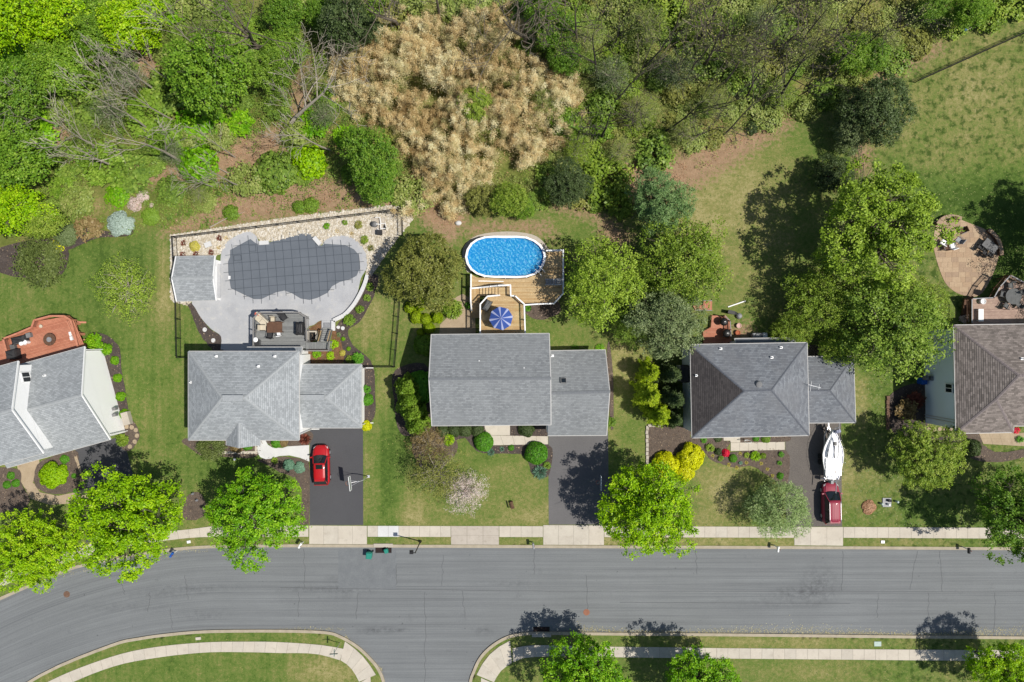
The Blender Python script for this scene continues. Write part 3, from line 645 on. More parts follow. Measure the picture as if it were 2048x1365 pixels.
# planting beds (low mounds of mulch)
BEDS = [('mulchbrown', [(370, 878), (520, 878), (515, 912), (480, 916), (440, 914), (405, 912), (385, 900)]),
        ('mulchbrown', [(515, 920), (560, 914), (600, 918), (618, 925), (618, 1050), (600, 1050), (604, 990), (590, 958), (560, 945), (530, 928)]),
        ('mulchbrown', [(532, 876), (618, 862), (618, 889), (575, 892), (545, 893)]),
        ('mulch', [(757, 553), (752, 580), (740, 610), (718, 645), (696, 662), (706, 690), (732, 712), (746, 732), (750, 765), (748, 835), (724, 838), (722, 728), (690, 727), (676, 690), (668, 662), (690, 632), (708, 612), (722, 583), (736, 552)]),
        ('mulchred', [(618, 690), (660, 698), (664, 664), (676, 668), (686, 700), (682, 728), (620, 728)]),
        ('mulchred', [(616, 660), (630, 650), (643, 642), (643, 662), (640, 672), (618, 690), (610, 690)]),
        ('mulch', [(384, 606), (391, 617), (403, 637), (422, 659), (443, 675), (443, 706), (430, 704), (408, 680), (394, 655), (380, 620), (372, 604)]),
        ('mulch', [(1020, 848), (1098, 848), (1096, 872), (1010, 872), (1020, 868)]),
        ('mulch', [(930, 868), (980, 868), (985, 891), (1096, 889), (1097, 950), (1066, 950), (1058, 930), (1045, 910), (1020, 908), (985, 907), (960, 905), (942, 890)]),
        ('mulch', [(855, 845), (975, 845), (972, 868), (930, 876), (900, 884), (860, 890), (845, 880)]),
        ('mulchbrown', [(838, 870), (900, 870), (915, 900), (890, 930), (850, 940), (825, 900)]),
        ('mulch', [(790, 740), (858, 735), (862, 860), (835, 870), (800, 865), (788, 800)]),
        ('mulchbrown', [(1294, 853), (1330, 845), (1383, 862), (1384, 875), (1448, 872), (1448, 882), (1461, 884), (1461, 904), (1571, 901), (1572, 975), (1545, 958), (1525, 945), (1500, 932), (1470, 936), (1450, 930), (1425, 922), (1408, 905), (1385, 900), (1345, 920), (1310, 930), (1295, 920)]),
        ('mulchbrown', [(1480, 872), (1571, 870), (1570, 884), (1480, 886)]),
        ('mulch', [(1776, 795), (1850, 770), (1858, 868), (1900, 872), (1912, 890), (1880, 880), (1790, 868)]),
        ('mulchbrown', [(1912, 862), (1960, 868), (1966, 890), (2000, 905), (2060, 898), (2060, 910), (1990, 925), (1930, 910)]),
        ('mulch', [(178, 668), (205, 668), (226, 680), (240, 700), (244, 740), (252, 790), (258, 830), (245, 842), (220, 800), (200, 700)]),
        ('mulchbrown', [(235, 848), (260, 838), (276, 858), (278, 878), (262, 900), (245, 898), (240, 870)]),
        ('mulchbrown', [(76, 930), (100, 915), (152, 902), (158, 930), (172, 972), (150, 982), (117, 989), (84, 982), (68, 963)]),
        ('mulchbrown', [(-20, 945), (36, 938), (44, 970), (60, 1000), (40, 1020), (-20, 1020)]),
        ('mulch', [(20, 490), (90, 478), (130, 490), (138, 515), (125, 548), (90, 562), (50, 556), (0, 545), (-10, 505)]),
        ('mulch', [(150, 470), (200, 445), (265, 440), (262, 470), (200, 476), (170, 486), (135, 500)]),
        ('mulchbrown', [(1055, 605), (1110, 600), (1120, 625), (1080, 640), (1050, 625)]),
        ('mulchbrown', [(378, 990), (400, 985), (412, 1010), (405, 1035), (372, 1040), (366, 1015)]),
        ('mulchbrown', [(1214, 700), (1222, 700), (1228, 840), (1220, 845)]),
        ('mulchbrown', [(1600, 690), (1700, 700), (1715, 715), (1600, 714)])]
for k, (mt, pts) in enumerate(BEDS):
    cx = sum(q[0] for q in pts) / len(pts); cy = sum(q[1] for q in pts) / len(pts)
    pl = catmull(pts, 5, True)
    pl = [(x + srng.uniform(-1, 1), y + srng.uniform(-1, 1)) for x, y in pl]
    MB().prism([P(*q) for q in pl], -.05, .016 + .0017 * k).build('planting_bed', M[mt], kind='structure')
# loose chips on the beds, weeds and seed heads in the turf
rs = np.random.RandomState(31); pts = []
for mt, pl in BEDS:
    w = w2(catmull(pl, 4, True)); a_ = np.array(w); lo, hi = a_.min(0), a_.max(0); k = int((hi - lo).prod() * 9); q = lo + (hi - lo) * rs.rand(k, 2); q = q[inside(w, q[:, 0], q[:, 1])]; pts.append(np.column_stack([q, np.full(len(q), .068)]))
scatter_quads('wood_chips', np.concatenate(pts), .15, M['chips'], seed=9, tilt=.2)
q = np.column_stack([rs.uniform(-64, 66, 60000), rs.uniform(-46, 34, 60000)]); q = q[~inside(FOREST, q[:, 0], q[:, 1]) & ~inside([(x, y) for x, y in ROADP], q[:, 0], q[:, 1])]
d_ = dist_poly(ROADP, q[:, 0], q[:, 1])[0]; q = q[d_ > .5]
scatter_quads('turf_weeds', np.column_stack([q, np.full(len(q), .003)]), .13, M['turf'], seed=12, tilt=.0, asp=.7)
# ---------------------------------------------------------------- houses
def roof_planes(planes, course=.2, lift=.02, thick=.14):
    mb = MB()
    for pl in planes:
        pl = [Vector(p) for p in pl]
        nrm = Vector((0, 0, 0))
        for i in range(len(pl)): nrm += (pl[i] - pl[0]).cross(pl[(i + 1) % len(pl)] - pl[0])
        nrm.normalize()
        if nrm.z < 0: nrm = -nrm; pl = pl[::-1]
        v = (Vector((0, 0, 1)) - nrm * nrm.z).normalized(); u = v.cross(nrm)
        o = pl[0]; V = lambda p: (p - o).dot(v); U = lambda p: (p - o).dot(u)
        v0 = min(V(p) for p in pl); v1 = max(V(p) for p in pl); k = 0
        while v0 + k * course < v1 - 1e-4:
            a = v0 + k * course; b = min(a + course, v1)
            q = clip(clip(pl, V, a), lambda p: -V(p), -b)
            if len(q) >= 3:
                vs = [p + nrm * (lift * (1 - (V(p) - a) / course)) for p in q]
                fi = len(mb.f); mb.add(vs, [tuple(range(len(vs)))], 0)
                mb.uv[fi] = [(U(p) + 50, V(p) - v0 + 1e-3 * (1 if V(p) - a < .01 else -1)) for p in q]
                lo = [p for p in q if abs(V(p) - a) < 1e-3]
                if len(lo) >= 2:
                    lo.sort(key=U); A, B = lo[0], lo[-1]; dn = -nrm * .004
                    fi = len(mb.f); mb.add([A + dn, B + dn, B + nrm * lift, A + nrm * lift], [(0, 1, 2, 3)], 0)
                    mb.uv[fi] = [(U(p) + 50, V(p) - v0 + .02) for p in (A, B, B, A)]
            k += 1
        mb.add([p - Vector((0, 0, thick)) for p in pl][::-1], [tuple(range(len(pl)))], 0)
    return mb
class Multi:
    """several pieces built one by one as parts of the same name"""
    def __init__(s): s.l = []
    def build(s, name, mats, parent=None): return [m.build(name, mats, parent) for m in s.l]
def caps(segs, w=.34, step=.3):
    mu = Multi()
    for a, b in segs:
        mb = MB(); mu.l.append(mb)
        a = Vector(a); b = Vector(b); L = (b - a).length; n = max(1, int(L / step)); d = (b - a) / n
        for i in range(n):
            p = a + d * i; q = a + d * (i + 1.06); up = Vector((0, 0, 1)); x = d.normalized(); y = up.cross(x).normalized(); z = x.cross(y)
            h0, h1 = .045, .03
            mb.add([p + y * w / 2 - z * .02, p + z * h0, p - y * w / 2 - z * .02, q + y * w / 2 - z * .03, q + z * h1, q - y * w / 2 - z * .03], [(0, 3, 4, 1), (1, 4, 5, 2), (0, 1, 2), (3, 5, 4)])
    return mu
def gutters(segs, w=.13, h=.13, drop=.07):
    mu = Multi(); mu.l = [MB().bar(Vector(a) - Vector((0, 0, drop)), Vector(b) - Vector((0, 0, drop)), w, h) for a, b in segs]
    return mu
def vent(parent, p, kind='pipe'):
    p = Vector(p); mb = MB()
    if kind == 'pipe':
        mb.box(p + Vector((0, 0, .03)), (.3, .26, .03)); mb.tube([p, p + Vector((0, 0, .38))], .06, 8)
        return mb.build('vent_pipe', M['white'], parent)
    mb.lathe([(.42, 0), (.42, .1), (.34, .25), (.36, .27), (.3, .36), (.12, .42), (.02, .43)], 14, p); return mb.build('roof_fan', M['greypaint'], parent)
def window(parent, c, nrm, w, h, mat=None, nx=2, ny=1):
    """a sash window proud of the wall; the panes are sub-parts"""
    c = Vector(c); n = Vector(nrm).normalized(); x = Vector((-n.y, n.x, 0)); z = Vector((0, 0, 1))
    mb = MB(); t = .07
    for s in (-1, 1):
        mb.bar(c + x * s * (w / 2) - z * (h / 2 + t), c + x * s * (w / 2) + z * (h / 2 + t), t * 2, t); mb.bar(c - x * (w / 2 + t) + z * s * (h / 2), c + x * (w / 2 + t) + z * s * (h / 2), t, t * 2)
    for i in range(1, nx): q = c + x * (w * (i / nx - .5)); mb.bar(q - z * h / 2, q + z * h / 2, .09, .06)
    for j in range(1, ny): q = c + z * (h * (j / ny - .5)); mb.bar(q - x * w / 2, q + x * w / 2, .06, .05)
    f = mb.build('window', M['white'], parent)
    pw, ph = w / nx, h / ny
    for i in range(nx):
        for j in range(ny):
            q = c + x * (w * ((i + .5) / nx - .5)) + z * (h * ((j + .5) / ny - .5)) - n * .005
            MB().bar(q - x * (pw / 2 - .03), q + x * (pw / 2 - .03), .03, ph - .06).build('pane', M['glassdark'], f)
    return f
def hip(x0, x1, y0, y1, ze, zr, ends=(1, 1)):
    """hip roof over a rectangle (long axis x); ends: 1 hipped, 0 gable/abutting"""
    yc = (y0 + y1) / 2; d = (y1 - y0) / 2
    a = Vector((x0 + (d if ends[0] else 0), yc, zr)); b = Vector((x1 - (d if ends[1] else 0), yc, zr))
    c00, c10, c11, c01 = (Vector((x0, y0, ze)), Vector((x1, y0, ze)), Vector((x1, y1, ze)), Vector((x0, y1, ze)))
    pl = [[c00, c10, b, a], [c11, c01, a, b]]; cap = [(a, b)]
    if ends[0]: pl.append([c01, c00, a]); cap += [(c00, a), (c01, a)]
    if ends[1]: pl.append([c10, c11, b]); cap += [(c10, b), (c11, b)]
    return pl, cap, (c00, c10, c11, c01), a, b
def xy(px, py, z): q = P(px, py, z); return q.x, q.y
def wallbox(parent, x0, x1, y0, y1, z, mat, name='wall'):
    return MB().prism([(x0, y0), (x1, y0), (x1, y1), (x0, y1)], -.1, z).build(name, mat, parent)
Z0 = Vector((0, 0, 0))
# ---- the house with the covered pool
hA = thing('house', Z0, 'grey hip-roofed house with attached garage behind the bright red car', 'house')
ZE, ZR = 5.4, 8.35
ax0, ay1 = xy(377, 703.5, ZE); ax1, ay0 = xy(598, 880.5, ZE)
pl, cp, (c00, c10, c11, c01), ra, rb = hip(ax0, ax1, ay0, ay1, ZE, ZR)
# front cross gable: its planes cut into the front slope
gx0, gy = xy(453, 891, ZE); gx1, _ = xy(520.5, 891, ZE); gxm = (gx0 + gx1) / 2; slope = (ZR - ZE) / ((ay1 - ay0) / 2); gh = (gx1 - gx0) / 2 * slope * 1.12
gyb = ay0 + gh / slope
A_, B_ = Vector((gx0, gy, ZE + .02)), Vector((gx1, gy, ZE + .02)); Rf = Vector((gxm, gy - .12, ZE + gh)); Rb = Vector((gxm, gyb, ZE + gh))
gpl = [[A_, Rf, Rb, Vector((gx0, ay0, ZE + .02))], [B_, Vector((gx1, ay0, ZE + .02)), Rb, Rf]]
roof_planes(pl + gpl).build('roof', M['sh_grey'], hA)
caps(cp + [(Rf, Rb)]).build('ridge_cap', M['cap_l'], hA)
gutters([(c00, Vector((gx0, ay0, ZE))), (Vector((gx1, ay0, ZE)), c10), (c10, c11), (c11, c01), (c01, c00), (A_, Vector((gx0, ay0, ZE))), (B_, Vector((gx1, ay0, ZE)))]).build('gutter', M['fascia'], hA)
wallbox(hA, ax0 + .4, ax1 - .35, ay0 + .4, ay1 - .4, ZE - .1, M['siding'])
gm = MB(); gm.prism([(gx0 + .3, gy + .3), (gx1 - .3, gy + .3), (gx1 - .3, ay0 + .4), (gx0 + .3, ay0 + .4)], -.1, ZE - .1)
gm.add([(gx0 + .1, gy + .28, ZE - .1), (gx1 - .1, gy + .28, ZE - .1), (gxm, gy + .28, ZE + gh - .12), (gx0 + .1, gy + .4, ZE - .1), (gx1 - .1, gy + .4, ZE - .1), (gxm, gy + .4, ZE + gh - .12)], [(0, 1, 2), (3, 5, 4), (0, 3, 4, 1), (1, 4, 5, 2), (2, 5, 3, 0)])
gm.build('gable_wall', M['siding'], hA)
gz, gr = 2.95, 4.75
bx0, by1 = xy(603, 729.5, gz); bx1, by0 = xy(723, 856, gz)
bx0 = ax1 - .36
gp, gc, (g00, g10, g11, g01), g1, g2 = hip(bx0, bx1, by0, by1, gz, gr, (0, 1))
roof_planes(gp).build('garage_roof', M['sh_grey'], hA); caps(gc).build('ridge_cap', M['cap_l'], hA)
gutters([(g00, g10), (g10, g11), (g11, g01)]).build('gutter', M['fascia'], hA)
wallbox(hA, bx0 + .01, bx1 - .3, by0 + .35, by1 - .35, gz - .1, M['siding'], 'garage_wall')
for p_, q_ in ((ra, rb), (g1, g2)): MB().bar(p_ + Vector((.15, 0, .07)), q_ + Vector((-.1, 0, .07)), .62, .09).build('ridge_vent', M['cap_l'], hA)
# rear bay with a low roof
q0 = xy(494, 695, 3.0); q1 = xy(605, 712, 3.0)
rp = [[Vector((q0[0], q0[1], 3.0)), Vector((q1[0], q0[1], 3.0)), Vector((q1[0], ay1 - .38, 3.75)), Vector((q0[0], ay1 - .38, 3.75))]]
roof_planes(rp).build('bay_roof', M['sh_grey'], hA); gutters([(rp[0][0], rp[0][1]), (rp[0][1], rp[0][2])]).build('gutter', M['fascia'], hA)
wallbox(hA, q0[0] + .25, q1[0] - .25, ay1 - .41, q0[1] - .3, 2.95, M['siding'], 'bay_wall')
for px, py, z in ((433, 713, 5.95), (550, 713, 5.95), (517, 733, 6.6), (382.5, 765, 5.65)): vent(hA, P(px, py, z))
for x, y, zt in ((ax1 - .2, ay0 + .5, ZE), (bx1 - .15, by1 - .5, gz), (bx1 - .15, by0 + .2, gz)): MB().bar((x, y, 0), (x, y, zt - .1), .09, .07).bar((x, y, .06), (x + .9, y, .04), .08, .07).build('downspout', M['white'], hA)
MB().bar((ax0 + .38, P(0, 796, 3).y, 3.2), (ax0 - .45, P(0, 796, 3).y, 3.2), .25, .12).build('wall_vent', M['white'], hA)
MB().box(((bx0 + bx1) / 2, by0 + .33, 1.1), (5.0, .06, 2.2)).build('garage_door', M['white'], hA)
# ---- the middle house: gable roof, lower garage with a saltbox roof
hB = thing('house', Z0, 'grey gable-roofed house with skylight in garage roof, behind the blue umbrella deck', 'house')
ZE, ZR = 5.4, 7.75
TL, TR = P(862.5, 670, ZE), P(1098.5, 667.7, ZE); BL, BR = P(863.7, 851.7, ZE), P(1102, 849.8, ZE); RL, RR = P(857.8, 758.5, ZR), P(1101.5, 757, ZR)
roof_planes([[TL, RL, RR, TR], [BL, BR, RR, RL]]).build('roof', M['sh_mid'], hB)
caps([(RL, RR)]).build('ridge_cap', M['cap_m'], hB)
gutters([(TL, TR), (BL, BR)]).build('gutter', M['fascia'], hB)
rk = gutters([(TL, RL), (RL, BL), (TR, RR), (RR, BR)], .09, .16, .06); rk.build('rake_board', M['fascia'], hB)
x0, x1, y0, y1 = BL.x + .35, BR.x - .3, BL.y + .4, TL.y - .4
wallbox(hB, x0, x1, y0, y1, ZE - .1, M['siding'])
for xx, s in ((x0, 1), (x1, -1)):
    gm = MB(); ym = RL.y; a = [(xx, y0, ZE - .12), (xx, y1, ZE - .12), (xx, ym, ZR - .2)]; b = [(xx + s * .12, p[1], p[2]) for p in a]
    gm.add(a + b, [(0, 1, 2), (3, 5, 4), (0, 3, 4, 1), (1, 4, 5, 2), (2, 5, 3, 0)]).build('gable_wall', M['siding'], hB)
gz, gr = 2.95, 5.55
TL, TR = P(1097, 702.5, gz), P(1210.8, 700.6, gz); BL, BR = P(1095.4, 871.6, gz), P(1213.4, 870.8, gz); RL, RR = P(1097, 787, gr), P(1219.5, 784, gr)
TL.x = RL.x = x1 + .02
roof_planes([[TL, RL, RR, TR], [BL, BR, RR, RL]]).build('garage_roof', M['sh_mid'], hB); caps([(RL, RR)]).build('ridge_cap', M['cap_m'], hB)
gutters([(TL, TR), (BL, BR)]).build('gutter', M['fascia'], hB); gutters([(TR, RR), (RR, BR)], .09, .16, .06).build('rake_board', M['fascia'], hB)
gx0, gx1, gy0, gy1 = x1 + .01, TR.x - .3, BL.y + .35, TL.y - .35
wallbox(hB, gx0, gx1, gy0, gy1, gz - .1, M['siding'], 'garage_wall')
a = [(gx1, gy0, gz - .12), (gx1, gy1, gz - .12), (gx1, RR.y, gr - .2)]; b = [(p[0] - .12, p[1], p[2]) for p in a]
MB().add(a + b, [(0, 1, 2), (3, 5, 4), (0, 3, 4, 1), (1, 4, 5, 2), (2, 5, 3, 0)]).build('gable_wall', M['siding'], hB)
MB().box(((gx0 + gx1) / 2, gy0 - .02, 1.1), (5.0, .06, 2.2)).build('garage_door', M['white'], hB)
sl = P(1127, 762, 4.95); ang = math.atan2(gr - gz, (TL.y - RL.y)); Mr = Matrix.Rotation(-ang, 3, 'X')
f = MB(); n_ = Mr @ Vector((0, 0, 1))
for dx, dy, w_, h_ in ((-.28, 0, .05, .62), (.28, 0, .05, .62), (0, .29, .51, .05), (0, -.29, .51, .05)): f.box(sl + Mr @ Vector((dx, dy, .06)), (w_, h_, .14), M=Mr)
fo = f.build('skylight', M['greypaint'], hB); MB().box(sl + n_ * .07, (.51, .53, .04), M=Mr).build('pane', M['glassdark'], fo)
for px, py, z in ((958.5, 722, 6.6), (1048, 736, 6.95)): vent(hB, P(px, py, z))
vent(hB, P(1105, 712, 3.3))
# ---- house with the sailboat
hC = thing('house', Z0, 'weathered hip-roofed house with dark left roof slope beside the sailboat', 'house')
ZE, ZR = 5.4, 8.1
c01, c11, c10, c00 = P(1380.8, 690, ZE), P(1614, 686, ZE), P(1618, 871, ZE), P(1384.5, 876, ZE)
ra, rb = P(1489, 782.5, ZR), P(1543, 781, ZR)
roof_planes([[c00, c10, rb, ra], [c11, c01, ra, rb], [c10, c11, rb]]).build('roof', M['sh_worn'], hC)
o = roof_planes([[c01, c00, ra]]).build('roof_slope', M['sh_dark'], hC); o['label'] = 'dark brown left roof slope'
caps([(ra, rb), (c00, ra), (c01, ra), (c10, rb), (c11, rb)], w=.22).build('ridge_cap', M['cap_d'], hC)
gutters([(c00, c10), (c10, c11), (c11, c01), (c01, c00)]).build('gutter', M['fascia'], hC)
ins_ = lambda p, dx, dy: (p.x + dx, p.y + dy)
MB().prism([ins_(c00, .4, .4), ins_(c10, -.35, .4), ins_(c11, -.35, -.4), ins_(c01, .4, -.4)], -.1, ZE - .1).build('wall', M['siding_skytint'], hC)
wx = c01.x + .4
window(hC, (wx + .07 - .1, P(0, 717, 4).y, 4.1), (-1, 0, 0), .85, 1.3); window(hC, (wx + .15 - .1, P(0, 777, 4).y, 4.1), (-1, 0, 0), .85, 1.3)
# box bay on the left wall
bq = P(1364, 748, 3.2); by = bq.y
MB().box((wx - .35, by, 1.5), (.75, 1.75, 2.9)).build('bay_wall', M['siding'], hC)
e0, e1 = Vector((wx - .85, by - 1.0, 2.95)), Vector((wx - .85, by + 1.0, 2.95)); t0_, t1_ = Vector((wx + .02, by - .72, 3.9)), Vector((wx + .02, by + .72, 3.9))
roof_planes([[e0, e1, t1_, t0_], [e0, t0_, Vector((wx + .02, by - 1.0, 2.95))], [e1, Vector((wx + .02, by + 1.0, 2.95)), t1_]]).build('bay_roof', M['sh_dark'], hC)
MB().bar((wx - .72, by, 2.2), (wx - 1.2, by, 2.2), .2, .2).bar((wx - 1.15, by, .2), (wx - 1.15, by, 2.3), .1, .1).build('flue', M['white'], hC)
gz, gr = 2.95, 4.85
d01, d11, d10, d00 = P(1612, 714, gz), P(1707, 713.5, gz), P(1711, 845.4, gz), P(1612, 846.2, gz); r1_, r2_ = P(1612, 781.5, gr), P(1660, 781.5, gr)
for p in (d01, d00, r1_): p.x = c10.x - .34
roof_planes([[d00, d10, r2_, r1_], [d11, d01, r1_, r2_], [d10, d11, r2_]]).build('garage_roof', M['sh_worn'], hC); caps([(r1_, r2_), (d10, r2_), (d11, r2_)], w=.2).build('ridge_cap', M['cap_d'], hC)
gutters([(d00, d10), (d10, d11), (d11, d01)]).build('gutter', M['fascia'], hC)
MB().prism([ins_(d00, .02, .35), ins_(d10, -.3, .35), ins_(d11, -.3, -.35), ins_(d01, .02, -.35)], -.1, gz - .1).build('garage_wall', M['siding_skytint'], hC)
MB().box(((d00.x + d10.x) / 2, d00.y + .33, 1.1), (4.6, .06, 2.2)).build('garage_door', M['white'], hC)
q0, q1 = P(1469.5, 678, 3.0), P(1588, 676.5, 3.0); yb = c01.y - .39
rp = [q0, q1, Vector((q1.x, yb, 3.8)), Vector((q0.x, yb, 3.8))]
roof_planes([rp]).build('bay_roof', M['sh_worn'], hC); gutters([(q0, q1), (q1, rp[2]), (q0, rp[3])]).build('gutter', M['fascia'], hC)
wallbox(hC, q0.x + .25, q1.x - .25, yb - .02, q0.y - .3, 2.95, M['siding_skytint'], 'bay_wall')
for px, py, z in ((1441.5, 698, 5.7), (1562, 695.5, 5.7), (1543.5, 715.5, 6.3), (1393, 751.5, 5.7)): vent(hC, P(px, py, z))
vent(hC, P(1516, 769.5, 7.6), 'fan')
an = P(1620, 773, 5.3); MB().tube([an + Vector((-.3, 0, -.1)), an + Vector((-.1, 0, 1.0))], .03, 5).tube([an + Vector((-.6, .25, .95)), an + Vector((.7, -.1, 1.05))], .03, 5).tube([an + Vector((-.4, -.5, .95)), an + Vector((-.25, .6, 1.0))], .02, 5).tube([an + Vector((.5, -.3, 1.02)), an + Vector((.55, .3, 1.05))], .02, 5).build('roof_aerial', M['white'], hC)
# ---- far right house
hD = thing('house', Z0, 'brown-shingled hip-roofed house with white side wall tinted blue by sky light, rightmost in the photo', 'house')
ZE, ZR = 6.0, 8.9
tl, bl, br_ = P(1907.7, 651, ZE), P(1912.3, 867, ZE), P(2026.7, 865, ZE)
ap = P(2039, 751.5, ZR); w1 = P(1993.5, 799, ZE + (ZR - ZE) * .66)
XR = tl.x + 15
tr = Vector((XR, tl.y + .2, ZE)); apr = Vector((XR, ap.y, ZR)); fr0 = P(2027.5, 852, ZE); frr = Vector((XR, fr0.y, ZE))
roof_planes([[tl, ap, apr, tr], [tl, bl, w1, ap], [bl, br_, w1], [br_, fr0, w1], [fr0, frr, apr, ap, w1]]).build('roof', M['sh_brown'], hD)
caps([(tl, ap), (bl, w1), (w1, ap), (br_, w1), (ap, apr)], w=.3).build('ridge_cap', M['cap_b'], hD)
gutters([(tl, bl), (bl, br_), (br_, fr0), (fr0, frr), (tl, tr)]).build('gutter', M['fascia'], hD)
MB().prism([(tl.x + .38, tl.y - .4), (XR - .4, tl.y - .4), (XR - .4, fr0.y + .4), (br_.x - .4, fr0.y + .4), (br_.x - .4, bl.y + .4), (bl.x + .3, bl.y + .4)], -.1, ZE - .1).build('wall', M['siding_skytint'], hD)
window(hD, (tl.x + .36, P(0, 776, 4).y, 4.6), (-1, 0, 0), .95, 1.2)
for py in (833, 838): MB().tube([(tl.x + .3, P(0, py, 2).y, .3), (tl.x + .3, P(0, py, 2).y, 5.6)], .05, 6).build('service_pipe', M['alu'], hD)
for px, py in ((1848, 756), (1857, 757)): MB().box(P(px, py, 1.4) + Vector((.2, 0, 0)), (.3, .5, .7)).build('meter_box', M['greypaint'], hD)
for px, py, z in ((2044, 718, 8.0),): vent(hD, P(px, py, z))
# ---- far left house, turned, two gable roofs
hE = thing('house', Z0, 'grey-roofed house with tall white gable walls beside the red deck, leftmost in the photo', 'house')
def gable(parent, tr_, rr_, br2, L, ze, zr, wall_in, mshing, pref):
    """gable roof running to the left from its right-hand rake"""
    d = (P(56, 820, zr) - P(163, 790.5, zr)).normalized(); d = Vector((d.x, d.y, 0)).normalized()
    TR, RR, BR = P(*tr_, ze), P(*rr_, zr), P(*br2, ze)
    m = (TR + BR) / 2; n = Vector((-d.y, d.x, 0)); hw = abs((TR - BR).dot(n)) / 2
    # square the gable: ridge over the middle, eaves at right angles to the ridge
    off = m - RR; a = (off.x * d.x + off.y * d.y)
    TR = Vector((RR.x, RR.y, 0)) + n * (-hw if (TR - RR).dot(n) < 0 else hw); BR = Vector((RR.x, RR.y, 0)) - (TR - Vector((RR.x, RR.y, 0)))
    TR.z = BR.z = ze
    TLq, BLq, RLq = TR + d * L, BR + d * L, RR + d * L
    roof_planes([[TR, RR, RLq, TLq], [BR, BLq, RLq, RR]]).build(pref + 'roof', mshing, parent)
    caps([(RR, RLq)]).build('ridge_cap', M['cap_l'], parent)
    gutters([(TR, TLq), (BR, BLq)]).build('gutter', M['fascia'], parent); gutters([(TR, RR), (RR, BR)], .1, .2, .05).build('rake_board', M['white'], parent)
    nT = (TR - BR).normalized()
    w = [TR - nT * .4 + d * wall_in, BR + nT * .4 + d * wall_in, BLq + nT * .4, TLq - nT * .4]
    MB().prism([(p.x, p.y) for p in w], -.1, ze - .1).build(pref + 'wall', M['siding'], parent)
    a = [Vector((w[0].x, w[0].y, ze - .12)), Vector((w[1].x, w[1].y, ze - .12)), RR + d * wall_in - Vector((0, 0, .18))]; b = [p + d * .15 for p in a]
    MB().add(a + b, [(0, 1, 2), (3, 5, 4), (0, 3, 4, 1), (1, 4, 5, 2), (2, 5, 3, 0)]).build('gable_wall', M['siding'], parent)
    return TR, RR, BR, d, nT, w
t1 = gable(hE, (173, 697), (163.5, 790.5), (221, 883), 12.0, 3.6, 6.4, .2, M['sh_grey'], 'garage_')
t2 = gable(hE, (38, 724.5), (24, 820), (86, 909), 14.0, 6.0, 8.8, .2, M['sh_grey'], '')
TR, RR, BR, d, nT, w = t2
wc = RR + nT * 3.4; window(hE, Vector((wc.x, wc.y, 0)) + d * .17 + Vector((0, 0, 5.2)), -d, 1.1, 1.3)
TR, RR, BR, d, nT, w = t1
bp = Vector((BR.x, BR.y, 0)) + nT * 1.9 - d * .55
MB().box((bp.x, bp.y, .35), (.8, 1.5, .7), rz=math.atan2(nT.y, nT.x) - math.pi / 2).build('bulkhead', M['concold'], hE)
for k, (o_, zz) in enumerate(((2.6, 1.5), (3.3, 1.2))):
    q = Vector((BR.x, BR.y, 0)) + nT * o_ - d * .02; MB().box((q.x, q.y, zz), (.3, .4, .6), rz=math.atan2(nT.y, nT.x)).build('meter_box', M['greypaint'], hE)
for q in (Vector((TR.x, TR.y, 0)) - nT * .35 - d * .05, Vector((BR.x, BR.y, 0)) + nT * .5 - d * .05): MB().bar((q.x, q.y, 0), (q.x, q.y, 3.5), .09, .09).build('downspout', M['white'], hE)
vent(hE, P(90, 752, 4.7)); vent(hE, P(13, 784, 7.2))
# ---- pool house (shed with a bar shelf under the gable)
sh = thing('shed', Z0, 'small grey-shingled pool house beside the covered pool', 'shed')
ZE, ZR = 2.3, 3.5
tlq, trq, rl, rr, blq, brq = P(351.7, 513.5, ZE), P(430, 512, ZE), P(343.5, 557, ZR), P(426, 556, ZR), P(353, 603, ZE), P(432.5, 601, ZE)
roof_planes([[tlq, rl, rr, trq], [blq, brq, rr, rl]]).build('roof', M['sh_grey'], sh); caps([(rl, rr)]).build('ridge_cap', M['cap_l'], sh)
gutters([(tlq, trq), (blq, brq)], .1, .1).build('gutter', M['fascia'], sh); gutters([(trq, rr), (rr, brq), (tlq, rl), (rl, blq)], .13, .16, .05).build('rake_board', M['white'], sh)
MB().prism([(tlq.x + .25, blq.y + .25), (trq.x - .35, blq.y + .25), (trq.x - .35, tlq.y - .25), (tlq.x + .25, tlq.y - .25)], -.05, ZE - .05).build('wall', M['siding'], sh)
xg = trq.x - .35; a = [(xg, blq.y + .25, ZE - .06), (xg, tlq.y - .25, ZE - .06), (xg, rr.y, ZR - .14)]; b = [(p[0] - .12, p[1], p[2]) for p in a]
MB().add(a + b, [(0, 1, 2), (3, 5, 4), (0, 3, 4, 1), (1, 4, 5, 2), (2, 5, 3, 0)]).build('gable_wall', M['siding'], sh)
s0, s1 = P(442, 527, .9), P(442, 600, .9)
MB().prism([(xg + .01, s1.y + .2), (s0.x, s1.y + .2), (s0.x, s0.y - .1), (xg + .01, s0.y - .1)], .9, 1.0).build('bar_counter', M['concpatio'], sh)
for yy in (s1.y + .35, s0.y - .25): MB().box((s0.x - .55, yy, 1.15), (.3, .3, 2.25)).build('porch_post', M['white'], sh)
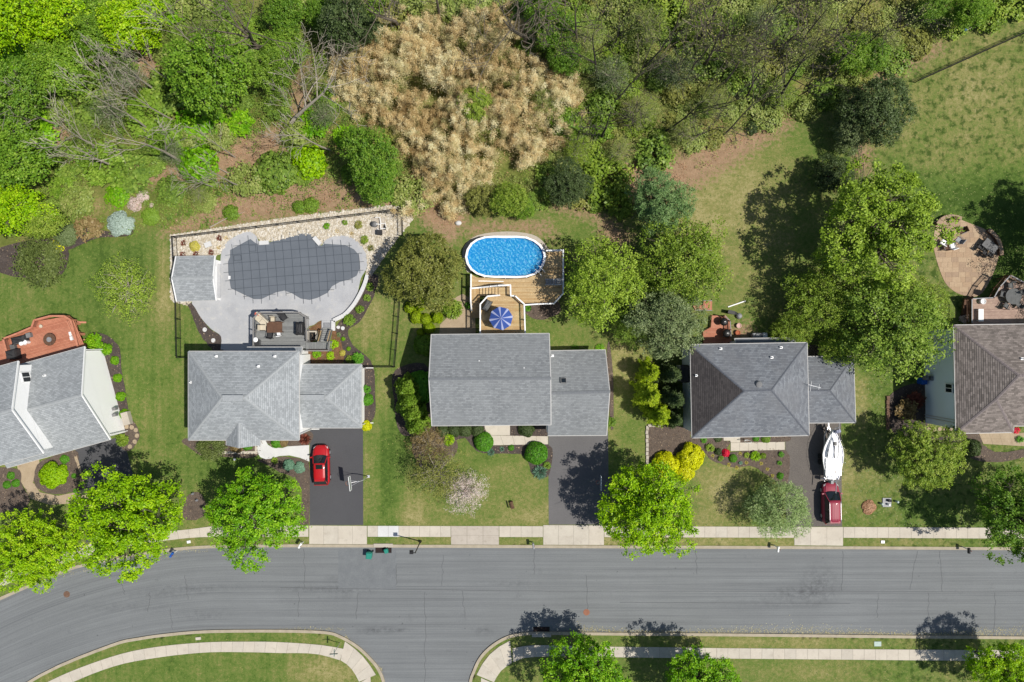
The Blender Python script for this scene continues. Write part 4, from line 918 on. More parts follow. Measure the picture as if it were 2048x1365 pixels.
# ---------------------------------------------------------------- pools
# covered in-ground pool
cv_px = [(460.4, 500.4), (500.7, 478.4), (509, 485), (518, 491), (538.5, 485), (564, 479), (603, 467.6), (619, 467), (629, 475), (642, 492.5), (650, 488), (691, 490.6), (708, 499), (716.7, 509.6), (720, 536.5), (713, 552), (701, 558.5), (679, 564.6), (664, 573), (655, 586), (635, 596), (619, 600.5), (601, 597.5), (584, 587), (569, 581.7), (552, 585), (522.6, 598.7), (508, 598.7), (488.5, 590), (461.6, 576.8), (456.7, 546), (456, 524), (460, 514)]
pool = thing('covered_pool', P(585, 535), 'freeform swimming pool under a grey strapped safety cover', 'pool')
cvw = [P(*q, .06) for q in cv_px]
def pool_cover():
    bm = MB().prism(cvw, .035, .06); o = bm.build('cover', M['cover']); o.data.transform(Matrix.Translation(-pool.location)); o.parent = pool
    u = Vector((math.cos(R(4.5)), math.sin(R(4.5)), 0)); v = Vector((-u.y, u.x, 0)); ctr = P(585, 535)
    def lines(ax, cr, step, w):
        ks = [(p - ctr).dot(cr) for p in cvw]; k = math.ceil(min(ks) / step) * step
        while k < max(ks):
            xs = []
            for i in range(len(cvw)):
                a, b = cvw[i], cvw[(i + 1) % len(cvw)]; fa, fb = (a - ctr).dot(cr) - k, (b - ctr).dot(cr) - k
                if (fa > 0) != (fb > 0): xs.append((a + (b - a) * (fa / (fa - fb)) - ctr).dot(ax))
            xs.sort()
            for i in range(0, len(xs) - 1, 2):
                if xs[i + 1] - xs[i] < .4: continue
                A = ctr + cr * k + ax * (xs[i] - .55); B = ctr + cr * k + ax * (xs[i + 1] + .55); n = 8
                mb = MB()
                pts = [A + (B - A) * t / n for t in range(n + 1)]
                for t, p in enumerate(pts): p.z = .078 - .006 * math.sin(math.pi * t / n); p += cr * .05 * math.sin(math.pi * t / n * 1.0)
                for t in range(n): mb.bar(pts[t], pts[t + 1], w, .012)
                mb.box(A, (.1, .1, .03)); mb.box(B, (.1, .1, .03))
                o = mb.build('strap', M['strap']); o.data.transform(Matrix.Translation(-pool.location)); o.parent = pool
            k += step
    lines(u, v, 1.0, .05); lines(v, u, .98, .05)
    mb = MB()
    for c, w_, h_ in (((505, 497), 13, 12), ((475, 516), 14, 10)):
        for s in (-1, 1):
            p = P(*c, .082); mb.bar(p + u * s * w_ / 34 - v * h_ / 34, p + u * s * w_ / 34 + v * h_ / 34, .05, .01); mb.bar(p + v * s * h_ / 34 - u * w_ / 34, p + v * s * h_ / 34 + u * w_ / 34, .05, .01)
    o = mb.build('cover_patch', M['strap']); o.data.transform(Matrix.Translation(-pool.location)); o.parent = pool
pool_cover()
def slab_thing(name, label, cat, c, d, rz, mat, group=None):
    o = MB().box((0, 0, d[2] / 2), d, rz=rz).build(name, mat, label=label, cat=cat, group=group); o.location = c; return o
slab_thing('jump_rock', 'long pale flat coping stone on the upper pool edge left of the bulge', 'stone', P(529, 486.5, .05), (1.1, .45, .25), R(4), M['concnew'])
slab_thing('jump_rock', 'tilted pale flat coping stone on the upper pool edge right of the bulge', 'stone', P(635, 482.5, .05), (1.1, .5, .25), R(-48), M['concnew'])
slab_thing('skimmer_lid', 'small white square lid on the left edge of the covered pool', 'lid', P(459, 555.5, .06), (.22, .36, .05), 0, M['white'])
slab_thing('flat_boulder', 'flat white boulder in the gravel above the pool house', 'boulder', P(417, 490, .02), (.8, .6, .22), R(20), M['concnew'])
# pale gravel: a bed sheet plus real stones
GRAV = w2([(341, 470), (400, 462), (500, 446), (600, 432), (700, 420), (801, 408), (822, 408), (826, 440), (800, 470), (775, 505), (758, 530), (740, 556), (730, 556), (735, 530), (731, 505), (715, 483), (691, 471), (664, 473), (650, 482), (641, 492), (626, 473), (605, 469), (560, 481), (522, 485), (512, 470), (496, 462), (469, 473), (452, 487), (443, 507), (432, 512), (352, 512), (346, 557), (353, 603), (384, 603), (376, 612), (353, 606), (341, 600)])
M['gravelbed'] = surf('pale_gravel_bed', C(220, 210, 190), C(196, 184, 162), 2.5, .95, fine=.25, fscale=7, bump=1, bscale=9)
M['stonepale'] = leafmat('pale_stones', C(196, 184, 160), C(228, 218, 200), C(244, 240, 230), 0, .0)
struct(MB().prism(GRAV, -.05, .012).build('gravel_bed', M['gravelbed']))
def pebbles(name, poly, n, smin, smax, seed, mat, z=.02):
    rs = np.random.RandomState(seed); a = np.array(poly); lo, hi = a.min(0), a.max(0)
    p = lo + (hi - lo) * rs.rand(n * 4, 2); p = p[inside(poly, p[:, 0], p[:, 1])][:n]
    n = len(p); s = smin + (smax - smin) * rs.rand(n) ** 2
    base = np.array([(1, 0, 0), (.31, .95, 0), (-.81, .59, 0), (-.81, -.59, 0), (.31, -.95, 0), (.45, .1, .55), (-.3, .3, .6), (-.1, -.4, .5)], float)
    faces = [(0, 1, 6, 5), (1, 2, 6), (2, 3, 7, 6), (3, 4, 7), (4, 0, 5, 7), (5, 6, 7)]
    ang = rs.rand(n) * 6.28; c, sn = np.cos(ang), np.sin(ang)
    jit = 1 + .3 * rs.normal(size=(n, 8, 1)) * .6
    b = base[None] * jit * s[:, None, None] * .5; b[:, :, 1] *= (.6 + .4 * rs.rand(n))[:, None]
    X = b[:, :, 0] * c[:, None] - b[:, :, 1] * sn[:, None] + p[:, 0:1]; Y = b[:, :, 0] * sn[:, None] + b[:, :, 1] * c[:, None] + p[:, 1:2]
    V = np.stack([X, Y, b[:, :, 2] + z], -1).reshape(-1, 3)
    ls = []; st = []; k = 0
    fi = [np.array(f) for f in faces]
    li = np.concatenate([np.concatenate([f for f in fi]) + 8 * i for i in range(n)]); lens = np.tile([len(f) for f in fi], n)
    me = bpy.data.meshes.new(name); me.vertices.add(len(V)); me.vertices.foreach_set('co', V.astype(np.float32).ravel())
    me.loops.add(len(li)); me.loops.foreach_set('vertex_index', li.astype(np.int32)); me.polygons.add(len(lens))
    me.polygons.foreach_set('loop_start', np.concatenate([[0], np.cumsum(lens)[:-1]]).astype(np.int32))
    at = me.attributes.new('tone', 'FLOAT', 'FACE'); at.data.foreach_set('value', np.repeat(rs.rand(n), len(faces)).astype(np.float32))
    me.update(); me.validate(); me.materials.append(mat)
    o = bpy.data.objects.new(name, me); COL.objects.link(o); o['kind'] = 'stuff'; return o
pebbles('gravel', GRAV, 7500, .12, .36, 5, M['stonepale'])
# above-ground pool
ag = thing('above_ground_pool', P(1011, 514), 'oval above-ground pool with white rim and bright blue water', 'pool')
orad = catmull([(930, 514), (941, 487), (968, 473.5), (1011, 472), (1054, 474), (1082, 490), (1092, 513), (1082, 541), (1054, 555), (1011, 556.5), (968, 554), (941, 540)], 2, True)
TOPZ = 1.32
ow = [P(*q, TOPZ) - ag.location for q in orad]; ctr = sum(ow, Vector()) / len(ow)
def inset(pl, c, k): return [c + (p - c) * k for p in pl]
iw = [p - (p - ctr).normalized() * .26 for p in ow]; il = [p - (p - ctr).normalized() * .12 for p in ow]; wl = [p - (p - ctr).normalized() * .1 for p in ow]
zset = lambda pl, z: [Vector((p.x, p.y, z)) for p in pl]
mb = MB(); n_ = len(ow)
mb.loft([zset(wl, 0), zset(wl, TOPZ - .05)], cap=False); mb.build('pool_wall', surf('pale_grey_wall', C(200, 204, 210), None), ag)
mb = MB(); ring = [zset(ow, TOPZ), zset(iw, TOPZ), zset(iw, TOPZ - .06), zset(ow, TOPZ - .06), zset(ow, TOPZ)]; mb.loft(ring, cap=False); mb.build('rim', M['white'], ag)
mb = MB(); mb.loft([zset(il, TOPZ - .06), zset(il, .1)], cap=False); mb.add(zset(il, .1), [tuple(range(n_))])
M['liner'] = surf('blue_pool_liner', C(50, 204, 255, 1.15), C(30, 186, 250, 1.15), .8, .5)
mb.build('liner', M['liner'], ag)
# water: one rippled sheet
def water_sheet():
    m, n, l, b = newmat('pool_water'); n.remove(b); out = n['Material Output']
    co = pos_of(n)
    w = n.new('ShaderNodeTexNoise'); w.inputs['Scale'].default_value = 2.2; w.inputs['Detail'].default_value = 3; w.inputs['Distortion'].default_value = 1.2; l.new(co, w.inputs[0])
    v = n.new('ShaderNodeTexWave'); v.inputs['Scale'].default_value = 1.0; v.inputs['Distortion'].default_value = 9; v.inputs['Detail'].default_value = 3; v.inputs['Detail Scale'].default_value = 1.4; v.bands_direction = 'DIAGONAL'; l.new(co, v.inputs[0])
    bn = n.new('ShaderNodeBump'); bn.inputs['Strength'].default_value = .6; bn.inputs['Distance'].default_value = .1
    l.new(math_(n, l, 'ADD', w.outputs[0], math_(n, l, 'MULTIPLY', v.outputs[0], .35)), bn.inputs['Height'])
    tr = n.new('ShaderNodeBsdfTransparent'); tr.inputs[0].default_value = (.5, .86, .98, 1)
    df = n.new('ShaderNodeBsdfDiffuse'); l.new(bn.outputs[0], df.inputs['Normal'])
    k = math_(n, l, 'ADD', math_(n, l, 'MULTIPLY', v.outputs[0], .5), math_(n, l, 'MULTIPLY', noise(n, l, co, 4.2, 4, .75, .4, .7), .6))
    r = n.new('ShaderNodeMapRange'); r.inputs[1].default_value = .45; r.inputs[2].default_value = 1.0; l.new(k, r.inputs[0])
    l.new(mix(n, l, r.outputs[0], C(22, 150, 214, 1.3), C(126, 226, 252, 1.3)), df.inputs[0])
    gl = n.new('ShaderNodeBsdfGlossy'); gl.inputs['Roughness'].default_value = .35; l.new(bn.outputs[0], gl.inputs['Normal'])
    a = n.new('ShaderNodeMixShader'); a.inputs[0].default_value = .6; l.new(tr.outputs[0], a.inputs[1]); l.new(df.outputs[0], a.inputs[2])
    c = n.new('ShaderNodeMixShader'); c.inputs[0].default_value = .03; l.new(a.outputs[0], c.inputs[1]); l.new(gl.outputs[0], c.inputs[2]); l.new(c.outputs[0], out.inputs[0])
    mb = MB(); mb.add(zset(il, .98), [tuple(range(n_))]); return mb.build('water', m, ag)
water_sheet()
mb = MB()
for q in ow[::2]: r = (q - ctr).normalized(); mb.box((q.x - r.x * .05, q.y - r.y * .05, TOPZ / 2 - .04), (.14, .14, TOPZ - .05), rz=math.atan2(r.y, r.x))
mb.build('upright', M['white'], ag)
mb = MB(); q = P(1080, 543, 1.4) - ag.location
for s in (-1, 1):
    o_ = Vector((.35, .35, 0)) * s * .55 * Vector((1, 1, 1)).length / 1.7; d_ = Vector((.4, -.4, 0))
    mb.tube([q + o_ - d_ * 1.1 + Vector((0, 0, -.35)), q + o_ - d_ * .9 + Vector((0, 0, .55)), q + o_ + Vector((0, 0, .85)), q + o_ + d_ * .9 + Vector((0, 0, .55)), q + o_ + d_ + Vector((0, 0, -.15))], .035, 6)
mb.build('ladder', M['white'], ag)
sheet('gravel_margin', catmull([(925, 515), (930, 490), (955, 471), (1000, 464), (1040, 465), (1075, 474), (1098, 500), (1098, 520), (1050, 540), (960, 540), (935, 545)], 3, True), M['concold'], z=.012)
# ---------------------------------------------------------------- decks
def boards(root, poly, z, ang, mat, w=.14, gap=.02, t=.035, prefix='plank'):
    alt = next((M[k + '2'] for k in ('cedar', 'redwood', 'greydeck', 'pinkdeck') if M[k] is mat), mat)
    u = Vector((math.cos(R(ang)), math.sin(R(ang)), 0)); v = Vector((-u.y, u.x, 0))
    pl = [Vector((p.x, p.y, 0)) for p in poly]; V = lambda p: p.dot(v); k0 = min(map(V, pl)); k1 = max(map(V, pl)); k = k0
    A = sum(pl[i].x * pl[(i + 1) % len(pl)].y - pl[(i + 1) % len(pl)].x * pl[i].y for i in range(len(pl)))
    while k < k1 - .03:
        q = clip(clip(pl, V, k), lambda p: -V(p), -min(k + w - gap, k1))
        if len(q) >= 3:
            z_ = z + srng.uniform(-.002, .002)
            MB().prism([(p.x - root.location.x, p.y - root.location.y) for p in q], z_ - t - root.location.z, z_ - root.location.z).build(prefix, mat if srng.random() < .6 else alt, root)
        k += w
def frame_under(root, poly, z, mat, post=True):
    mb = MB(); pl = [Vector((p.x, p.y, 0)) - Vector((root.location.x, root.location.y, 0)) for p in poly]; L = root.location.z
    for i in range(len(pl)): a, b = pl[i], pl[(i + 1) % len(pl)]; mb.bar(Vector((a.x, a.y, z - .16 - L)), Vector((b.x, b.y, z - .16 - L)), .05, .24)
    if post:
        for p in pl: mb.bar(Vector((p.x, p.y, -.05 - L)), Vector((p.x, p.y, z - .2 - L)), .12, .12)
    mb.build('deck_frame', mat, root)
def railing(label, pts, z, mat, cap=.12, h=.95, bal=.13, mpost=None, group=None, drop=None, balw=.03, cat='railing', capmat=None):
    """a run of deck railing: posts, top rail, bottom rail; the balusters too thin to pick apart are one part"""
    q = [P(a, b, z + h) for a, b in pts] if not isinstance(pts[0], Vector) else [p.copy() for p in pts]
    zz = [z] * len(q) if drop is None else drop
    for p, k in zip(q, zz): p.z = k
    root = thing('deck_railing', q[0], label, cat, group); L = q[0]
    tr = MB(); br = MB(); bl = MB()
    for i in range(len(q) - 1):
        a, b = q[i] - L, q[i + 1] - L; up = Vector((0, 0, h))
        MB().bar(a + up, b + up, cap, .05).build('top_rail', capmat or mat, root); br.bar(a + up * .1, b + up * .1, .05, .06)
        n = max(1, int((b - a).length / bal))
        for k in range(1, n): p = a + (b - a) * k / n; bl.bar(p + up * .1, p + up * .97, balw, balw)
    for i, p in enumerate(q):
        a = p - L; MB().bar(a - Vector((0, 0, .1)), a + Vector((0, 0, h + .08)), .12, .12).build('post', mpost or mat, root)
    br.build('bottom_rail', mat, root)
    if bl.v: bl.build('baluster', mat, root, kind='stuff')
    return root
def stairs(name, label, a, b, w, z0, z1, n, mat, cat='stairs'):
    """flight from a (foot) to b (head), world points; treads are parts"""
    root = thing(name, Vector((a.x, a.y, 0)), label, cat); d = Vector((b.x - a.x, b.y - a.y, 0)); L = d.length; u = d / L; s = Vector((-u.y, u.x, 0)); ang = math.atan2(u.y, u.x)
    for i in range(n):
        z = z0 + (z1 - z0) * (i + 1) / (n + 1); p = u * (L * (i + .5) / n)
        MB().box((p.x, p.y, z - .02), (L / n * 1.04, w, .045), rz=ang).build('tread', mat, root)
    mb = MB()
    for k in (-1, 1): mb.bar(s * k * w / 2 + Vector((0, 0, z0 - .1)), s * k * w / 2 + u * L + Vector((0, 0, z1 - .15)), .05, .26)
    mb.build('stringer', mat, root); return root
# -- cedar deck round the oval pool
ZP, ZU = 1.22, 2.3
dk = thing('pool_deck', P(1040, 580, 0), 'cedar board deck wrapping the lower right side of the oval pool', 'deck')
pts = [(941.5, 549), (954, 556), (968, 556.5), (1011, 559), (1054, 557.5), (1084, 544), (1094.5, 513), (1092, 501), (1127, 500), (1127, 587), (1109, 608), (1048, 610.5), (1030, 592.5), (1022, 592), (1020, 574), (941.5, 576)]
pw = [P(*q, ZP) for q in pts]; boards(dk, pw, ZP, 0, M['cedar']); frame_under(dk, pw, ZP, M['cedar'])
du = thing('upper_deck', P(1004, 640, 0), 'cedar board deck under the blue umbrella behind the middle house', 'deck')
up = [P(*q, ZU) for q in [(960.5, 672), (960.5, 608), (976, 593), (997, 592), (997, 575.5), (1020.5, 575), (1021, 592), (1030, 592.5), (1047, 607), (1049, 672)]]
boards(du, up, ZU, 0, M['cedar']); frame_under(du, up, ZU, M['cedar'])
ld = thing('stair_landing', P(950, 590, 0), 'small cedar landing at the turn of the pool deck stairs', 'landing')
lp = [P(*q, 1.2) for q in [(942, 577), (959, 577), (959, 602), (942, 602)]]; boards(ld, lp, 1.2, 90, M['cedar']); frame_under(ld, lp, 1.2, M['cedar'])
stairs('deck_stairs', 'cedar flight rising right from the landing to the upper deck', P(960, 584, 1.2), P(997, 583.5, 2.2), .95, 1.2, 2.3, 6, M['cedar'])
stairs('deck_stairs', 'cedar flight dropping from the landing to the tan patio', P(951, 636, 0), P(951, 603, 1.1), .95, 0.0, 1.2, 6, M['cedar'])
VR = dict(mat=M['white'], cap=.15, mpost=M['white'])
def vr(label, pts, z, **k): return railing(label, pts, z, M['white'], .15, mpost=M['white'], balw=.03, group=None, **k)
vr('white vinyl railing along the top right corner and right side of the pool deck', [(1093, 501.5), (1126.5, 500.5), (1126.5, 545), (1126.5, 587), (1108, 607.5), (1078, 608.5), (1048.5, 610.5)], ZP)
vr('white vinyl railing on the left end of the pool deck', [(942, 549.5), (942, 575)], ZP)
vr('long white vinyl railing between the pool deck and the stairs', [(942, 575.5), (960, 574), (980.5, 572.5), (997, 571.5), (1021, 570.5), (1021.5, 592), (1030, 592)], ZU, drop=[1.2, 1.2, 1.8, ZU, ZU, ZU, ZU])
vr('white vinyl railing running from the landing down the left of the lower stairs', [(941.5, 576), (941.5, 603), (942.5, 620)], 1.2, drop=[1.2, 1.2, .4])
vr('white vinyl railing on the left and upper left of the umbrella deck', [(960.5, 668), (960.5, 638), (960.5, 609), (975, 593), (999, 591)], ZU)
vr('white vinyl railing on the right side of the umbrella deck', [(1030, 592), (1048.5, 608.5), (1049.5, 640), (1050.5, 668)], ZU)
# umbrella
um = thing('patio_umbrella', P(1002, 637, ZU), 'blue patio umbrella with pale stripes, open over the upper deck', 'umbrella')
r_, n_ = 1.32, 8; apex = Vector((0, 0, 2.55)); off = P(1002, 637, ZU + 2.3) - um.location; off.z = 0
for k in range(n_):
    a0 = 2 * math.pi * k / n_ + .15; a1 = a0 + 2 * math.pi / n_
    p0, p1 = [Vector((math.cos(a) * r_, math.sin(a) * r_, 1.95)) + off for a in (a0, a1)]; A = apex + off
    def tri(t0, t1, m, nm):
        q0, q1 = p0 + (p1 - p0) * t0, p0 + (p1 - p0) * t1
        MB().add([A, q0, q1, A - Vector((0, 0, .02)), q0 - Vector((0, 0, .02)), q1 - Vector((0, 0, .02)), q0 - Vector((0, 0, .13)), q1 - Vector((0, 0, .13))], [(0, 1, 2), (3, 5, 4), (1, 6, 7, 2)]).build(nm, m, um)
    tri(.14, .86, M['umbblue'], 'canopy_panel'); tri(0, .14, M['umbpale'], 'canopy_stripe'); tri(.86, 1, M['umbpale'], 'canopy_stripe')
    MB().tube([A - Vector((0, 0, .06)), p0 - Vector((0, 0, .05))], .018, 4).build('rib', M['white'], um)
MB().tube([off, off + apex + Vector((0, 0, .12))], .03, 8).build('pole', M['white'], um)
MB().lathe([(.32, 0), (.32, .06), (.08, .12), (.04, .3)], 14, off).build('base', M['greypaint'], um)
tb = thing('patio_table', P(1003, 645, ZU), 'white table under the blue umbrella', 'table')
MB().lathe([(.72, .70), (.75, .72), (.75, .74), (.02, .74)], 20).build('tabletop', M['white'], tb)
for k in range(4): a = k * math.pi / 2 + .4; MB().tube([(math.cos(a) * .6, math.sin(a) * .6, 0), (math.cos(a) * .4, math.sin(a) * .4, .72)], .03, 6).build('leg', M['white'], tb)
def grill_cover(name, label, px, py, z, w, d, h, rz, mat=None, cat='grill'):
    t = thing(name, P(px, py, z), label, cat, rz=R(rz))
    mb = MB(); prof = [(0, 1.0), (.25, .98), (.62, .96), (.85, .86), (.97, .62), (1, .4)]
    rings = []
    for hz, s in prof:
        s2 = .93 + .07 * (1 - hz) if hz < .8 else .62 + (1 - hz) * 1.5
        rings.append([Vector((sx * w / 2 * (s2 if not k else s2 * .9), sy * d / 2 * (s if hz > .8 else s2) * (1 if k else .9), h * hz)) for sx, sy, k in ((-1, -1, 1), (-1, -1, 0), (1, -1, 0), (1, -1, 1), (1, 1, 1), (1, 1, 0), (-1, 1, 0), (-1, 1, 1))])
    mb.loft(rings); o = mb.build('cover', mat or M['blackfab'], t)
    hd = MB(); hd.bar((-w * .3, -d * .42, h * .72), (w * .3, -d * .42, h * .72), .04, .04); hd.build('handle_bar', M['greypaint'], t); return t
grill_cover('covered_grill', 'grey covered grill in the upper left corner of the umbrella deck', 974.5, 612, ZU, 1.45, .75, 1.15, 62, M['greycloth'])
def lounger(name, label, px, py, z, rz, mat, mf, L=1.9, w=.65, cat='lounge chair'):
    t = thing(name, P(px, py, z), label, cat, rz=R(rz))
    for k in range(7):
        x = -L * .5 + .15 + k * .17; MB().box((x, 0, .36), (.13, w, .03)).build('slat', mat, t)
    for k in range(5):
        x = .2 + k * .15; MB().box((x + .12, 0, .40 + k * .09), (.13, w, .03), M=Matrix.Rotation(R(-32), 3, 'Y')).build('slat', mat, t)
    fr = MB()
    for s in (-1, 1): fr.bar((-L / 2, s * w / 2, .34), (L / 2 - .1, s * w / 2, .34), .05, .05); fr.bar((.2, s * w / 2, .38), (L / 2, s * w / 2, .85), .04, .04)
    fr.build('frame', mf, t)
    for sx in (-.7, .5):
        for s in (-1, 1): MB().bar((sx, s * w / 2, 0), (sx, s * w / 2, .34), .05, .05).build('leg', mf, t)
    return t
lounger('sun_lounger', 'pale grey slatted lounger on the pool deck under the tree', 1106, 565, ZP, 0, M['silver'], M['white'])
slab_thing('pool_pole', 'long pale pole lying along the pool edge on the deck', 'pole', P(982, 563, ZP), (2.9, .09, .06), R(-1), M['white'])
# -- grey composite deck behind the house with the covered pool
ZG = 1.7
dg = thing('rear_deck', P(560, 660, 0), 'grey composite deck with outdoor dining set beside the covered pool', 'deck')
gp = [P(*q, ZG) for q in [(510, 697), (510, 640), (520, 628.5), (596, 628), (609, 637), (611, 686), (656, 686), (656, 700), (606, 700), (604, 697)]]
boards(dg, gp[:6] + [P(611, 697, ZG)], ZG, 0, M['greydeck']); boards(dg, [P(611.5, 685, ZG), P(656, 685, ZG), P(656, 700, ZG), P(611.5, 700, ZG)], ZG, 90, M['greydeck']); frame_under(dg, gp, ZG, M['darkrail'])
railing('grey railing round the left and top of the composite deck', [(506.5, 691), (506.5, 664), (506.5, 637), (518, 625.3), (557, 625), (596, 625), (611.5, 634), (613, 660), (614, 683)], ZG, M['darkrail'], .14, bal=.12, balw=.035, mpost=M['darkrail'])
railing('grey railing on the right end of the deck walkway', [(610, 702), (657.5, 702), (659.5, 684)], ZG, M['darkrail'], .12, bal=.12, balw=.035)
st = stairs('deck_stairs', 'grey composite flight from the deck walkway to the stepping pad', P(655, 656, 0), P(649, 684, 1.5), 1.0, .1, ZG, 7, M['greydeck'])
railing('pale wood railing on the left of the composite stairs', [P(647, 661, .3), P(640.5, 684, ZG)], 0, M['darkrail'], .1, bal=.12, balw=.035, drop=[.3, ZG], capmat=M['cedar'])
railing('pale wood railing on the right of the composite stairs', [P(665, 661, .3), P(659, 684, ZG)], 0, M['darkrail'], .1, bal=.12, balw=.035, drop=[.3, ZG], capmat=M['cedar'])
sp = thing('step_pad', P(654, 652), 'grey stepped landing pad at the foot of the composite stairs', 'step')
MB().box((0, 0, .06), (1.2, 1.25, .12)).build('lower_step', M['concpatio'], sp); MB().box((.12, -.12, .17), (.92, .95, .1)).build('upper_step', M['silver'], sp)
wb = thing('window_well', P(626.5, 673), 'pale low box with dark inside beneath the composite stairs', 'box')
mb = MB()
for c, d_ in (((0, .55, .3), (1.1, .16, .6)), ((-.5, 0, .3), (.16, .95, .6)), ((.5, 0, .3), (.16, .95, .6))): mb.box(c, d_)
mb.build('rim', M['conc'], wb); MB().box((0, 0, .02), (.85, .95, .06)).build('floor_panel', M['black'], wb)
# furniture on it
def table(name, label, px, py, z, w, d, mat, rz=0, h=.74):
    t = thing(name, P(px, py, z), label, 'table', rz=R(rz)); MB().box((0, 0, h - .02), (w, d, .05)).build('tabletop', mat, t)
    for sx in (-1, 1):
        for sy in (-1, 1): MB().bar((sx * (w / 2 - .08), sy * (d / 2 - .08), 0), (sx * (w / 2 - .08), sy * (d / 2 - .08), h - .04), .06, .06).build('leg', mat, t)
    return t
def chair(name, label, px, py, z, rz, mat, mf, s=1.0, arms=True, cat='chair', group=None, reclined=0):
    t = thing(name, P(px, py, z), label, cat, group, rz=R(rz)); w = .52 * s
    MB().box((0, 0, .44), (w, w, .07)).build('seat', mat, t)
    MB().box((0, w / 2 + .04 + reclined * .15, .72), (w, .06, .55), M=Matrix.Rotation(R(-12 - 25 * reclined), 3, 'X')).build('backrest', mat, t)
    for sx in (-1, 1):
        for sy in (-1, 1): MB().bar((sx * w / 2, sy * w / 2, 0), (sx * w / 2, sy * w / 2, .42), .04, .04).build('leg', mf, t)
        if arms: MB().bar((sx * (w / 2 + .02), -w / 2, .64), (sx * (w / 2 + .02), w / 2, .66), .06, .04).build('arm', mf, t)
    return t
table('dining_table', 'brown rectangular dining table on the grey composite deck', 553.5, 655, ZG, 1.75, 1.25, M['brownwood'])
chair('dining_chair', 'white-seated chair above the brown dining table', 549, 640, ZG, 0, M['cream'], M['black'], 1.1)
chair('dining_chair', 'cream chair at the left end of the brown dining table', 529, 656, ZG, 90, M['cream'], M['black'], 1.2)
chair('dining_chair', 'white-seated chair below the right end of the brown dining table', 561, 667, ZG, 190, M['white'], M['black'], 1.0)
chair('dining_chair', 'dark wicker chair below the left end of the brown dining table', 543.5, 671, ZG, 170, M['blackfab'], M['black'], 1.15)
chair('lounge_chair', 'black reclining chair on the upper part of the grey deck', 570.5, 635, ZG, 35, M['blackfab'], M['black'], 1.25, reclined=1)
so = thing('outdoor_loveseat', P(525, 641, ZG), 'cream cushioned loveseat with coral cushion in the deck corner', 'loveseat', rz=R(-42))
for x in (-.45, .45): MB().box((x, 0, .4), (.86, .75, .16)).build('seat_cushion', M['cream'], so); MB().box((x, .42, .62), (.86, .16, .5)).build('back_cushion', M['cream'], so)
MB().box((0, .05, .2), (1.9, .95, .22)).build('frame', M['darkrail'], so); MB().box((-.72, .28, .62), (.5, .3, .34), rz=.5).build('throw_cushion', M['coral'], so)
grill_cover('covered_grill', 'long black covered grill on the right side of the grey deck', 602, 658, ZG, 1.55, .8, 1.2, 90)
bs = thing('garden_box', P(515.5, 686, ZG), 'dark storage basket in the bottom left corner of the grey deck', 'basket')
MB().box((0, 0, .3), (.75, .7, .6)).build('body', M['greycloth'], bs); MB().box((0, 0, .63), (.82, .76, .06)).build('lid', M['blackfab'], bs)
o = MB().lathe([(.05, .9), (.26, .98), (.28, 1.02), (.2, 1.07), (.02, 1.1)], 14).tube([(0, 0, 0), (0, 0, .95)], .04, 6).build('patio_lamp', M['white'], label='round white lamp standing beside the basket on the grey deck', cat='lamp'); o.location = P(517.5, 680, ZG)
kb = thing('kettle_grill', P(448, 704, 0), 'black kettle grill in the shade at the back of the pool house owner home', 'grill')
kb['label'] = 'black kettle grill in the shade against the back wall left of the grey deck'
MB().lathe([(.05, .45), (.25, .55), (.3, .7), (.28, .85), (.15, .98), (.03, 1.02)], 16).build('bowl', M['black'], kb)
for k in range(3): a = k * 2.09; MB().tube([(math.cos(a) * .3, math.sin(a) * .3, 0), (math.cos(a) * .15, math.sin(a) * .15, .55)], .02, 5).build('leg', M['steel'], kb)
# retaining wall of single cap stones
rw = thing('retaining_wall', P(715, 600), 'low curved retaining wall of pale blocks right of the pool patio', 'wall')
pl = along(catmull([(736, 551), (731, 568), (722, 588), (709, 610), (692, 629), (678, 637), (668, 642)], 5), 20) + [(668, 648), (668, 655), (668, 662)]
for i in range(len(pl) - 1):
    a, b = P(*pl[i]), P(*pl[i + 1]); m_ = (a + b) / 2 - rw.location; L = (b - a).length; rz = math.atan2(b.y - a.y, b.x - a.x)
    MB().box((m_.x, m_.y, .17), (L * .96, .36, .34), rz=rz).build('block', M['conc'], rw); MB().box((m_.x, m_.y, .38), (L * .985, .44, .08), rz=rz).build('capstone', M['concnew'], rw)
def flat_stone(label, px, py, r, mat, group=None, name='stepping_stone', ry=None):
    a = [(math.cos(t) * r * rng.uniform(.85, 1.1), math.sin(t) * (ry or r) * rng.uniform(.85, 1.1)) for t in [k * 6.283 / 9 for k in range(9)]]
    o = MB().prism(a, -.02, .07).build(name, mat, label=label, cat='stone', group=group); o.location = P(px, py); return o
flat_stone('white stepping stone at the foot of the retaining wall, left of a pair', 677, 655, .22, M['concnew']); flat_stone('white stepping stone at the foot of the retaining wall, right of a pair', 686, 657, .24, M['concnew'])
flat_stone('white stepping stone in the left mulch strip, nearer the pool house', 410, 660, .26, M['concnew']); flat_stone('white stepping stone in the left mulch strip, nearer the house wall', 427, 681, .26, M['concnew'])
for k, q in enumerate([(254, 854), (264, 855), (272, 860.5), (274.5, 872), (270, 884), (260.5, 893.5)]):
    flat_stone('round tan stepping stone in the curved row beside the white gable wall', *q, .27, M['tanconc'], 'row of round stepping stones')
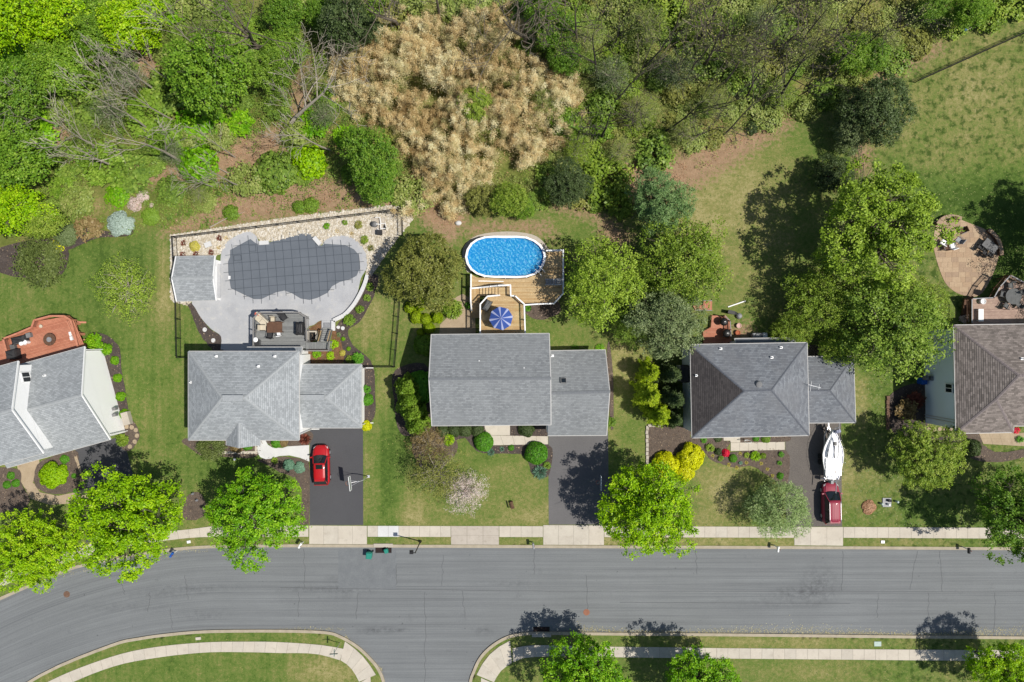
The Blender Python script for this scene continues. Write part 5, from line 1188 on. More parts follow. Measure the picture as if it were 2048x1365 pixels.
# pump set
pm = thing('pool_pump', P(757, 452), 'white pool pump piping with round filter tanks on the gravel', 'pump')
MB().box((0, 0, .05), (1.6, 1.9, .1)).build('pad', M['concold'], pm)
MB().lathe([(.3, .1), (.33, .3), (.33, .7), (.2, .85), (.08, .95)], 16, (-.35, .1, 0)).build('filter_tank', M['greypaint'], pm)
MB().box((.2, -.85, .4), (.55, .55, .6)).build('heater', M['blackfab'], pm)
mb = MB()
for a in ([(-.3, .9, .5), (.25, .9, .5), (.35, .4, .5), (.35, -.5, .5)], [(.35, .2, .45), (.9, .2, .45), (.95, -.2, .3)], [(.35, -.4, .5), (.9, -.4, .5)], [(-.35, .1, .8), (.3, .05, .7)], [(-.1, -.4, .3), (.2, -.6, .4)]): mb.tube(a, .05, 6)
mb.build('pipe', M['white'], pm); MB().tube([(.8, 0, .25), (.8, -.5, .25)], .13, 10).build('motor', M['black'], pm)
# -- red deck, far left
ZD = 1.1
dr = thing('red_deck', P(90, 690, 0), 'red stained deck with railing beside the leftmost house', 'deck')
rp = [P(*q, ZD) for q in [(-30, 700), (-10, 688), (8, 680), (64, 657), (70, 644), (130, 634), (143, 642), (166, 695), (70, 722), (64, 730), (36, 735), (-30, 752)]]
boards(dr, rp[:8] + [P(100, 716, ZD), P(20, 742, ZD), P(-30, 752, ZD)], ZD, 15, M['redwood'], .15); frame_under(dr, rp[:9], ZD, M['redwood'])
railing('red stained railing along the top and right of the leftmost deck', [(6, 678), (35, 667), (63, 655), (68, 641), (100, 640.5 - 8), (128, 632.5), (141, 640), (150, 666), (163, 693)][:5] + [(128, 632.5), (141, 640), (148, 664), (155, 692)], ZD, M['redwood'], .2, h=.9, bal=.13, balw=.05)
railing('red stained railing on the left side of the leftmost deck', [(6, 678), (12, 700), (18, 722)], ZD, M['redwood'], .2, h=.9, balw=.05)
bn = thing('built_in_bench', P(156, 668, ZD - .1), 'red stained bench built along the right edge of the leftmost deck', 'bench')
ex = [P(143, 642, ZD + .4), P(166, 695, ZD + .4)]; ex = [e - bn.location for e in ex]
for k in range(5): o_ = Vector((.28 * k * .6, .07 * k * .6, .25 - .0 * k)); MB().bar(ex[0] + o_ + Vector((-.5, 0, -.15)), ex[1] + o_ + Vector((-.5, 0, -.15)), .13, .04).build('slat', M['redwood'], bn)
mb = MB()
for t in (.1, .5, .9): p = ex[0] + (ex[1] - ex[0]) * t; mb.bar(p + Vector((0, 0, -1.4)), p + Vector((0, 0, .0)), .1, .3)
mb.build('support', M['redwood'], bn)
for k, q in enumerate(((158, 645), (166, 680))):
    o = MB().bar((0, 0, .3), (.9, -.02, .05), .2, .2).build('deck_brace', M['redwood'], label='red stained brace beam jutting right from the red deck, ' + ('upper' if k == 0 else 'lower') + ' of two', cat='beam'); o.location = P(*q)
fp = thing('fire_pit_table', P(105, 679.5, ZD), 'round brown woven table with grey centre on the red deck', 'table')
MB().lathe([(.25, .02), (.3, .4), (.7, .5), (.72, .54), (.3, .55), (.29, .58), (.02, .58)], 24).build('tabletop', M['brownwood'], fp)
MB().lathe([(.29, .555), (.29, .62), (.27, .63), (.02, .63)], 20).build('burner_lid', M['silver'], fp)
for k in range(10): a = k * .628; MB().bar((math.cos(a) * .31, math.sin(a) * .31, .56), (math.cos(a) * .7, math.sin(a) * .7, .55), .035, .025).build('slat', M['rust'], fp)
grill_cover('covered_sofa', 'black covered oblong furniture along the top rail of the red deck', 44, 680, ZD, 1.95, .9, .8, 14, cat='furniture')
grill_cover('covered_grill', 'black covered grill at the left side of the red deck', 33, 709, ZD, 1.25, 1.2, 1.15, 10)
for k, (q, s) in enumerate((((50.5, 687.5), 'left'), ((58, 684.5), 'right'))):
    o = MB().lathe([(.05, 0), (.2, .02), (.2, .62), (.235, .64), (.235, .7), (.02, .72)], 18).build('round_stool', M['white'], label='round white stool beside the covered furniture on the red deck, ' + s + ' one', cat='stool'); o.location = P(*q, ZD)
for k, (q, l_, m_) in enumerate((((61.5, 671), 'grey square box by the top rail of the red deck', M['greypaint']), ((30, 694), 'grey crate between the covered furniture and grill on the red deck', M['greycloth']))):
    t = thing('storage_box', P(*q, ZD), l_, 'box', rz=R(15)); MB().box((0, 0, .2), (.5, .5, .4)).build('body', m_, t); MB().box((0, 0, .42), (.54, .54, .05)).build('lid', m_, t)
for q, l_ in (((85, 653), 'small cream pot near the upper notch of the red deck'),): 
    o = MB().lathe([(.1, 0), (.18, .3), (.2, .32), (.15, .33), (.12, .28), (.02, .27)], 12).build('flower_pot', M['cream'], label=l_, cat='pot'); o.location = P(*q, ZD)
for k, q in enumerate(((143.5, 668), (145.5, 677))):
    o = MB().box((0, 0, .15), (.26, .45, .3), rz=R(14)).box((0, 0, .33), (.2, .3, .1), rz=R(14)).build('deck_cushion', M['white'], label='small white cushion by the right rail of the red deck, ' + ('upper' if k == 0 else 'lower') + ' one', cat='cushion'); o.location = P(*q, ZD)
# -- terracotta deck of the sailboat house
ZC = .5
d4 = thing('back_deck', P(1430, 660, 0), 'terracotta board deck with black kettle grills behind the sailboat house', 'deck')
q4 = [P(*q, ZC) for q in [(1408, 692), (1406, 664), (1422, 655), (1424, 632), (1452, 632), (1461, 645), (1463, 692)]]; boards(d4, q4, ZC, 0, M['redwood']); frame_under(d4, q4, ZC, M['redwood'])
d5 = thing('garden_platform', P(1407, 612, 0), 'small terracotta board platform on the lawn above the back deck', 'platform')
q5 = [P(*q, .2) for q in [(1386, 612), (1406, 611), (1407, 603), (1424, 603), (1424, 621), (1390, 620)]]; boards(d5, q5, .2, 90, M['redwood']); 
MB().bar(P(1407, 602, .2) - d5.location, P(1424, 602, .2) - d5.location, .1, .14).bar(P(1390, 620.5, .2) - d5.location, P(1424, 621.5, .2) - d5.location, .1, .14).build('edge_beam', M['darkrail'], d5)
railing('brown railing on the right of the terracotta deck', [(1449, 632), (1460.5, 642), (1461.5, 660), (1462, 676)], ZC, M['brownwood'], .1, bal=.12, balw=.035, capmat=M['darkrail'])
def kettle(label, px, py, z, r=.36, mat=None):
    t = thing('kettle_grill', P(px, py, z), label, 'grill'); MB().lathe([(.05, .5), (r * .8, .6), (r, .8), (r * 1.02, .84), (r * .9, 1.0), (r * .55, 1.13), (.05, 1.18)], 18).build('bowl', mat or M['black'], t)
    MB().tube([(-.08, 0, 1.19), (-.08, 0, 1.24), (.08, 0, 1.24), (.08, 0, 1.19)], .02, 5).build('handle', M['steel'], t)
    for k in range(3): a = k * 2.09; MB().tube([(math.cos(a) * r, math.sin(a) * r, 0), (math.cos(a) * .18, math.sin(a) * .18, .62)], .02, 5).build('leg', M['steel'], t)
    return t
kettle('black kettle grill on the terracotta deck, upper of two', 1443.5, 644.5, ZC, .46); kettle('black kettle grill on the terracotta deck, lower of two near the eave', 1449, 667, ZC, .48)
o = MB().lathe([(.34, 0), (.36, .1), (.32, .34), (.2, .48), (.03, .53)], 20).build('fire_bowl_cover', M['silver'], label='silver domed fire bowl on the lawn right of the terracotta deck', cat='fire bowl'); o.location = P(1477, 632.5)
t = thing('cart_grill', P(1458, 625.5), 'small black cart grill on the lawn above the terracotta deck', 'grill', rz=R(-12)); MB().box((0, 0, .8), (.8, .4, .3)).build('body', M['black'], t); MB().box((.52, 0, .8), (.28, .34, .04)).build('side_shelf', M['blackfab'], t)
for x in (-.3, .3): MB().bar((x, 0, 0), (x, 0, .7), .05, .3).build('leg', M['black'], t)
slab_thing('white_pipe', 'long white pipe lying on the lawn behind the sailboat house', 'pipe', P(1473, 608.5), (2.15, .12, .12), R(19), M['white'])
for q, l_, m_ in (((1476, 652), 'pink flower pot with white blooms right of the terracotta deck', M['pink']), ((1474, 666), 'terracotta and cream pot below the pink pot', M['terra'])):
    t = thing('flower_pot', P(*q), l_, 'pot'); MB().lathe([(.16, 0), (.26, .35), (.3, .36), (.24, .37), (.2, .3), (.02, .3)], 14).build('pot', m_, t)
for q, l_ in (((1511, 673), 'grey dome-lidded bin behind the rear bay of the sailboat house'),):
    o = MB().box((0, 0, .4), (1.2, .7, .8)).lathe([(.4, .8), (.3, .95), (.02, 1.0)], 12).build('storage_bin', M['silver'], label=l_, cat='bin'); o.location = P(*q)
o = MB().box((0, 0, .35), (.55, .5, .7)).box((0, 0, .73), (.6, .55, .06)).build('storage_box', M['white'], label='white box beside the grey bin behind the sailboat house', cat='box'); o.location = P(1525, 671)
# -- paver patio and deck, far right
pt = thing('paver_patio', P(1930, 520), 'rounded tan paver patio with fire pit beside the rightmost house', 'patio')
po = catmull([(1868, 500), (1868, 470), (1873, 447), (1884, 436), (1899, 434), (1917, 438.5), (1947, 450), (1973, 461), (1988, 477), (1996, 496), (1997, 512), (1991, 534), (1980, 561), (1957, 592), (1922, 590), (1894, 571), (1879, 540)], 4, True)
pw_ = [P(*q) - pt.location for q in po]
MB().prism(pw_, -.05, .022).build('paver_bed', surf('paver_joint_sand', C(178, 154, 128), C(164, 142, 118), 3, .95), pt)
PAV = [surf('tan_paver_' + w, C(*c), C(*c2), 3, .9, fine=.12, fscale=10) for w, c, c2 in (('light', (206, 180, 150), (196, 170, 140)), ('mid', (198, 170, 140), (188, 160, 132)), ('grey', (188, 162, 136), (178, 152, 128)))]
def pavers(root, poly, z, pw=.78, ph=.58, ang=0, mats=PAV, gap=.022):
    u = Vector((math.cos(R(ang)), math.sin(R(ang)), 0)); v = Vector((-u.y, u.x, 0)); U = lambda p: p.dot(u); V = lambda p: p.dot(v)
    k = min(map(V, poly)); row = 0; k1 = max(map(V, poly))
    while k < k1:
        st = clip(clip(poly, V, k + gap / 2), lambda p: -V(p), -(k + ph - gap / 2))
        if len(st) >= 3:
            a = min(map(U, st)) - srng.uniform(0, pw); b = max(map(U, st))
            while a < b:
                w_ = pw * srng.choice((.7, 1, 1.3)); q = clip(clip(st, U, a + gap / 2), lambda p: -U(p), -(a + w_ - gap / 2)); a += w_
                if len(q) >= 3: MB().prism(q, z - .05, z + srng.uniform(-.004, .004)).build('paver', srng.choice(mats), root)
        k += ph; row += 1
pavers(pt, [Vector((p.x, p.y, 0)) for p in pw_], .035)
def seatwall(label, pts, w=.42, h=.5):
    q = along(catmull(pts, 5), max(3, int(sum(math.dist(pts[i], pts[i + 1]) for i in range(len(pts) - 1)) / 10))); t = thing('seat_wall', P(*q[0]), label, 'wall')
    for i in range(len(q) - 1):
        a, b = P(*q[i]) - t.location, P(*q[i + 1]) - t.location; m_ = (a + b) / 2; L = (b - a).length; rz = math.atan2(b.y - a.y, b.x - a.x)
        MB().box((m_.x, m_.y, h / 2 - .04), (L * 1.0, w * .85, h - .1), rz=rz).build('block', M['rust'], t); MB().box((m_.x, m_.y, h), (L * .985, w, .08), rz=rz).build('capstone', PAV[2], t)
seatwall('curved stone seat wall along the right edge of the paver patio', [(1972, 461), (1986, 474), (1995, 492), (1997.5, 512)]); seatwall('curved stone seat wall at the upper left of the paver patio', [(1870, 450), (1878, 440), (1889, 435), (1904, 434.5), (1918, 439)], .4)
ft = thing('fire_pit', P(1897, 470), 'round stone fire pit with dark bowl on the paver patio', 'fire pit')
for k in range(14):
    a0, a1 = 6.283 * k / 14, 6.283 * (k + .94) / 14; q = [(math.cos(a) * r, math.sin(a) * r) for r, a in ((.42, a0), (.8, a0), (.8, a1), (.42, a1))]
    MB().prism(q, 0, .42).build('block', PAV[k % 2 + 1], ft)
MB().lathe([(.41, .05), (.41, .3), (.38, .3), (.36, .14), (.02, .12)], 18).build('bowl', M['black'], ft)
for k, (q, rz, m_, l_) in enumerate((((1919, 463), -65, M['brownwood'], 'brown reclining patio chair right of the fire pit'), ((1913, 482), -130, M['silver'], 'grey patio chair below right of the fire pit'), ((1882, 487), 150, M['white'], 'white-seated patio chair below left of the fire pit by the tree'), ((1900, 494), 200, M['white'], 'white-seated patio chair below the fire pit'), ((1888, 496), 190, M['brownwood'], 'brown ottoman chair beside the white patio chair'))):
    chair('patio_chair', l_, *q, .04, rz, m_, M['greypaint'], 1.25)
t = thing('patio_table', P(1972, 494, .04), 'dark stone-topped oblong table on the right of the paver patio', 'table', rz=R(-38)); MB().box((0, 0, .72), (1.75, 1.05, .07)).build('tabletop', surf('dark_stone_top', C(98, 100, 104), C(54, 56, 60), 2.5, .4), t)
for sx in (-.7, .7):
    for sy in (-.4, .4): MB().bar((sx, sy, 0), (sx, sy, .7), .07, .07).build('leg', M['black'], t)
for k, (q, l_) in enumerate((((1964, 508), 'black chair below left of the dark stone patio table'), ((1955, 496), 'black chair left of the dark stone patio table'), ((1975, 511), 'black chair below the dark stone patio table'))): chair('patio_chair', l_, *q, .04, 145, M['blackfab'], M['black'], 1.0)
t = thing('garden_torch', P(1908, 438, .5), 'dark round pot on the patio seat wall', 'pot'); MB().lathe([(.12, 0), (.24, .2), (.26, .4), (.18, .5), (.02, .5)], 14).build('pot', M['brownwood'], t)
ZR_ = 1.6
d6 = thing('rear_deck', P(2010, 620, 0), 'pinkish board deck behind the rightmost house', 'deck')
q6 = [P(*q, ZR_) for q in [(1944, 598), (1988, 597), (2012, 556), (2024, 551), (2080, 580), (2080, 650), (1944, 652)]]; boards(d6, q6, ZR_, 0, M['pinkdeck']); frame_under(d6, q6, ZR_, M['brownwood'])
railing('brown and white railing round the pinkish deck', [(1944, 648), (1944, 598), (1988, 596), (2000, 574), (2021, 551), (2050, 566)], ZR_, M['brownwood'], .1, bal=.13, capmat=M['silver'])
t = thing('deck_bench', P(1956.5, 631, ZR_), 'white slatted bench at the left of the pinkish deck', 'bench')
for k in range(4): MB().box((-.22 + k * .15, 0, .45), (.12, 1.4, .04)).build('slat', M['white'], t)
for y in (-.6, .6): MB().box((0, y, .22), (.5, .08, .42)).build('leg', M['white'], t)
t = thing('ring_planter', P(1962, 603.5, ZR_), 'white ring-shaped planter in the corner of the pinkish deck', 'planter'); mb = MB(); mb.lathe([(.14, .05), (.3, .05), (.34, .4), (.3, .44), (.24, .4), (.2, .3)], 18); mb.build('pot', M['white'], t)
t = thing('dining_set_table', P(2018, 594, ZR_), 'grey glass-topped round table in tree shade on the pinkish deck', 'table'); t.name = 'round_table'
MB().lathe([(.9, .70), (.92, .73), (.9, .75), (.02, .75)], 22).build('tabletop', M['greycloth'], t); MB().lathe([(.4, 0), (.1, .08), (.08, .7)], 12).build('pedestal', M['black'], t)
for k in range(5):
    a = k * 1.256 + .4; o = chair('deck_chair', 'grey chair around the round table on the pinkish deck', 0, 0, ZR_, math.degrees(a) - 90, M['greycloth'], M['black'], 1.1, group='chairs around the round deck table'); o.location = P(2018, 594, ZR_) + Vector((math.cos(a) * 1.25, math.sin(a) * 1.25, 0))
t = thing('closed_umbrella', P(2036, 589, ZR_), 'folded dark red umbrella leaning over the round table', 'umbrella'); MB().tube([(0, 0, 0), (0, 0, 2.3)], .03, 6).build('pole', M['silver'], t); MB().tube([(-.35, 0, 1.5), (.1, .02, 1.7), (.6, .05, 1.75)], [.03, .16, .08], 8).build('canopy', M['redcloth'], t)
sk = stairs('deck_stairs', 'dark brown flight down the left of the pinkish deck', P(1931, 636, 0), P(1925, 596, .3), 1.0, 0, 1.5, 6, M['brownwood'])
# ---------------------------------------------------------------- fences
def picket_fence(label, runs, h=1.3, mat=None, name='picket_fence', step=2.4, pick=.13, rails=(.12, .9, .98), gauge=.03):
    """black metal fence: each post and each rail run a part, pickets joined"""
    q0 = P(*runs[0][0]); t = thing(name, q0, label, 'fence'); pk = MB(); mat = mat or M['black']
    for run in runs:
        w = [P(*q) - q0 for q in run]
        for i in range(len(w) - 1):
            a, b = w[i], w[i + 1]; L = (b - a).length; n = max(1, round(L / step)); 
            for k in range(n + 1):
                p = a + (b - a) * k / n; MB().bar(p + Vector((0, 0, -.1)), p + Vector((0, 0, h + .06)), .07, .07).build('post', mat, t)
            for r in rails: MB().bar(a + Vector((0, 0, h * r)), b + Vector((0, 0, h * r)), .04, .05).build('rail', mat, t)
            m_ = int(L / pick)
            for k in range(m_): p = a + (b - a) * (k + .5) / m_; pk.bar(p + Vector((0, 0, .06)), p + Vector((0, 0, h)), gauge * .6, gauge * .6)
    pk.build('picket', mat, t, kind='stuff'); return t
fb = lambda px, py, h=1.3: (lambda v: (v.x * PXM + 1024, 682.5 - v.y * PXM))(P(px, py, h))
picket_fence('black metal fence around the gravel and covered pool', [[fb(376, 716), fb(352, 716), fb(350, 600), fb(343, 473), fb(801, 417), fb(803, 470)], [fb(797, 600), fb(792, 668), fb(786, 735), fb(727, 735)]], rails=(.12, .86, .98))
picket_fence('black mesh fence crossing the lawn at the upper right', [[fb(1842, 158, 1.2), fb(2060, 60, 1.2), fb(2200, -10, 1.2)]], h=1.2, rails=(.1, .5, .97), gauge=.045, pick=.14)
picket_fence('thin dark wire fence beside the dark evergreen on the right lawn', [[fb(1722, 285, 1.1), fb(1727, 330, 1.1), fb(1731, 380, 1.1)]], h=1.1, rails=(.3, .6, .95), pick=.3)
# ---------------------------------------------------------------- vehicles
def car(name, label, cat, px, py, rz, L, Wd, paint, roofh=1.65, rails=True, sunroof=True, van=False):
    t = thing(name, P(px, py), label, cat, rz=R(rz)); hw = Wd / 2; f = L / 2
    ft = .02 if van else .08   # where the windscreen starts behind the middle of the car
    st = [(f, .45, .42, .68), (f - .06, .66, .36, .74), (f - .2, .82, .30, .82), (f - .5, .94, .24, .90), (f - 1.0, 1.0, .22, 1.0), (f - 1.35, 1.0, .22, 1.05), (0, 1.0, .22, 1.08), (-f + .9, 1.0, .22, 1.1), (-f + .4, .96, .26, 1.1), (-f + .14, .86, .34, 1.06), (-f + .04, .76, .38, .98), (-f, .62, .42, .9)]
    rings = []
    for y, k, zb, zt in st:
        w = hw * k; rings.append([Vector((x * w, y, z)) for x, z in ((-.86, zb), (-1, zb + .16), (-1.0, zt - .22), (-.93, zt - .05), (-.7, zt + .01), (0, zt + .05), (.7, zt + .01), (.93, zt - .05), (1.0, zt - .22), (1, zb + .16), (.86, zb))])
    MB().loft(rings).build('body', paint, t, smooth=True)
    cs = MB()  # crease lines of the bonnet
    for s in (-1, 1): cs.bar((s * hw * .62, f - .35, .93), (s * hw * .7, f - 1.3, 1.09), .035, .03)
    cs.build('bonnet_crease', paint, t)
    yb, yt, yr, ye = f - 1.22, f - 1.98, -f + .75, -f + .12
    if van: yb, yt, yr, ye = f - 1.05, f - 1.85, -f + .45, -f + .08
    zb, zr_ = 1.07, roofh; wb, wt = hw * .9, hw * .70
    # greenhouse: glass all round, painted roof panel on top
    G = lambda w, y, z: Vector((w, y, z))
    def pane(nm, q, m=M['glassdark'], th=.02): MB().add([*q], [tuple(range(len(q)))]).build(nm, m, t)
    pane('windscreen', [G(-wb * .97, yb, zb - .01), G(-wb * .5, yb + .12, zb + .03), G(0, yb + .15, zb + .045), G(wb * .5, yb + .12, zb + .03), G(wb * .97, yb, zb - .01), G(wt, yt, zr_), G(wt * .5, yt + .04, zr_ + .03), G(0, yt + .05, zr_ + .04), G(-wt * .5, yt + .04, zr_ + .03), G(-wt, yt, zr_)])
    pane('rear_window', [G(wb * .9, ye, zb + .02), G(-wb * .9, ye, zb + .02), G(-wt * .95, yr, zr_ - .02), G(wt * .95, yr, zr_ - .02)])
    for s in (-1, 1):
        pane('side_window', [G(s * wb, yb, zb - .02), G(s * wt, yt, zr_), G(s * wt * .97, yr, zr_ - .02), G(s * wb * .95, ye + .1, zb)])
        for y0 in (yt + .1, (yt + yr) / 2 - .05, yr + .25): MB().bar((s * wb * .995, y0 - .0, zb), (s * wt * 1.01, y0 - .12, zr_ - .01), .05, .02).build('pillar', M['black'], t)
        MB().bar((s * wb * .985, yb, zb), (s * wt, yt, zr_ + .01), .07, .05).build('front_pillar', paint, t)
    k = 7; rr = []
    for i in range(k):
        y = yt + .04 + (yr - .05 - yt) * i / (k - 1); d_ = .0 if 0 < i < k - 1 else .03; w = wt * (1 if i < k - 1 else .94)
        rr.append([G(-w, y, zr_ - .03 - d_), G(-w * .92, y, zr_ + .02 - d_), G(-w * .5, y, zr_ + .055 - d_), G(0, y, zr_ + .065 - d_), G(w * .5, y, zr_ + .055 - d_), G(w * .92, y, zr_ + .02 - d_), G(w, y, zr_ - .03 - d_)])
    MB().loft(rr).build('roof_panel', paint, t, smooth=True)
    if sunroof: MB().box((0, yt - .38, zr_ + .062), (wt * 1.15, .5, .025)).build('sunroof', M['glassdark'], t)
    if van:
        for x in (-.3, -.1, .1, .3): MB().bar((x, yt - .25, zr_ + .066), (x, yr + .15, zr_ + .062), .03, .025).build('roof_rib', paint, t)
    if rails:
        for s in (-1, 1): MB().tube([(s * wt * .93, yt - .15, zr_ + .03), (s * wt * .93, yt - .3, zr_ + .09), (s * wt * .93, yr + .3, zr_ + .09), (s * wt * .93, yr + .12, zr_ + .03)], .028, 6).build('roof_rail', M['alu'], t)
    MB().box((0, yr - .02, zr_), (wt * 1.7, .22, .04)).build('spoiler', paint, t)
    for s in (-1, 1):
        MB().box((s * (hw + .1), yb - .12, 1.1), (.24, .13, .15), rz=s * -.2).build('mirror', paint, t)
        MB().add([(s * hw * .55, f - .06, .72), (s * hw * .84, f - .2, .74), (s * hw * .9, f - .42, .86), (s * hw * .66, f - .2, .86)], [(0, 1, 2, 3) if s > 0 else (3, 2, 1, 0)]).build('headlight', M['lamp'], t)
        MB().box((s * hw * .74, -f + .14, .97), (.2, .2, .18)).build('tail_light', M['lampred'], t)
        for y in (f - .9, -f + .85):
            w = thing('wheel', Vector((s * (hw - .11), y, .34)), None, None); w.parent = t
            rt = Matrix.Rotation(math.pi / 2, 3, 'Y'); a = MB(); a.lathe([(.22, -.11), (.34, -.1), (.345, 0), (.34, .1), (.22, .11)], 18); a.v = [tuple(rt @ Vector(v)) for v in a.v]; a.build('tyre', M['rubber'], w)
            a = MB(); a.lathe([(.05, -.115), (.22, -.112), (.22, .112), (.05, .115)], 12); a.v = [tuple(rt @ Vector(v)) for v in a.v]; a.build('rim', M['alu'], w)
    MB().box((0, -f + .04, .5), (hw * 1.2, .12, .2)).build('rear_bumper', M['rubber'], t)
    MB().box((0, f - .05, .42), (hw * .9, .12, .2)).build('front_bumper', M['rubber'], t)
    return t
car('red_car', 'bright red crossover with dark sunroof parked in the black driveway', 'car', 646, 928.5, 1.5, 4.65, 1.9, M['carred'], 1.62, False, True)
car('maroon_minivan', 'maroon minivan with silver roof rails behind the sailboat', 'minivan', 1656, 1004, 1.0, 4.75, 1.95, M['carmaroon'], 1.75, True, False, True)
# sailboat
bt = thing('sailboat', P(1653, 905), 'white sailboat with lowered mast and blue stripe on a trailer in the driveway', 'sailboat', rz=R(-1))
BL_ = 5.7
def boat():
    n = 14; rings = []; deck = []
    prof = [(0, .62), (.06, .74), (.18, .93), (.35, 1.12), (.5, 1.18), (.65, 1.02), (.8, .66), (.9, .36), (.97, .12), (1.0, .01)]
    for tt, hw in prof:
        y = -BL_ / 2 + tt * BL_; zt = 1.62 + .28 * max(0, tt - .4) ** 1.5 + .03 * (1 - tt); zk = .75 + .55 * max(0, tt - .6) ** 1.3 * 1.2
        rings.append([Vector((-hw, y, zt)), Vector((-hw * .94, y, zt - .35)), Vector((-hw * .6, y, zk + .18)), Vector((0, y, zk)), Vector((hw * .6, y, zk + .18)), Vector((hw * .94, y, zt - .35)), Vector((hw, y, zt))])
    hb = MB().loft(rings, closed=False, cap=False); hb.add([rings[0][i] for i in range(7)], [tuple(range(7))]); hb.build('hull', M['gel'], bt, smooth=False)
    dm = MB()  # deck, cambered
    dr = [[r[0], r[0] * .5 + r[6] * .5 + Vector((0, 0, .05)), r[6]] for r in rings]
    dm.loft(dr, closed=False, cap=False); dm.build('deck', M['gel'], bt)
    for s, idx, nm in ((1, 6, 'right'), (-1, 0, 'left')):
        a = MB(); b = MB()
        for i in range(len(rings) - 1):
            p, q = rings[i][idx], rings[i + 1][idx]
            a.bar(p + Vector((0, 0, .03)), q + Vector((0, 0, .03)), .07, .08)
            b.bar(p + Vector((s * .02 - s * .1, 0, .065)), q + Vector((s * .02 - s * .1, 0, .065)), .05, .03)
        a.build('toe_rail', M['white'], bt)
        if s > 0: b.build('stripe', M['blueline'], bt)
    cb = MB()   # cabin trunk
    cr = []
    for y, hw, z in ((-.35, .74, 2.05), (.2, .74, 2.1), (.9, .6, 2.06), (1.6, .38, 1.98), (1.95, .2, 1.9)):
        cr.append([Vector((-hw * 1.08, y, 1.66)), Vector((-hw, y, z - .04)), Vector((-hw * .6, y, z)), Vector((hw * .6, y, z)), Vector((hw, y, z - .04)), Vector((hw * 1.08, y, 1.66))])
    cb.loft(cr); cb.build('cabin', M['gel'], bt)
    MB().box((0, 1.3, 2.05), (.4, .4, .06)).build('hatch', M['glassdark'], bt)
    MB().box((-.02, .35, 2.12), (.08, 1.4, .03)).build('hatch_track', M['greypaint'], bt)
    for s in (-1, 1): MB().box((s * .73, .25, 1.88), (.04, .8, .1), rz=s * .1).build('cabin_window', M['glassdark'], bt)
    # cockpit: seats and foot well
    for s in (-1, 1): MB().box((s * .55, -1.4, 1.73), (.5, 1.9, .1)).build('cockpit_seat', M['gel'], bt)
    MB().box((0, -1.4, 1.70), (.58, 1.9, .04)).build('cockpit_floor', M['gel'], bt)
    for s in (-1, 1): MB().box((s * .84, -1.4, 1.80), (.1, 1.9, .12)).build('coaming', M['gel'], bt)
    MB().bar((0, -2.6, 1.9), (.12, -1.5, 2.15), .06, .05).build('tiller', M['brownwood'], bt)
    rl = MB()  # pulpits and lifelines
    for s in (-1, 1):
        pts = [rings[i][6 if s > 0 else 0] for i in (0, 2, 3, 5, 6, 8)]
        for p in pts: rl.tube([p, p + Vector((0, 0, .55))], .02, 5)
        rl.tube([p + Vector((0, 0, .55)) for p in pts], .014, 4)
    a, b = rings[8][0] + Vector((0, 0, .55)), rings[8][6] + Vector((0, 0, .55)); rl.tube([a, Vector((0, BL_ / 2 + .15, 2.6)), b], .025, 5)
    a, b = rings[0][0] + Vector((0, 0, .55)), rings[0][6] + Vector((0, 0, .55)); rl.tube([a, Vector((0, -BL_ / 2 - .1, 2.25)), b], .025, 5)
    rl.build('guard_rail', M['steel'], bt)
    MB().tube([(.2, 3.9, 2.55), (.15, 1.0, 2.6), (.05, -1.5, 2.6), (-.12, -4.2, 2.7)], .05, 7).build('mast', M['silver'], bt)
    MB().bar((0, 3.0, 1.9), (.15, 3.25, 2.55), .06, .06).bar((0, -2.9, 1.7), (-.05, -3.0, 2.6), .06, .06).build('mast_crutch', M['white'], bt)
    MB().box((-.15, -3.15, 1.55), (.3, .35, .7)).build('outboard_motor', M['silver'], bt)
    MB().box((.3, 2.75, 2.1), (.5, .35, .3), rz=.4).build('folded_sail', M['blueline'], bt)
boat()
tl_ = thing('boat_trailer', P(1653, 908), 'grey metal trailer under the white sailboat', 'trailer')
MB().bar((-.5, -3.1, .55), (-.5, 2.2, .55), .1, .12).bar((.5, -3.1, .55), (.5, 2.2, .55), .1, .12).bar((-.5, 2.2, .55), (0, 3.3, .5), .1, .12).bar((.5, 2.2, .55), (0, 3.3, .5), .1, .12).bar((0, 3.3, .5), (0, 4.3, .45), .1, .1).bar((-.9, -2.8, .5), (.9, -2.8, .5), .1, .1).build('frame', M['alu'], tl_)
for y in (-.9, -.1, .8):
    for s in (-1, 1): MB().bar((s * .5, y, .6), (s * .62, y, 1.15), .08, .08).build('bunk_post', M['alu'], tl_)
for s in (-1, 1):
    for y in (-.9, -.2):
        rt = Matrix.Rotation(math.pi / 2, 3, 'Y'); a = MB(); a.lathe([(.1, -.09), (.3, -.09), (.32, 0), (.3, .09), (.1, .09)], 16, (0, 0, 0)); a.v = [tuple(rt @ Vector(v) + Vector((s * .95, y, .32))) for v in a.v]; a.build('wheel', M['rubber'], tl_)
MB().lathe([(.05, 0), (.2, .02), (.2, .1), (.05, .5)], 10, (0, 4.1, 0)).build('jockey_wheel', M['rubber'], tl_)
bc = thing('hand_cart', P(1652, 862), 'small dark bicycle leaning by the trailer tongue at the garage door', 'bicycle', rz=R(-25)); bc.name = 'bicycle'
for x in (-.5, .5):
    a = MB(); pts = [Vector((x + .3 * math.cos(k * .5236), 0, .32 + .3 * math.sin(k * .5236))) for k in range(13)]; a.tube(pts, .025, 5, cap=False); a.build('wheel', M['rubber'], bc)
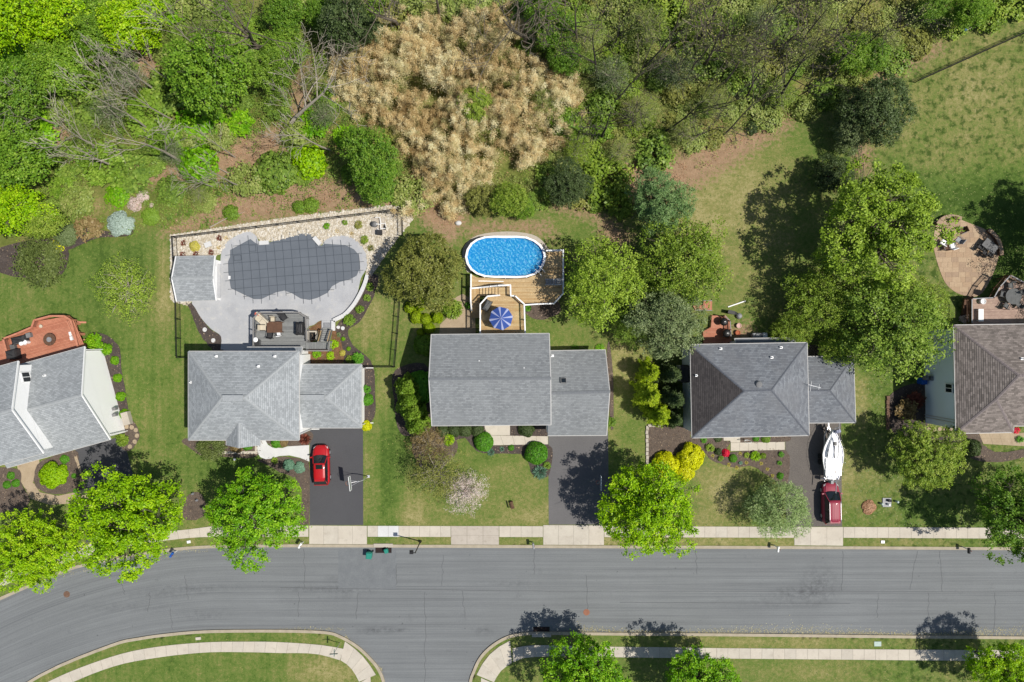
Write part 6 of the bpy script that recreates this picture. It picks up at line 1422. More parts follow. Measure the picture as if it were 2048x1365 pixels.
MB().tube([(-.5, 0, .32), (-.15, 0, .75), (.35, 0, .75), (.5, 0, .32)], .025, 5).tube([(-.15, 0, .75), (0, 0, .35), (.35, 0, .72)], .025, 5).build('frame', M['black'], bc); MB().tube([(.35, -.28, .95), (.35, .28, .95)], .02, 5).build('handlebar', M['steel'], bc); MB().box((-.2, 0, .85), (.24, .12, .06)).build('saddle', M['black'], bc)
# ---------------------------------------------------------------- street furniture and small things
def hoop(label, base, face, mats):
    """basketball hoop: base px, board direction (world degrees)"""
    t = thing('basketball_hoop', P(*base), label, 'basketball hoop', rz=R(face))
    MB().box((0, 0, .05), (.3, .3, .1)).build('base', mats, t); MB().tube([(0, 0, .05), (.15, 0, 2.0), (.5, 0, 2.7)], .05, 8).build('pole', mats, t)
    MB().tube([(.5, 0, 2.7), (1.35, .3, 3.2)], .018, 5).tube([(.5, 0, 2.7), (1.35, -.3, 3.2)], .018, 5).tube([(.3, 0, 2.3), (1.35, 0, 2.85)], .018, 5).build('arm', mats, t)
    fr = MB(); xb = 1.42
    for s in (-1, 1): fr.bar((xb, s * .78, 2.8), (xb, s * .78, 3.6), .05, .05); fr.bar((xb, -.78, 3.2 + s * .4), (xb, .78, 3.2 + s * .4), .05, .05)
    fr.build('board_frame', M['white'], t); MB().box((xb, 0, 3.2), (.02, 1.5, .74)).build('backboard', surf('clear_board', C(150, 158, 160), None, rough=.2), t)
    for k in (0,): fr = MB(); [fr.bar((xb + .02, s * .28, 2.92), (xb + .02, s * .28, 3.3), .03, .04) for s in (-1, 1)]; fr.bar((xb + .02, -.28, 3.3), (xb + .02, .28, 3.3), .03, .04); fr.build('target_square', M['white'], t)
    a = MB(); a.tube([Vector((xb + .3 + .23 * math.cos(k * .5236), .23 * math.sin(k * .5236), 3.02)) for k in range(13)], .018, 5, cap=False); a.build('rim', M['terra'], t)
    a = MB()
    for k in range(12): c, s = math.cos(k * .5236), math.sin(k * .5236); a.tube([(xb + .3 + .23 * c, .23 * s, 3.02), (xb + .3 + .14 * c, .14 * s, 2.6)], .006, 3)
    a.build('net', M['white'], t)
hoop('white basketball hoop at the right edge of the black driveway', (737, 953), 187, M['alu']); hoop('dark basketball hoop in tree shadow on the grey driveway', (1219, 955), 180, M['greypaint'])
lp_ = thing('street_lamp', P(841, 1083), 'tall dark street lamp with square head over the road edge', 'street lamp')
MB().lathe([(.16, 0), (.14, .35), (.07, .5), (.06, 4.4)], 10).build('pole', M['black'], lp_)
hd = P(823, 1104.5, 4.6) - lp_.location
MB().tube([(0, 0, 4.35), (hd.x * .5, hd.y * .5, 4.6), (hd.x, hd.y, 4.66)], .045, 7).build('arm', M['black'], lp_); MB().box((hd.x, hd.y, 4.62), (.42, .42, .16)).box((hd.x, hd.y, 4.73), (.24, .24, .1)).build('lamp_head', M['black'], lp_); MB().box((hd.x, hd.y, 4.53), (.3, .3, .02)).build('lens', M['lamp'], lp_)
sg = thing('street_sign', P(680, 1286), 'slim street name sign on a post at the lower left corner', 'sign')
MB().tube([(0, 0, 0), (0, 0, 3.0)], .04, 6).build('post', M['alu'], sg); MB().box((0, 0, 2.85), (.9, .03, .2), rz=R(3)).build('name_blade', M['signgreen'], sg); MB().box((0, 0, 2.62), (.03, .8, .2)).build('name_blade', M['signgreen'], sg)
def mailbox(label, px, py, mat, rz=0, planter=True):
    t = thing('mailbox', P(px, py), label, 'mailbox', rz=R(rz)); MB().bar((0, 0, 0), (0, 0, 1.05), .1, .1).build('post', M['white'], t)
    r = []; 
    for y in (-.42, .2): r.append([Vector((x, y, z)) for x, z in ((-.12, 1.02), (-.12, 1.2), (-.085, 1.28), (0, 1.31), (.085, 1.28), (.12, 1.2), (.12, 1.02))])
    MB().loft(r).build('box', mat, t); MB().box((.14, -.1, 1.3), (.02, .1, .2)).build('flag', M['lampred'], t); return t
mailbox('white mailbox at the kerb beside the street tree by the black driveway', 607, 1084, M['white'], -30); mailbox('grey mailbox at the kerb left of the middle driveway', 1066, 1085, M['silver'], 8)
mailbox('white and black mailbox at the kerb below the pale willow', 1549, 1091, M['white'], -8); mailbox('dark mailbox at the kerb left of the rightmost street tree', 1925, 1094, M['black'], 0)
mailbox('bright blue mailbox at the kerb under the large yellow-green maple', 354, 1102, M['bluebin'], -32)
def bin_(label, px, py, z, rz, s=1.0, lying=False):
    t = thing('trash_bin', P(px, py, z), label, 'bin', rz=R(rz)); mb = MB(); w, d, h = .62 * s, .66 * s, 1.0 * s
    rings = [[Vector((a * w / 2 * k, b * d / 2 * k, zz)) for a, b in ((-1, -1), (1, -1), (1, 1), (-1, 1))] for zz, k in ((0.02, .8), (h * .9, 1), (h * .93, 1.03))]
    mb.loft(rings).build('body', M['teal'], t)
    rings = [[Vector((a * w / 2 * k, b * d / 2 * k, zz)) for a, b in ((-1, -1), (1, -1), (1, 1), (-1, 1))] for zz, k in ((h * .93, 1.05), (h * .98, 1.03), (h * 1.04, .8))]; MB().loft(rings).build('lid', M['teal'], t)
    MB().bar((-w * .4, d * .58, h * .88), (w * .4, d * .58, h * .88), .04, .04).build('handle', M['teal'], t)
    for s_ in (-1, 1): a = MB(); a.lathe([(.02, -.03), (.11, -.03), (.11, .03), (.02, .03)], 12); rt = Matrix.Rotation(math.pi / 2, 3, 'Y'); a.v = [tuple(rt @ Vector(v) + Vector((s_ * w * .5, d * .45, .11))) for v in a.v]; a.build('wheel', M['rubber'], t)
    return t
bin_('large teal wheeled bin standing on the road by the drain', 741, 1107, -.12, -3, 1.05); bin_('smaller teal bin standing on the dark drain grate', 774, 1100, -.08, 20, .68)
def drain(label, px, py, w, hood_below):
    t = thing('storm_drain', P(px, py, -.1), label, 'drain')
    s = -1 if hood_below else 1
    MB().box((0, 0, -.02), (w, .75, .05)).build('drain_frame', M['black'], t)
    n = 14
    for k in range(n): MB().box((-w / 2 + .1 + (w - .2) * k / (n - 1), 0, .02), (.06, .66, .05)).build('bar', M['grate'], t)
    MB().box((0, s * .55, .1), (w + .35, .42, .16)).build('hood', M['concold'], t)
drain('dark storm drain with concrete hood at the upper kerb by the teal bins', 767, 1100, 1.9, False); drain('black storm drain in tree shadow at the lower kerb', 1083, 1260.5, 1.9, True)
for q, m_, l_ in (((133.5, 1189), M['rust'], 'brown manhole cover in the road bend at the left'), ((1173, 1225), M['rustred'], 'reddish manhole cover in the middle of the straight road')):
    o = MB().lathe([(.38, 0), (.38, .012), (.35, .016), (.02, .016)], 24).build('manhole_cover', m_, label=l_, cat='manhole cover'); o.location = P(*q, -.122)
t = thing('utility_pad', P(1773, 1005), 'grey concrete utility pad with meter boxes beside the round brown shrub', 'utility pad'); MB().box((0, 0, .06), (1.0, 1.05, .12)).build('pad', M['silver'], t); MB().box((.2, .25, .3), (.35, .25, .35)).build('meter_box', M['blackfab'], t); MB().lathe([(.12, 0), (.12, .4), (.02, .45)], 10, (.1, -.2, .1)).build('vent_cap', M['white'], t)
for q, l_ in (((1761, 1007), 'small pale capped pipe left of the utility pad'), ((1792, 1003), 'small pale capped pipe right of the utility pad')):
    o = MB().lathe([(.13, 0), (.13, .4), (.15, .42), (.1, .5), (.02, .52)], 12).build('capped_pipe', M['paleblue'], label=l_, cat='pipe'); o.location = P(*q)
slab_thing('valve_lid', 'pale green utility lid in the lower verge', 'lid', P(1755, 1288), (.82, .55, .06), 0, M['paleblue']); slab_thing('valve_lid', 'small white utility cap in the verge right of the willow', 'cap', P(1765, 1084), (.42, .32, .1), 0, M['white'])
slab_thing('valve_lid', 'small white utility cap in the verge by the left street trees', 'cap', P(378, 1084), (.4, .3, .1), R(10), M['white']); slab_thing('valve_lid', 'white utility cap in the verge inside the road bend', 'cap', P(397, 1277), (.6, .32, .1), R(6), M['conc'])
o = MB().bar((0, 0, 0), (-.25, .35, .9), .06, .06).build('marker_stake', M['yellow'], label='thin yellow marker stake in the shaded lower verge', cat='stake'); o.location = P(1123, 1285)
t = thing('lawn_sign', P(1025, 1009), 'small weathered wooden bench alone on the front lawn', 'bench', rz=R(105)); t.name = 'garden_bench'
for k in range(3): MB().box((0, -.08 + k * .11, .42), (.85, .09, .035)).build('slat', M['brownwood'], t)
MB().box((0, .26, .66), (.85, .04, .3)).build('backrest', M['brownwood'], t)
for x in (-.36, .36): MB().box((x, .05, .2), (.06, .36, .4)).build('leg', M['brownwood'], t)
t = thing('bird_bath', P(917, 447), 'white rounded stone at the edge of the straw beside the oval pool lawn', 'stone'); t.name = 'white_stone'
a = MB(); a.lathe([(.05, 0), (.3, .05), (.32, .2), (.2, .34), (.03, .38)], 9); a.v = [(v[0] * 1.2, v[1] * .9, v[2]) for v in a.v]; a.build('rock', M['concnew'], t)
t = thing('planter_pot', P(916, 628), 'round clay pot on the tan patio by the shrubs', 'pot'); MB().lathe([(.16, 0), (.27, .34), (.3, .36), (.25, .38), (.22, .32), (.02, .3)], 16).build('pot', M['terra'], t); MB().lathe([(.22, .31), (.02, .33)], 12).build('soil', M['mulch'], t)
for q, l_ in (((421, 918), 'round white landscape light in the grass below the brown shrub'),): o = MB().lathe([(.04, 0), (.04, .2), (.14, .22), (.14, .28), (.02, .33)], 12).build('path_light', M['white'], label=l_, cat='light'); o.location = P(471, 918.5)
for k, q in enumerate(((383, 957), (391, 970))): 
    o = MB().lathe([(.1, 0), (.16, .15), (.12, .35), (.06, .5), (.02, .55)], 10).build('garden_ornament', M['silver'], label='small pale garden ornament in the mulch patch between street trees, ' + ('upper' if k == 0 else 'lower') + ' one', cat='ornament'); o.location = P(q[0] + 4, q[1] + 30)
t = thing('garden_sprayer', P(1914, 72), 'small dark post lamp with blue cap on the grass by the woods at upper right', 'post'); t.name = 'marker_post'; MB().tube([(0, 0, 0), (0, 0, 1.5)], .04, 6).build('post', M['black'], t); MB().box((0, 0, 1.5), (.3, .2, .2)).build('cap', M['bluebin'], t)
ht = thing('wreath', P(1490, 876, 0), 'white ring trellis standing against the front of the sailboat house', 'trellis'); a = MB(); a.tube([Vector((.38 * math.cos(k * .3927), -.3 - .12 * math.sin(k * .3927), 1.0 + .38 * math.sin(k * .3927))) for k in range(17)], .03, 5, cap=False); a.build('ring', M['white'], ht); MB().tube([(0, -.3, 0), (0, -.3, .65)], .03, 5).build('post', M['white'], ht); ht.name = 'ring_trellis'
rb = thing('stone_border', P(1294, 890), 'pale stone edging along the left of the sailboat house bed', 'edging')
for k in range(9): MB().box((srng.uniform(-.04, .04), 2.0 - k * .5, .08), (.3, .44, .18), rz=srng.uniform(-.1, .1)).build('stone', M['concold'], rb)
for k in range(4): MB().box((.3 + k * .45, 2.25 + k * .03, .08), (.4, .3, .18), rz=srng.uniform(-.1, .1)).build('stone', M['concold'], rb)
rb2 = thing('stone_border', P(1775, 825), 'low stone border left of the dark bed by the rightmost house', 'edging')
for k in range(8): MB().box((srng.uniform(-.05, .05), 1.7 - k * .5, .1), (.34, .46, .22), rz=srng.uniform(-.15, .15)).build('stone', M['rust'], rb2)
for k in range(5): flat_stone('flat tan stone in the row at the lower corner of the rightmost house', 1857 + k * 11, 858.5 + (k % 2) * 1.5, .24, M['tanconc'], 'row of flat tan stones')
bg_ = thing('wheeled_bin', P(1839, 762), 'dark blue lidded bin under the tree by the sky-tinted white wall', 'bin'); MB().box((0, 0, .45), (.6, .7, .9)).build('body', M['bluebin'], bg_); MB().box((0, 0, .94), (.66, .76, .07)).build('lid', M['bluebin'], bg_)
# ---------------------------------------------------------------- vegetation
def unit(v): return v / (np.linalg.norm(v, axis=-1, keepdims=True) + 1e-9)
def mesh_of(name, mb, mats):
    o = mb.build(name, mats); me = o.data; bpy.data.objects.remove(o); return me
def lobes(rs, n, spread=.62, lo=.28, hi=.44, flat=1.0):
    c = unit(rs.normal(size=(n, 3))) * (rs.rand(n, 1) ** .45) * spread; c[:, 2] *= flat
    return c, lo + (hi - lo) * rs.rand(n)
def broadleaf(seed, Rr, zlo, zhi, nl=18, ncl=560, nleaf=20, cr=.34, leaf=.3, spread=.64, lo=.28, hi=.44, inner=.12, tonev=.3, asp=.7, up=.7, trunk=True, tr=.2, bark='bark', skirt=-.35, star=0):
    """crown of leaf sprays on a number of boughs, plus trunk with limbs; unit is metres, origin at the foot"""
    rs = np.random.RandomState(seed); c, lr = lobes(rs, nl, spread, lo, hi)
    P_, N_, = [], []
    zc, zs = (zlo + zhi) / 2, (zhi - zlo) / 2
    area = lr ** 2 / (lr ** 2).sum(); cnt = np.maximum(3, (area * ncl * 1.5).astype(int))
    for i in range(nl):
        d = unit(rs.normal(size=(cnt[i], 3))); d = d[d[:, 2] > skirt]
        p = c[i] + d * lr[i] * (.88 + .2 * rs.rand(len(d), 1))
        ok = np.ones(len(p), bool)
        for j in range(nl):
            if j != i: ok &= np.linalg.norm(p - c[j], axis=1) > lr[j] * .78
        P_.append(p[ok]); N_.append(unit(d[ok] * .75 + unit(p[ok]) * .5))
    p = np.concatenate(P_); n = np.concatenate(N_)
    if inner: k = int(len(p) * inner); q = unit(rs.normal(size=(k, 3))) * rs.rand(k, 1) ** .4 * .7; p = np.concatenate([p, q]); n = np.concatenate([n, unit(q)])
    S = np.array([Rr, Rr, zs]) / 1.0; pw = p * S * np.array([1, 1, 1]) + np.array([0, 0, zc])
    m = len(pw); ct = rs.normal(0, tonev, m)
    off = rs.normal(size=(m, nleaf, 3)) * cr * np.array([1, 1, .7]) * (.7 + .6 * rs.rand(m, 1, 1))
    if star:  # sprays reach out along the twig
        t = rs.rand(m, nleaf, 1); off = off * (1 - .6 * t) + n[:, None, :] * t * cr * star
    pos = (pw[:, None, :] + off).reshape(-1, 3)
    nn = unit(n[:, None, :] * .5 + np.array([0, 0, up]) + rs.normal(size=(m, nleaf, 3)) * .55).reshape(-1, 3)
    tone = (.5 + ct[:, None] * .6 + rs.normal(0, .18, (m, nleaf))).reshape(-1)
    ok = pos[:, 2] > .05
    crown = leaf_mesh('crown', pos[ok], nn[ok], leaf * (.65 + .7 * rs.rand(ok.sum())), tone[ok], asp, seed)
    tm = None
    if trunk:
        mb = MB(); hh = zlo + (zhi - zlo) * .3; lean = rs.normal(0, .15, 2)
        mb.tube([(0, 0, -.2), (lean[0] * .3, lean[1] * .3, hh * .5), (lean[0], lean[1], hh)], [tr * 1.25, tr, tr * .8], 8)
        for i in range(nl):
            e = c[i] * S + np.array([0, 0, zc]); a = Vector((lean[0], lean[1], hh * (.75 + .25 * rs.rand()))); b = Vector(e); mid = (a + b) / 2 + Vector(rs.normal(0, .25, 3))
            mb.tube([a, mid, b], [tr * .5, tr * .32, tr * .14], 5, cap=False)
            for _ in range(3): q = b + Vector(rs.normal(0, 1, 3) * lr[i] * Rr * .6); mb.tube([b + (mid - b) * .3, q], [tr * .16, tr * .05], 4, cap=False)
        tm = mesh_of('trunk', mb, M[bark])
    return crown, tm
def conifer(seed, Rr, Ht, nb=130, spray=16, ss=.26, droop=.25, asp=.35, bark='barkdark', pw=.8, zb=.08):
    rs = np.random.RandomState(seed); pos = []; nr = []; tn = []; mb = MB(); mb.tube([(0, 0, -.2), (0, 0, Ht * .95)], [.18, .03], 7)
    for k in range(nb):
        f = zb + (1 - zb) * (k + rs.rand()) / nb; z = Ht * f; L = Rr * (1 - f) ** pw * (.75 + .4 * rs.rand()) + .12; a = rs.rand() * 6.283; d = np.array([math.cos(a), math.sin(a), 0]); s = np.array([-d[1], d[0], 0])
        mb.tube([(0, 0, z), tuple(d * L + np.array([0, 0, z - droop * L]))], [.035, .01], 3, cap=False); n = max(4, int(spray * (L / Rr + .25) * 1.6)); t = rs.rand(n) ** .65
        wv = (1 - t) * .35 * L + .1; p = d * (t * L)[:, None] + s * (rs.normal(0, .5, n) * wv)[:, None]; p[:, 2] += z - droop * L * t ** 1.3 + rs.normal(0, .06, n); ct = rs.normal(0, .12)
        for _ in range(4): pos.append(p + rs.normal(0, .1, p.shape)); nr.append(unit(d * .35 + np.array([0, 0, .8]) + rs.normal(0, .4, p.shape))); tn.append(.4 + .25 * t + ct + rs.normal(0, .15, n))
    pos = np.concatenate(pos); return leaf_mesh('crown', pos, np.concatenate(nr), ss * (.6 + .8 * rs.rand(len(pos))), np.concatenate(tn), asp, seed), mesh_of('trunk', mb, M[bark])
def ball(seed, n, leaf, flat=.85, bumps=.08, asp=.7, lump=0, fill=.12):
    """clipped or bushy shrub of radius 1, origin on the ground"""
    rs = np.random.RandomState(seed); d = unit(rs.normal(size=(n, 3))); d[:, 2] = np.abs(d[:, 2]) * 1.0 - .1; d = unit(d)
    r = np.ones(n)
    bp = np.zeros(n)
    for k in range(16 + 2 * lump): q = unit(rs.normal(size=3)); q[2] = abs(q[2]); bp = np.maximum(bp, (.6 + .4 * rs.rand()) * np.exp(-((1 - d @ q) / (.05 + .07 * rs.rand())) ** 2))
    r = 1 - 1.4 * bumps * (1 - bp)
    r *= 1 - fill * rs.rand(n) ** 2
    p = d * r[:, None]; p[:, 2] = p[:, 2] * flat + .1
    nn = unit(d + rs.normal(0, .45, (n, 3)) + np.array([0, 0, .25]))
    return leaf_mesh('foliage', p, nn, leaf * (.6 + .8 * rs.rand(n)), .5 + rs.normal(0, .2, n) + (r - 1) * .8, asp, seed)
def loose(seed, n, leaf, nst=40, asp=.6, hgt=1.0):
    """loose shrub of radius about 1: sprays on arching stems"""
    rs = np.random.RandomState(seed); pos = []; nr = []; tn = []
    per = max(3, n // nst)
    for k in range(nst):
        a = rs.rand() * 6.283; L = .35 + .65 * rs.rand() ** .6; e = np.array([math.cos(a) * L, math.sin(a) * L, hgt * (1.05 - .55 * L * rs.rand()) * (.7 + .4 * rs.rand())]); t = (.3 + .7 * rs.rand(per)) ** .6
        p = e * t[:, None]; p[:, 2] = e[2] * np.sin(t * 1.4) + .05; p += rs.normal(0, .1, p.shape); pos.append(p); nr.append(unit(e * .4 + np.array([0, 0, .8]) + rs.normal(0, .5, p.shape))); tn.append(.5 + rs.normal(0, .16) + rs.normal(0, .16, per))
    pos = np.concatenate(pos); pos[:, 2] = np.maximum(pos[:, 2], .03)
    return leaf_mesh('foliage', pos, np.concatenate(nr), leaf * (.6 + .8 * rs.rand(len(pos))), np.concatenate(tn), asp, seed)
def spiky(seed, n, L, asp=.12, hgt=.6):
    rs = np.random.RandomState(seed); d = unit(rs.normal(size=(n, 3))); d[:, 2] = np.abs(d[:, 2]) * .8 + .15; d = unit(d); p = d * (.35 + .4 * rs.rand(n, 1)); p[:, 2] *= hgt
    # blades lie along the ray: leaf plane contains d
    o = unit(np.cross(d, rs.normal(size=(n, 3)))); t = d; b = np.cross(o, t); s = L * (.6 + .7 * rs.rand(n, 1))
    v = np.stack([p - t * s * .5, p + b * s * asp * .5, p + t * s * .5, p - b * s * asp * .5], 1).reshape(-1, 3)
    me = leaf_mesh('foliage', p, o, s[:, 0], rs.rand(n), asp, seed); me.vertices.foreach_set('co', v.astype(np.float32).ravel()); me.update(); return me
def column(seed, n, leaf, ratio=3.0, power=.7):
    """columnar evergreen of radius 1 and height 'ratio'"""
    rs = np.random.RandomState(seed); f = rs.rand(n) ** 1.15; a = rs.rand(n) * 6.283; lob = 1 + .16 * np.sin(a * 5 + f * 9) + .1 * np.sin(a * 9 - f * 17)
    r = np.minimum(1, (f * 5) + .6) * (1 - f) ** power * lob * (1 - .25 * rs.rand(n) ** 2) + .03; p = np.stack([np.cos(a) * r, np.sin(a) * r, f * ratio], 1)
    d = np.stack([np.cos(a), np.sin(a), np.full(n, .5)], 1); nn = unit(d + rs.normal(0, .5, (n, 3)))
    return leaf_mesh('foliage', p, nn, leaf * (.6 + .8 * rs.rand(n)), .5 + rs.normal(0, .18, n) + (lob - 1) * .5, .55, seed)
def bare(seed, Ht, r0, levels=4, spread=.55, start=.3, nb=(5, 4, 4, 3), up=.35, wig=.12, minr=.02):
    """leafless tree: trunk and several orders of branches"""
    rs = np.random.RandomState(seed); mb = MB(); tips = []
    def grow(p, d, L, r, lev):
        n = 4 if lev < 2 else 3; pts = [p]; dd = d
        for i in range(n):
            dd = unit(dd + rs.normal(0, wig * (1 + .3 * lev), 3) + np.array([0, 0, up * .12])); pts.append(pts[-1] + dd * L / n)
        rad = [max(minr, r * (1 - .75 * i / n)) for i in range(n + 1)]
        mb.tube([Vector(q) for q in pts], rad, 6 if lev == 0 else (4 if lev == 1 else 3), cap=False)
        if lev >= levels - 1: tips.append(pts[-1]); return
        for k in range(nb[lev]):
            t = start + (1 - start) * (k + rs.rand()) / nb[lev]; i = min(n - 1, int(t * n)); q = pts[i] + (pts[i + 1] - pts[i]) * (t * n - i); ax = unit(rs.normal(size=3)); b = unit(dd * (1 - spread) + unit(np.cross(dd, ax)) * spread * 1.2 + np.array([0, 0, up * .4]))
            grow(q, b, L * (.42 + .25 * rs.rand()) * (1.1 - .4 * t), max(minr, r * (1 - .75 * t) * .55), lev + 1)
    grow(np.array([0, 0, -.2]), np.array([0, 0, 1.0]), Ht, r0, 0); return mb, np.array(tips)
# --- prototypes
PR = {}
for k in range(3): PR['maple%d' % k] = broadleaf(20 + k, 1.30 * 4.0, 2.0, 9.4, nl=72, ncl=1350, nleaf=38, cr=.23, leaf=.17, spread=.74, lo=.16, hi=.25, star=1.7)
for k in range(2): PR['open%d' % k] = broadleaf(40 + k, 1.30 * 4.2, 2.0, 9.6, nl=52, ncl=1350, nleaf=16, cr=.28, leaf=.19, spread=.8, lo=.13, hi=.25, star=2.6, inner=.3)
PR['sparse'] = broadleaf(50, 4.4, 2.0, 8.0, nl=40, ncl=520, nleaf=9, cr=.3, leaf=.15, spread=.82, lo=.13, hi=.24, star=2.6, inner=.5, tr=.16, bark='barkpale')
PR['fine'] = broadleaf(52, 3.6, 1.2, 7.0, nl=30, ncl=2000, nleaf=16, cr=.25, leaf=.18, spread=.66, lo=.22, hi=.36, star=3.0, asp=.35, tr=.14)
PR['pine'] = broadleaf(54, 4.2, 1.0, 9.5, nl=36, ncl=1100, nleaf=20, cr=.2, leaf=.26, spread=.74, lo=.16, hi=.27, star=2.2, asp=.25, bark='barkdark')
PR['dense'] = broadleaf(56, 4.3, .6, 7.6, nl=30, ncl=1500, nleaf=16, cr=.22, leaf=.24, spread=.68, lo=.2, hi=.33, star=1.8, asp=.4, bark='barkdark')
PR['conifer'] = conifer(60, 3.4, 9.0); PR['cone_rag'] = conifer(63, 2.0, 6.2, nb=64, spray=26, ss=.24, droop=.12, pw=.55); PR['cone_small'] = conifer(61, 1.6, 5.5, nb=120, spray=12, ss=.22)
PR['wood0'] = broadleaf(70, 4.0, 1.5, 10.5, nl=38, ncl=1000, nleaf=16, cr=.27, leaf=.21, spread=.76, lo=.15, hi=.27, star=2.2, inner=.25); PR['wood1'] = broadleaf(71, 3.6, 1.0, 8.5, nl=30, ncl=1000, nleaf=15, cr=.25, leaf=.19, spread=.74, lo=.15, hi=.28, star=2.2, inner=.2)
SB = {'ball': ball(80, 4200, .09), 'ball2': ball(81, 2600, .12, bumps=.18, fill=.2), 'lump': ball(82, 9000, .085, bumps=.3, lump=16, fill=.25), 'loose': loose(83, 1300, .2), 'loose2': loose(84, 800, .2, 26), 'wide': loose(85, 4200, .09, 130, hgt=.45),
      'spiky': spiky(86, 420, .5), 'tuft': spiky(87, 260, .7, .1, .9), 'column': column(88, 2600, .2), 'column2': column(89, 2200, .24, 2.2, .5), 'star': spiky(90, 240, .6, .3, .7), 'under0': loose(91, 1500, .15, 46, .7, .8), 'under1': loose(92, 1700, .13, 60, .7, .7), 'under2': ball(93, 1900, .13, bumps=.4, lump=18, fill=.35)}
vr_ = random.Random(77)
def setmat(o, m):
    if not o.data.materials: o.data.materials.append(m)
    o.material_slots[0].link = 'OBJECT'; o.material_slots[0].material = m
def tree(name, label, px, py, rpx, proto, mat, zc=5.5, cat='tree', group=None, sz=1.0, bark=None, rz=None, base=None):
    crown, trunk = PR[proto]; Rp = {'maple': 5.2, 'open0': 5.46, 'open1': 5.46}.get(proto[:5] if proto.startswith('maple') else proto, None) or {'sparse': 4.4, 'fine': 3.6, 'pine': 4.2, 'dense': 4.3, 'conifer': 3.4, 'cone_small': 1.6, 'cone_rag': 2.0, 'wood0': 4.0, 'wood1': 3.6}[proto]
    s = rpx / PXM * (H - zc) / H / Rp; g = P(px, py, zc); g.z = 0
    t = thing(name, g, label, cat, group, rz=vr_.uniform(0, 6.28) if rz is None else rz); t.scale = (s, s, s * sz)
    o = bpy.data.objects.new('crown', crown); COL.objects.link(o); o.parent = t; setmat(o, M[mat])
    if name == 'woodland_tree': t.scale = (s * vr_.uniform(.82, 1.18), s * vr_.uniform(.82, 1.18), s * vr_.uniform(.8, 1.1))
    if trunk:
        o = bpy.data.objects.new('trunk', trunk); COL.objects.link(o); o.parent = t
        if bark: o.material_slots[0].link = 'OBJECT'; o.material_slots[0].material = M[bark]
    return t
def shrub(label, px, py, rpx, mesh, mat, h=1.0, cat='shrub', group=None, zc=None, name=None, sx=1, rz=None, z=0.0):
    r = rpx / PXM; zc = r * .6 * h if zc is None else zc; g = P(px, py, zc); g.z = z
    o = bpy.data.objects.new(name or 'shrub', SB[mesh]); COL.objects.link(o); o.location = g; o.scale = (r * sx, r, r * h); o.rotation_euler = (0, 0, vr_.uniform(0, 6.28) if rz is None else rz)
    setmat(o, M[mat]); return tag(o, label, cat, group)
T = tree
# street and garden trees
T('street_tree', 'large yellow-green street maple at the lower left edge in the road bend', 62, 1100, 92, 'maple0', 'maple_y', zc=5.5)
T('street_tree', 'large yellow-green street maple beside the left tan path and black driveway', 270, 1032, 122, 'maple1', 'maple_y', zc=5.5)
T('street_tree', 'bright green street maple left of the driveway with the red car', 511, 1026, 108, 'maple2', 'maple_g', zc=5.5, rz=1.0)
T('street_tree', 'large bright green street maple right of the middle grey driveway', 1297, 1020, 110, 'maple0', 'maple_y', zc=5.8, rz=2.2)
T('street_tree', 'pale grey-green willow-like street tree beside the maroon minivan', 1565, 1022, 66, 'fine', 'willow', zc=4, sz=.9)
T('street_tree', 'deep green street maple at the right edge above the road', 2030, 1022, 112, 'maple1', 'maple_d', zc=5.5, rz=4)
T('garden_tree', 'mid green tree with rounded crown in front of the rightmost house', 1851, 915, 82, 'maple2', 'oliveg', zc=4.5, rz=3.3)
T('street_tree', 'bright green maple at the bottom edge right of the side road', 1165, 1352, 98, 'maple2', 'maple_g', zc=5.5, rz=.2)
T('street_tree', 'bright green maple at the bottom edge in the middle of the right verge', 1402, 1376, 92, 'maple0', 'maple_g', zc=5.5, rz=5.2)
T('street_tree', 'yellow-green maple at the bottom right corner', 2020, 1350, 82, 'maple1', 'maple_y', zc=5.5, rz=.9)
T('garden_tree', 'large pale lime-green tree left of the paver patio', 1738, 462, 140, 'maple1', 'lime', zc=6.5, rz=1.9)
T('garden_tree', 'large olive-green open tree behind the sailboat house garage', 1772, 655, 122, 'open0', 'midg', zc=6.5, rz=.5)
T('garden_tree', 'olive-green tree crowding the right of the large open tree by the paver patio', 1850, 610, 66, 'open1', 'oliveg', zc=5.5, rz=1.2)
T('garden_tree', 'bright yellow-green young crown at the lower left of the large open tree', 1690, 700, 46, 'open1', 'lime', zc=4.5, rz=2.2)
T('garden_tree', 'dark olive tree in the shade of the lime-green tree', 1640, 598, 74, 'open1', 'oliveg', zc=4.0)
T('pine_tree', 'bluish green pine beside the dry lawn above the pool deck', 1322, 402, 78, 'pine', 'pine', zc=6, cat='pine tree')
T('evergreen_tree', 'dark green rounded evergreen at the wood edge above the oval pool', 1138, 360, 54, 'dense', 'dark', zc=4.5, cat='evergreen')
T('garden_tree', 'bright green feathery tree overhanging the pool deck', 1206, 572, 100, 'open0', 'lime', zc=5, rz=2.6)
T('garden_tree', 'olive-green airy tree below the bluish pine', 1368, 524, 100, 'open1', 'oliveg', zc=5.5, rz=4.2)
T('garden_tree', 'grey-green tree left of the terracotta deck', 1326, 648, 90, 'open0', 'greyg', zc=5, rz=1.1)
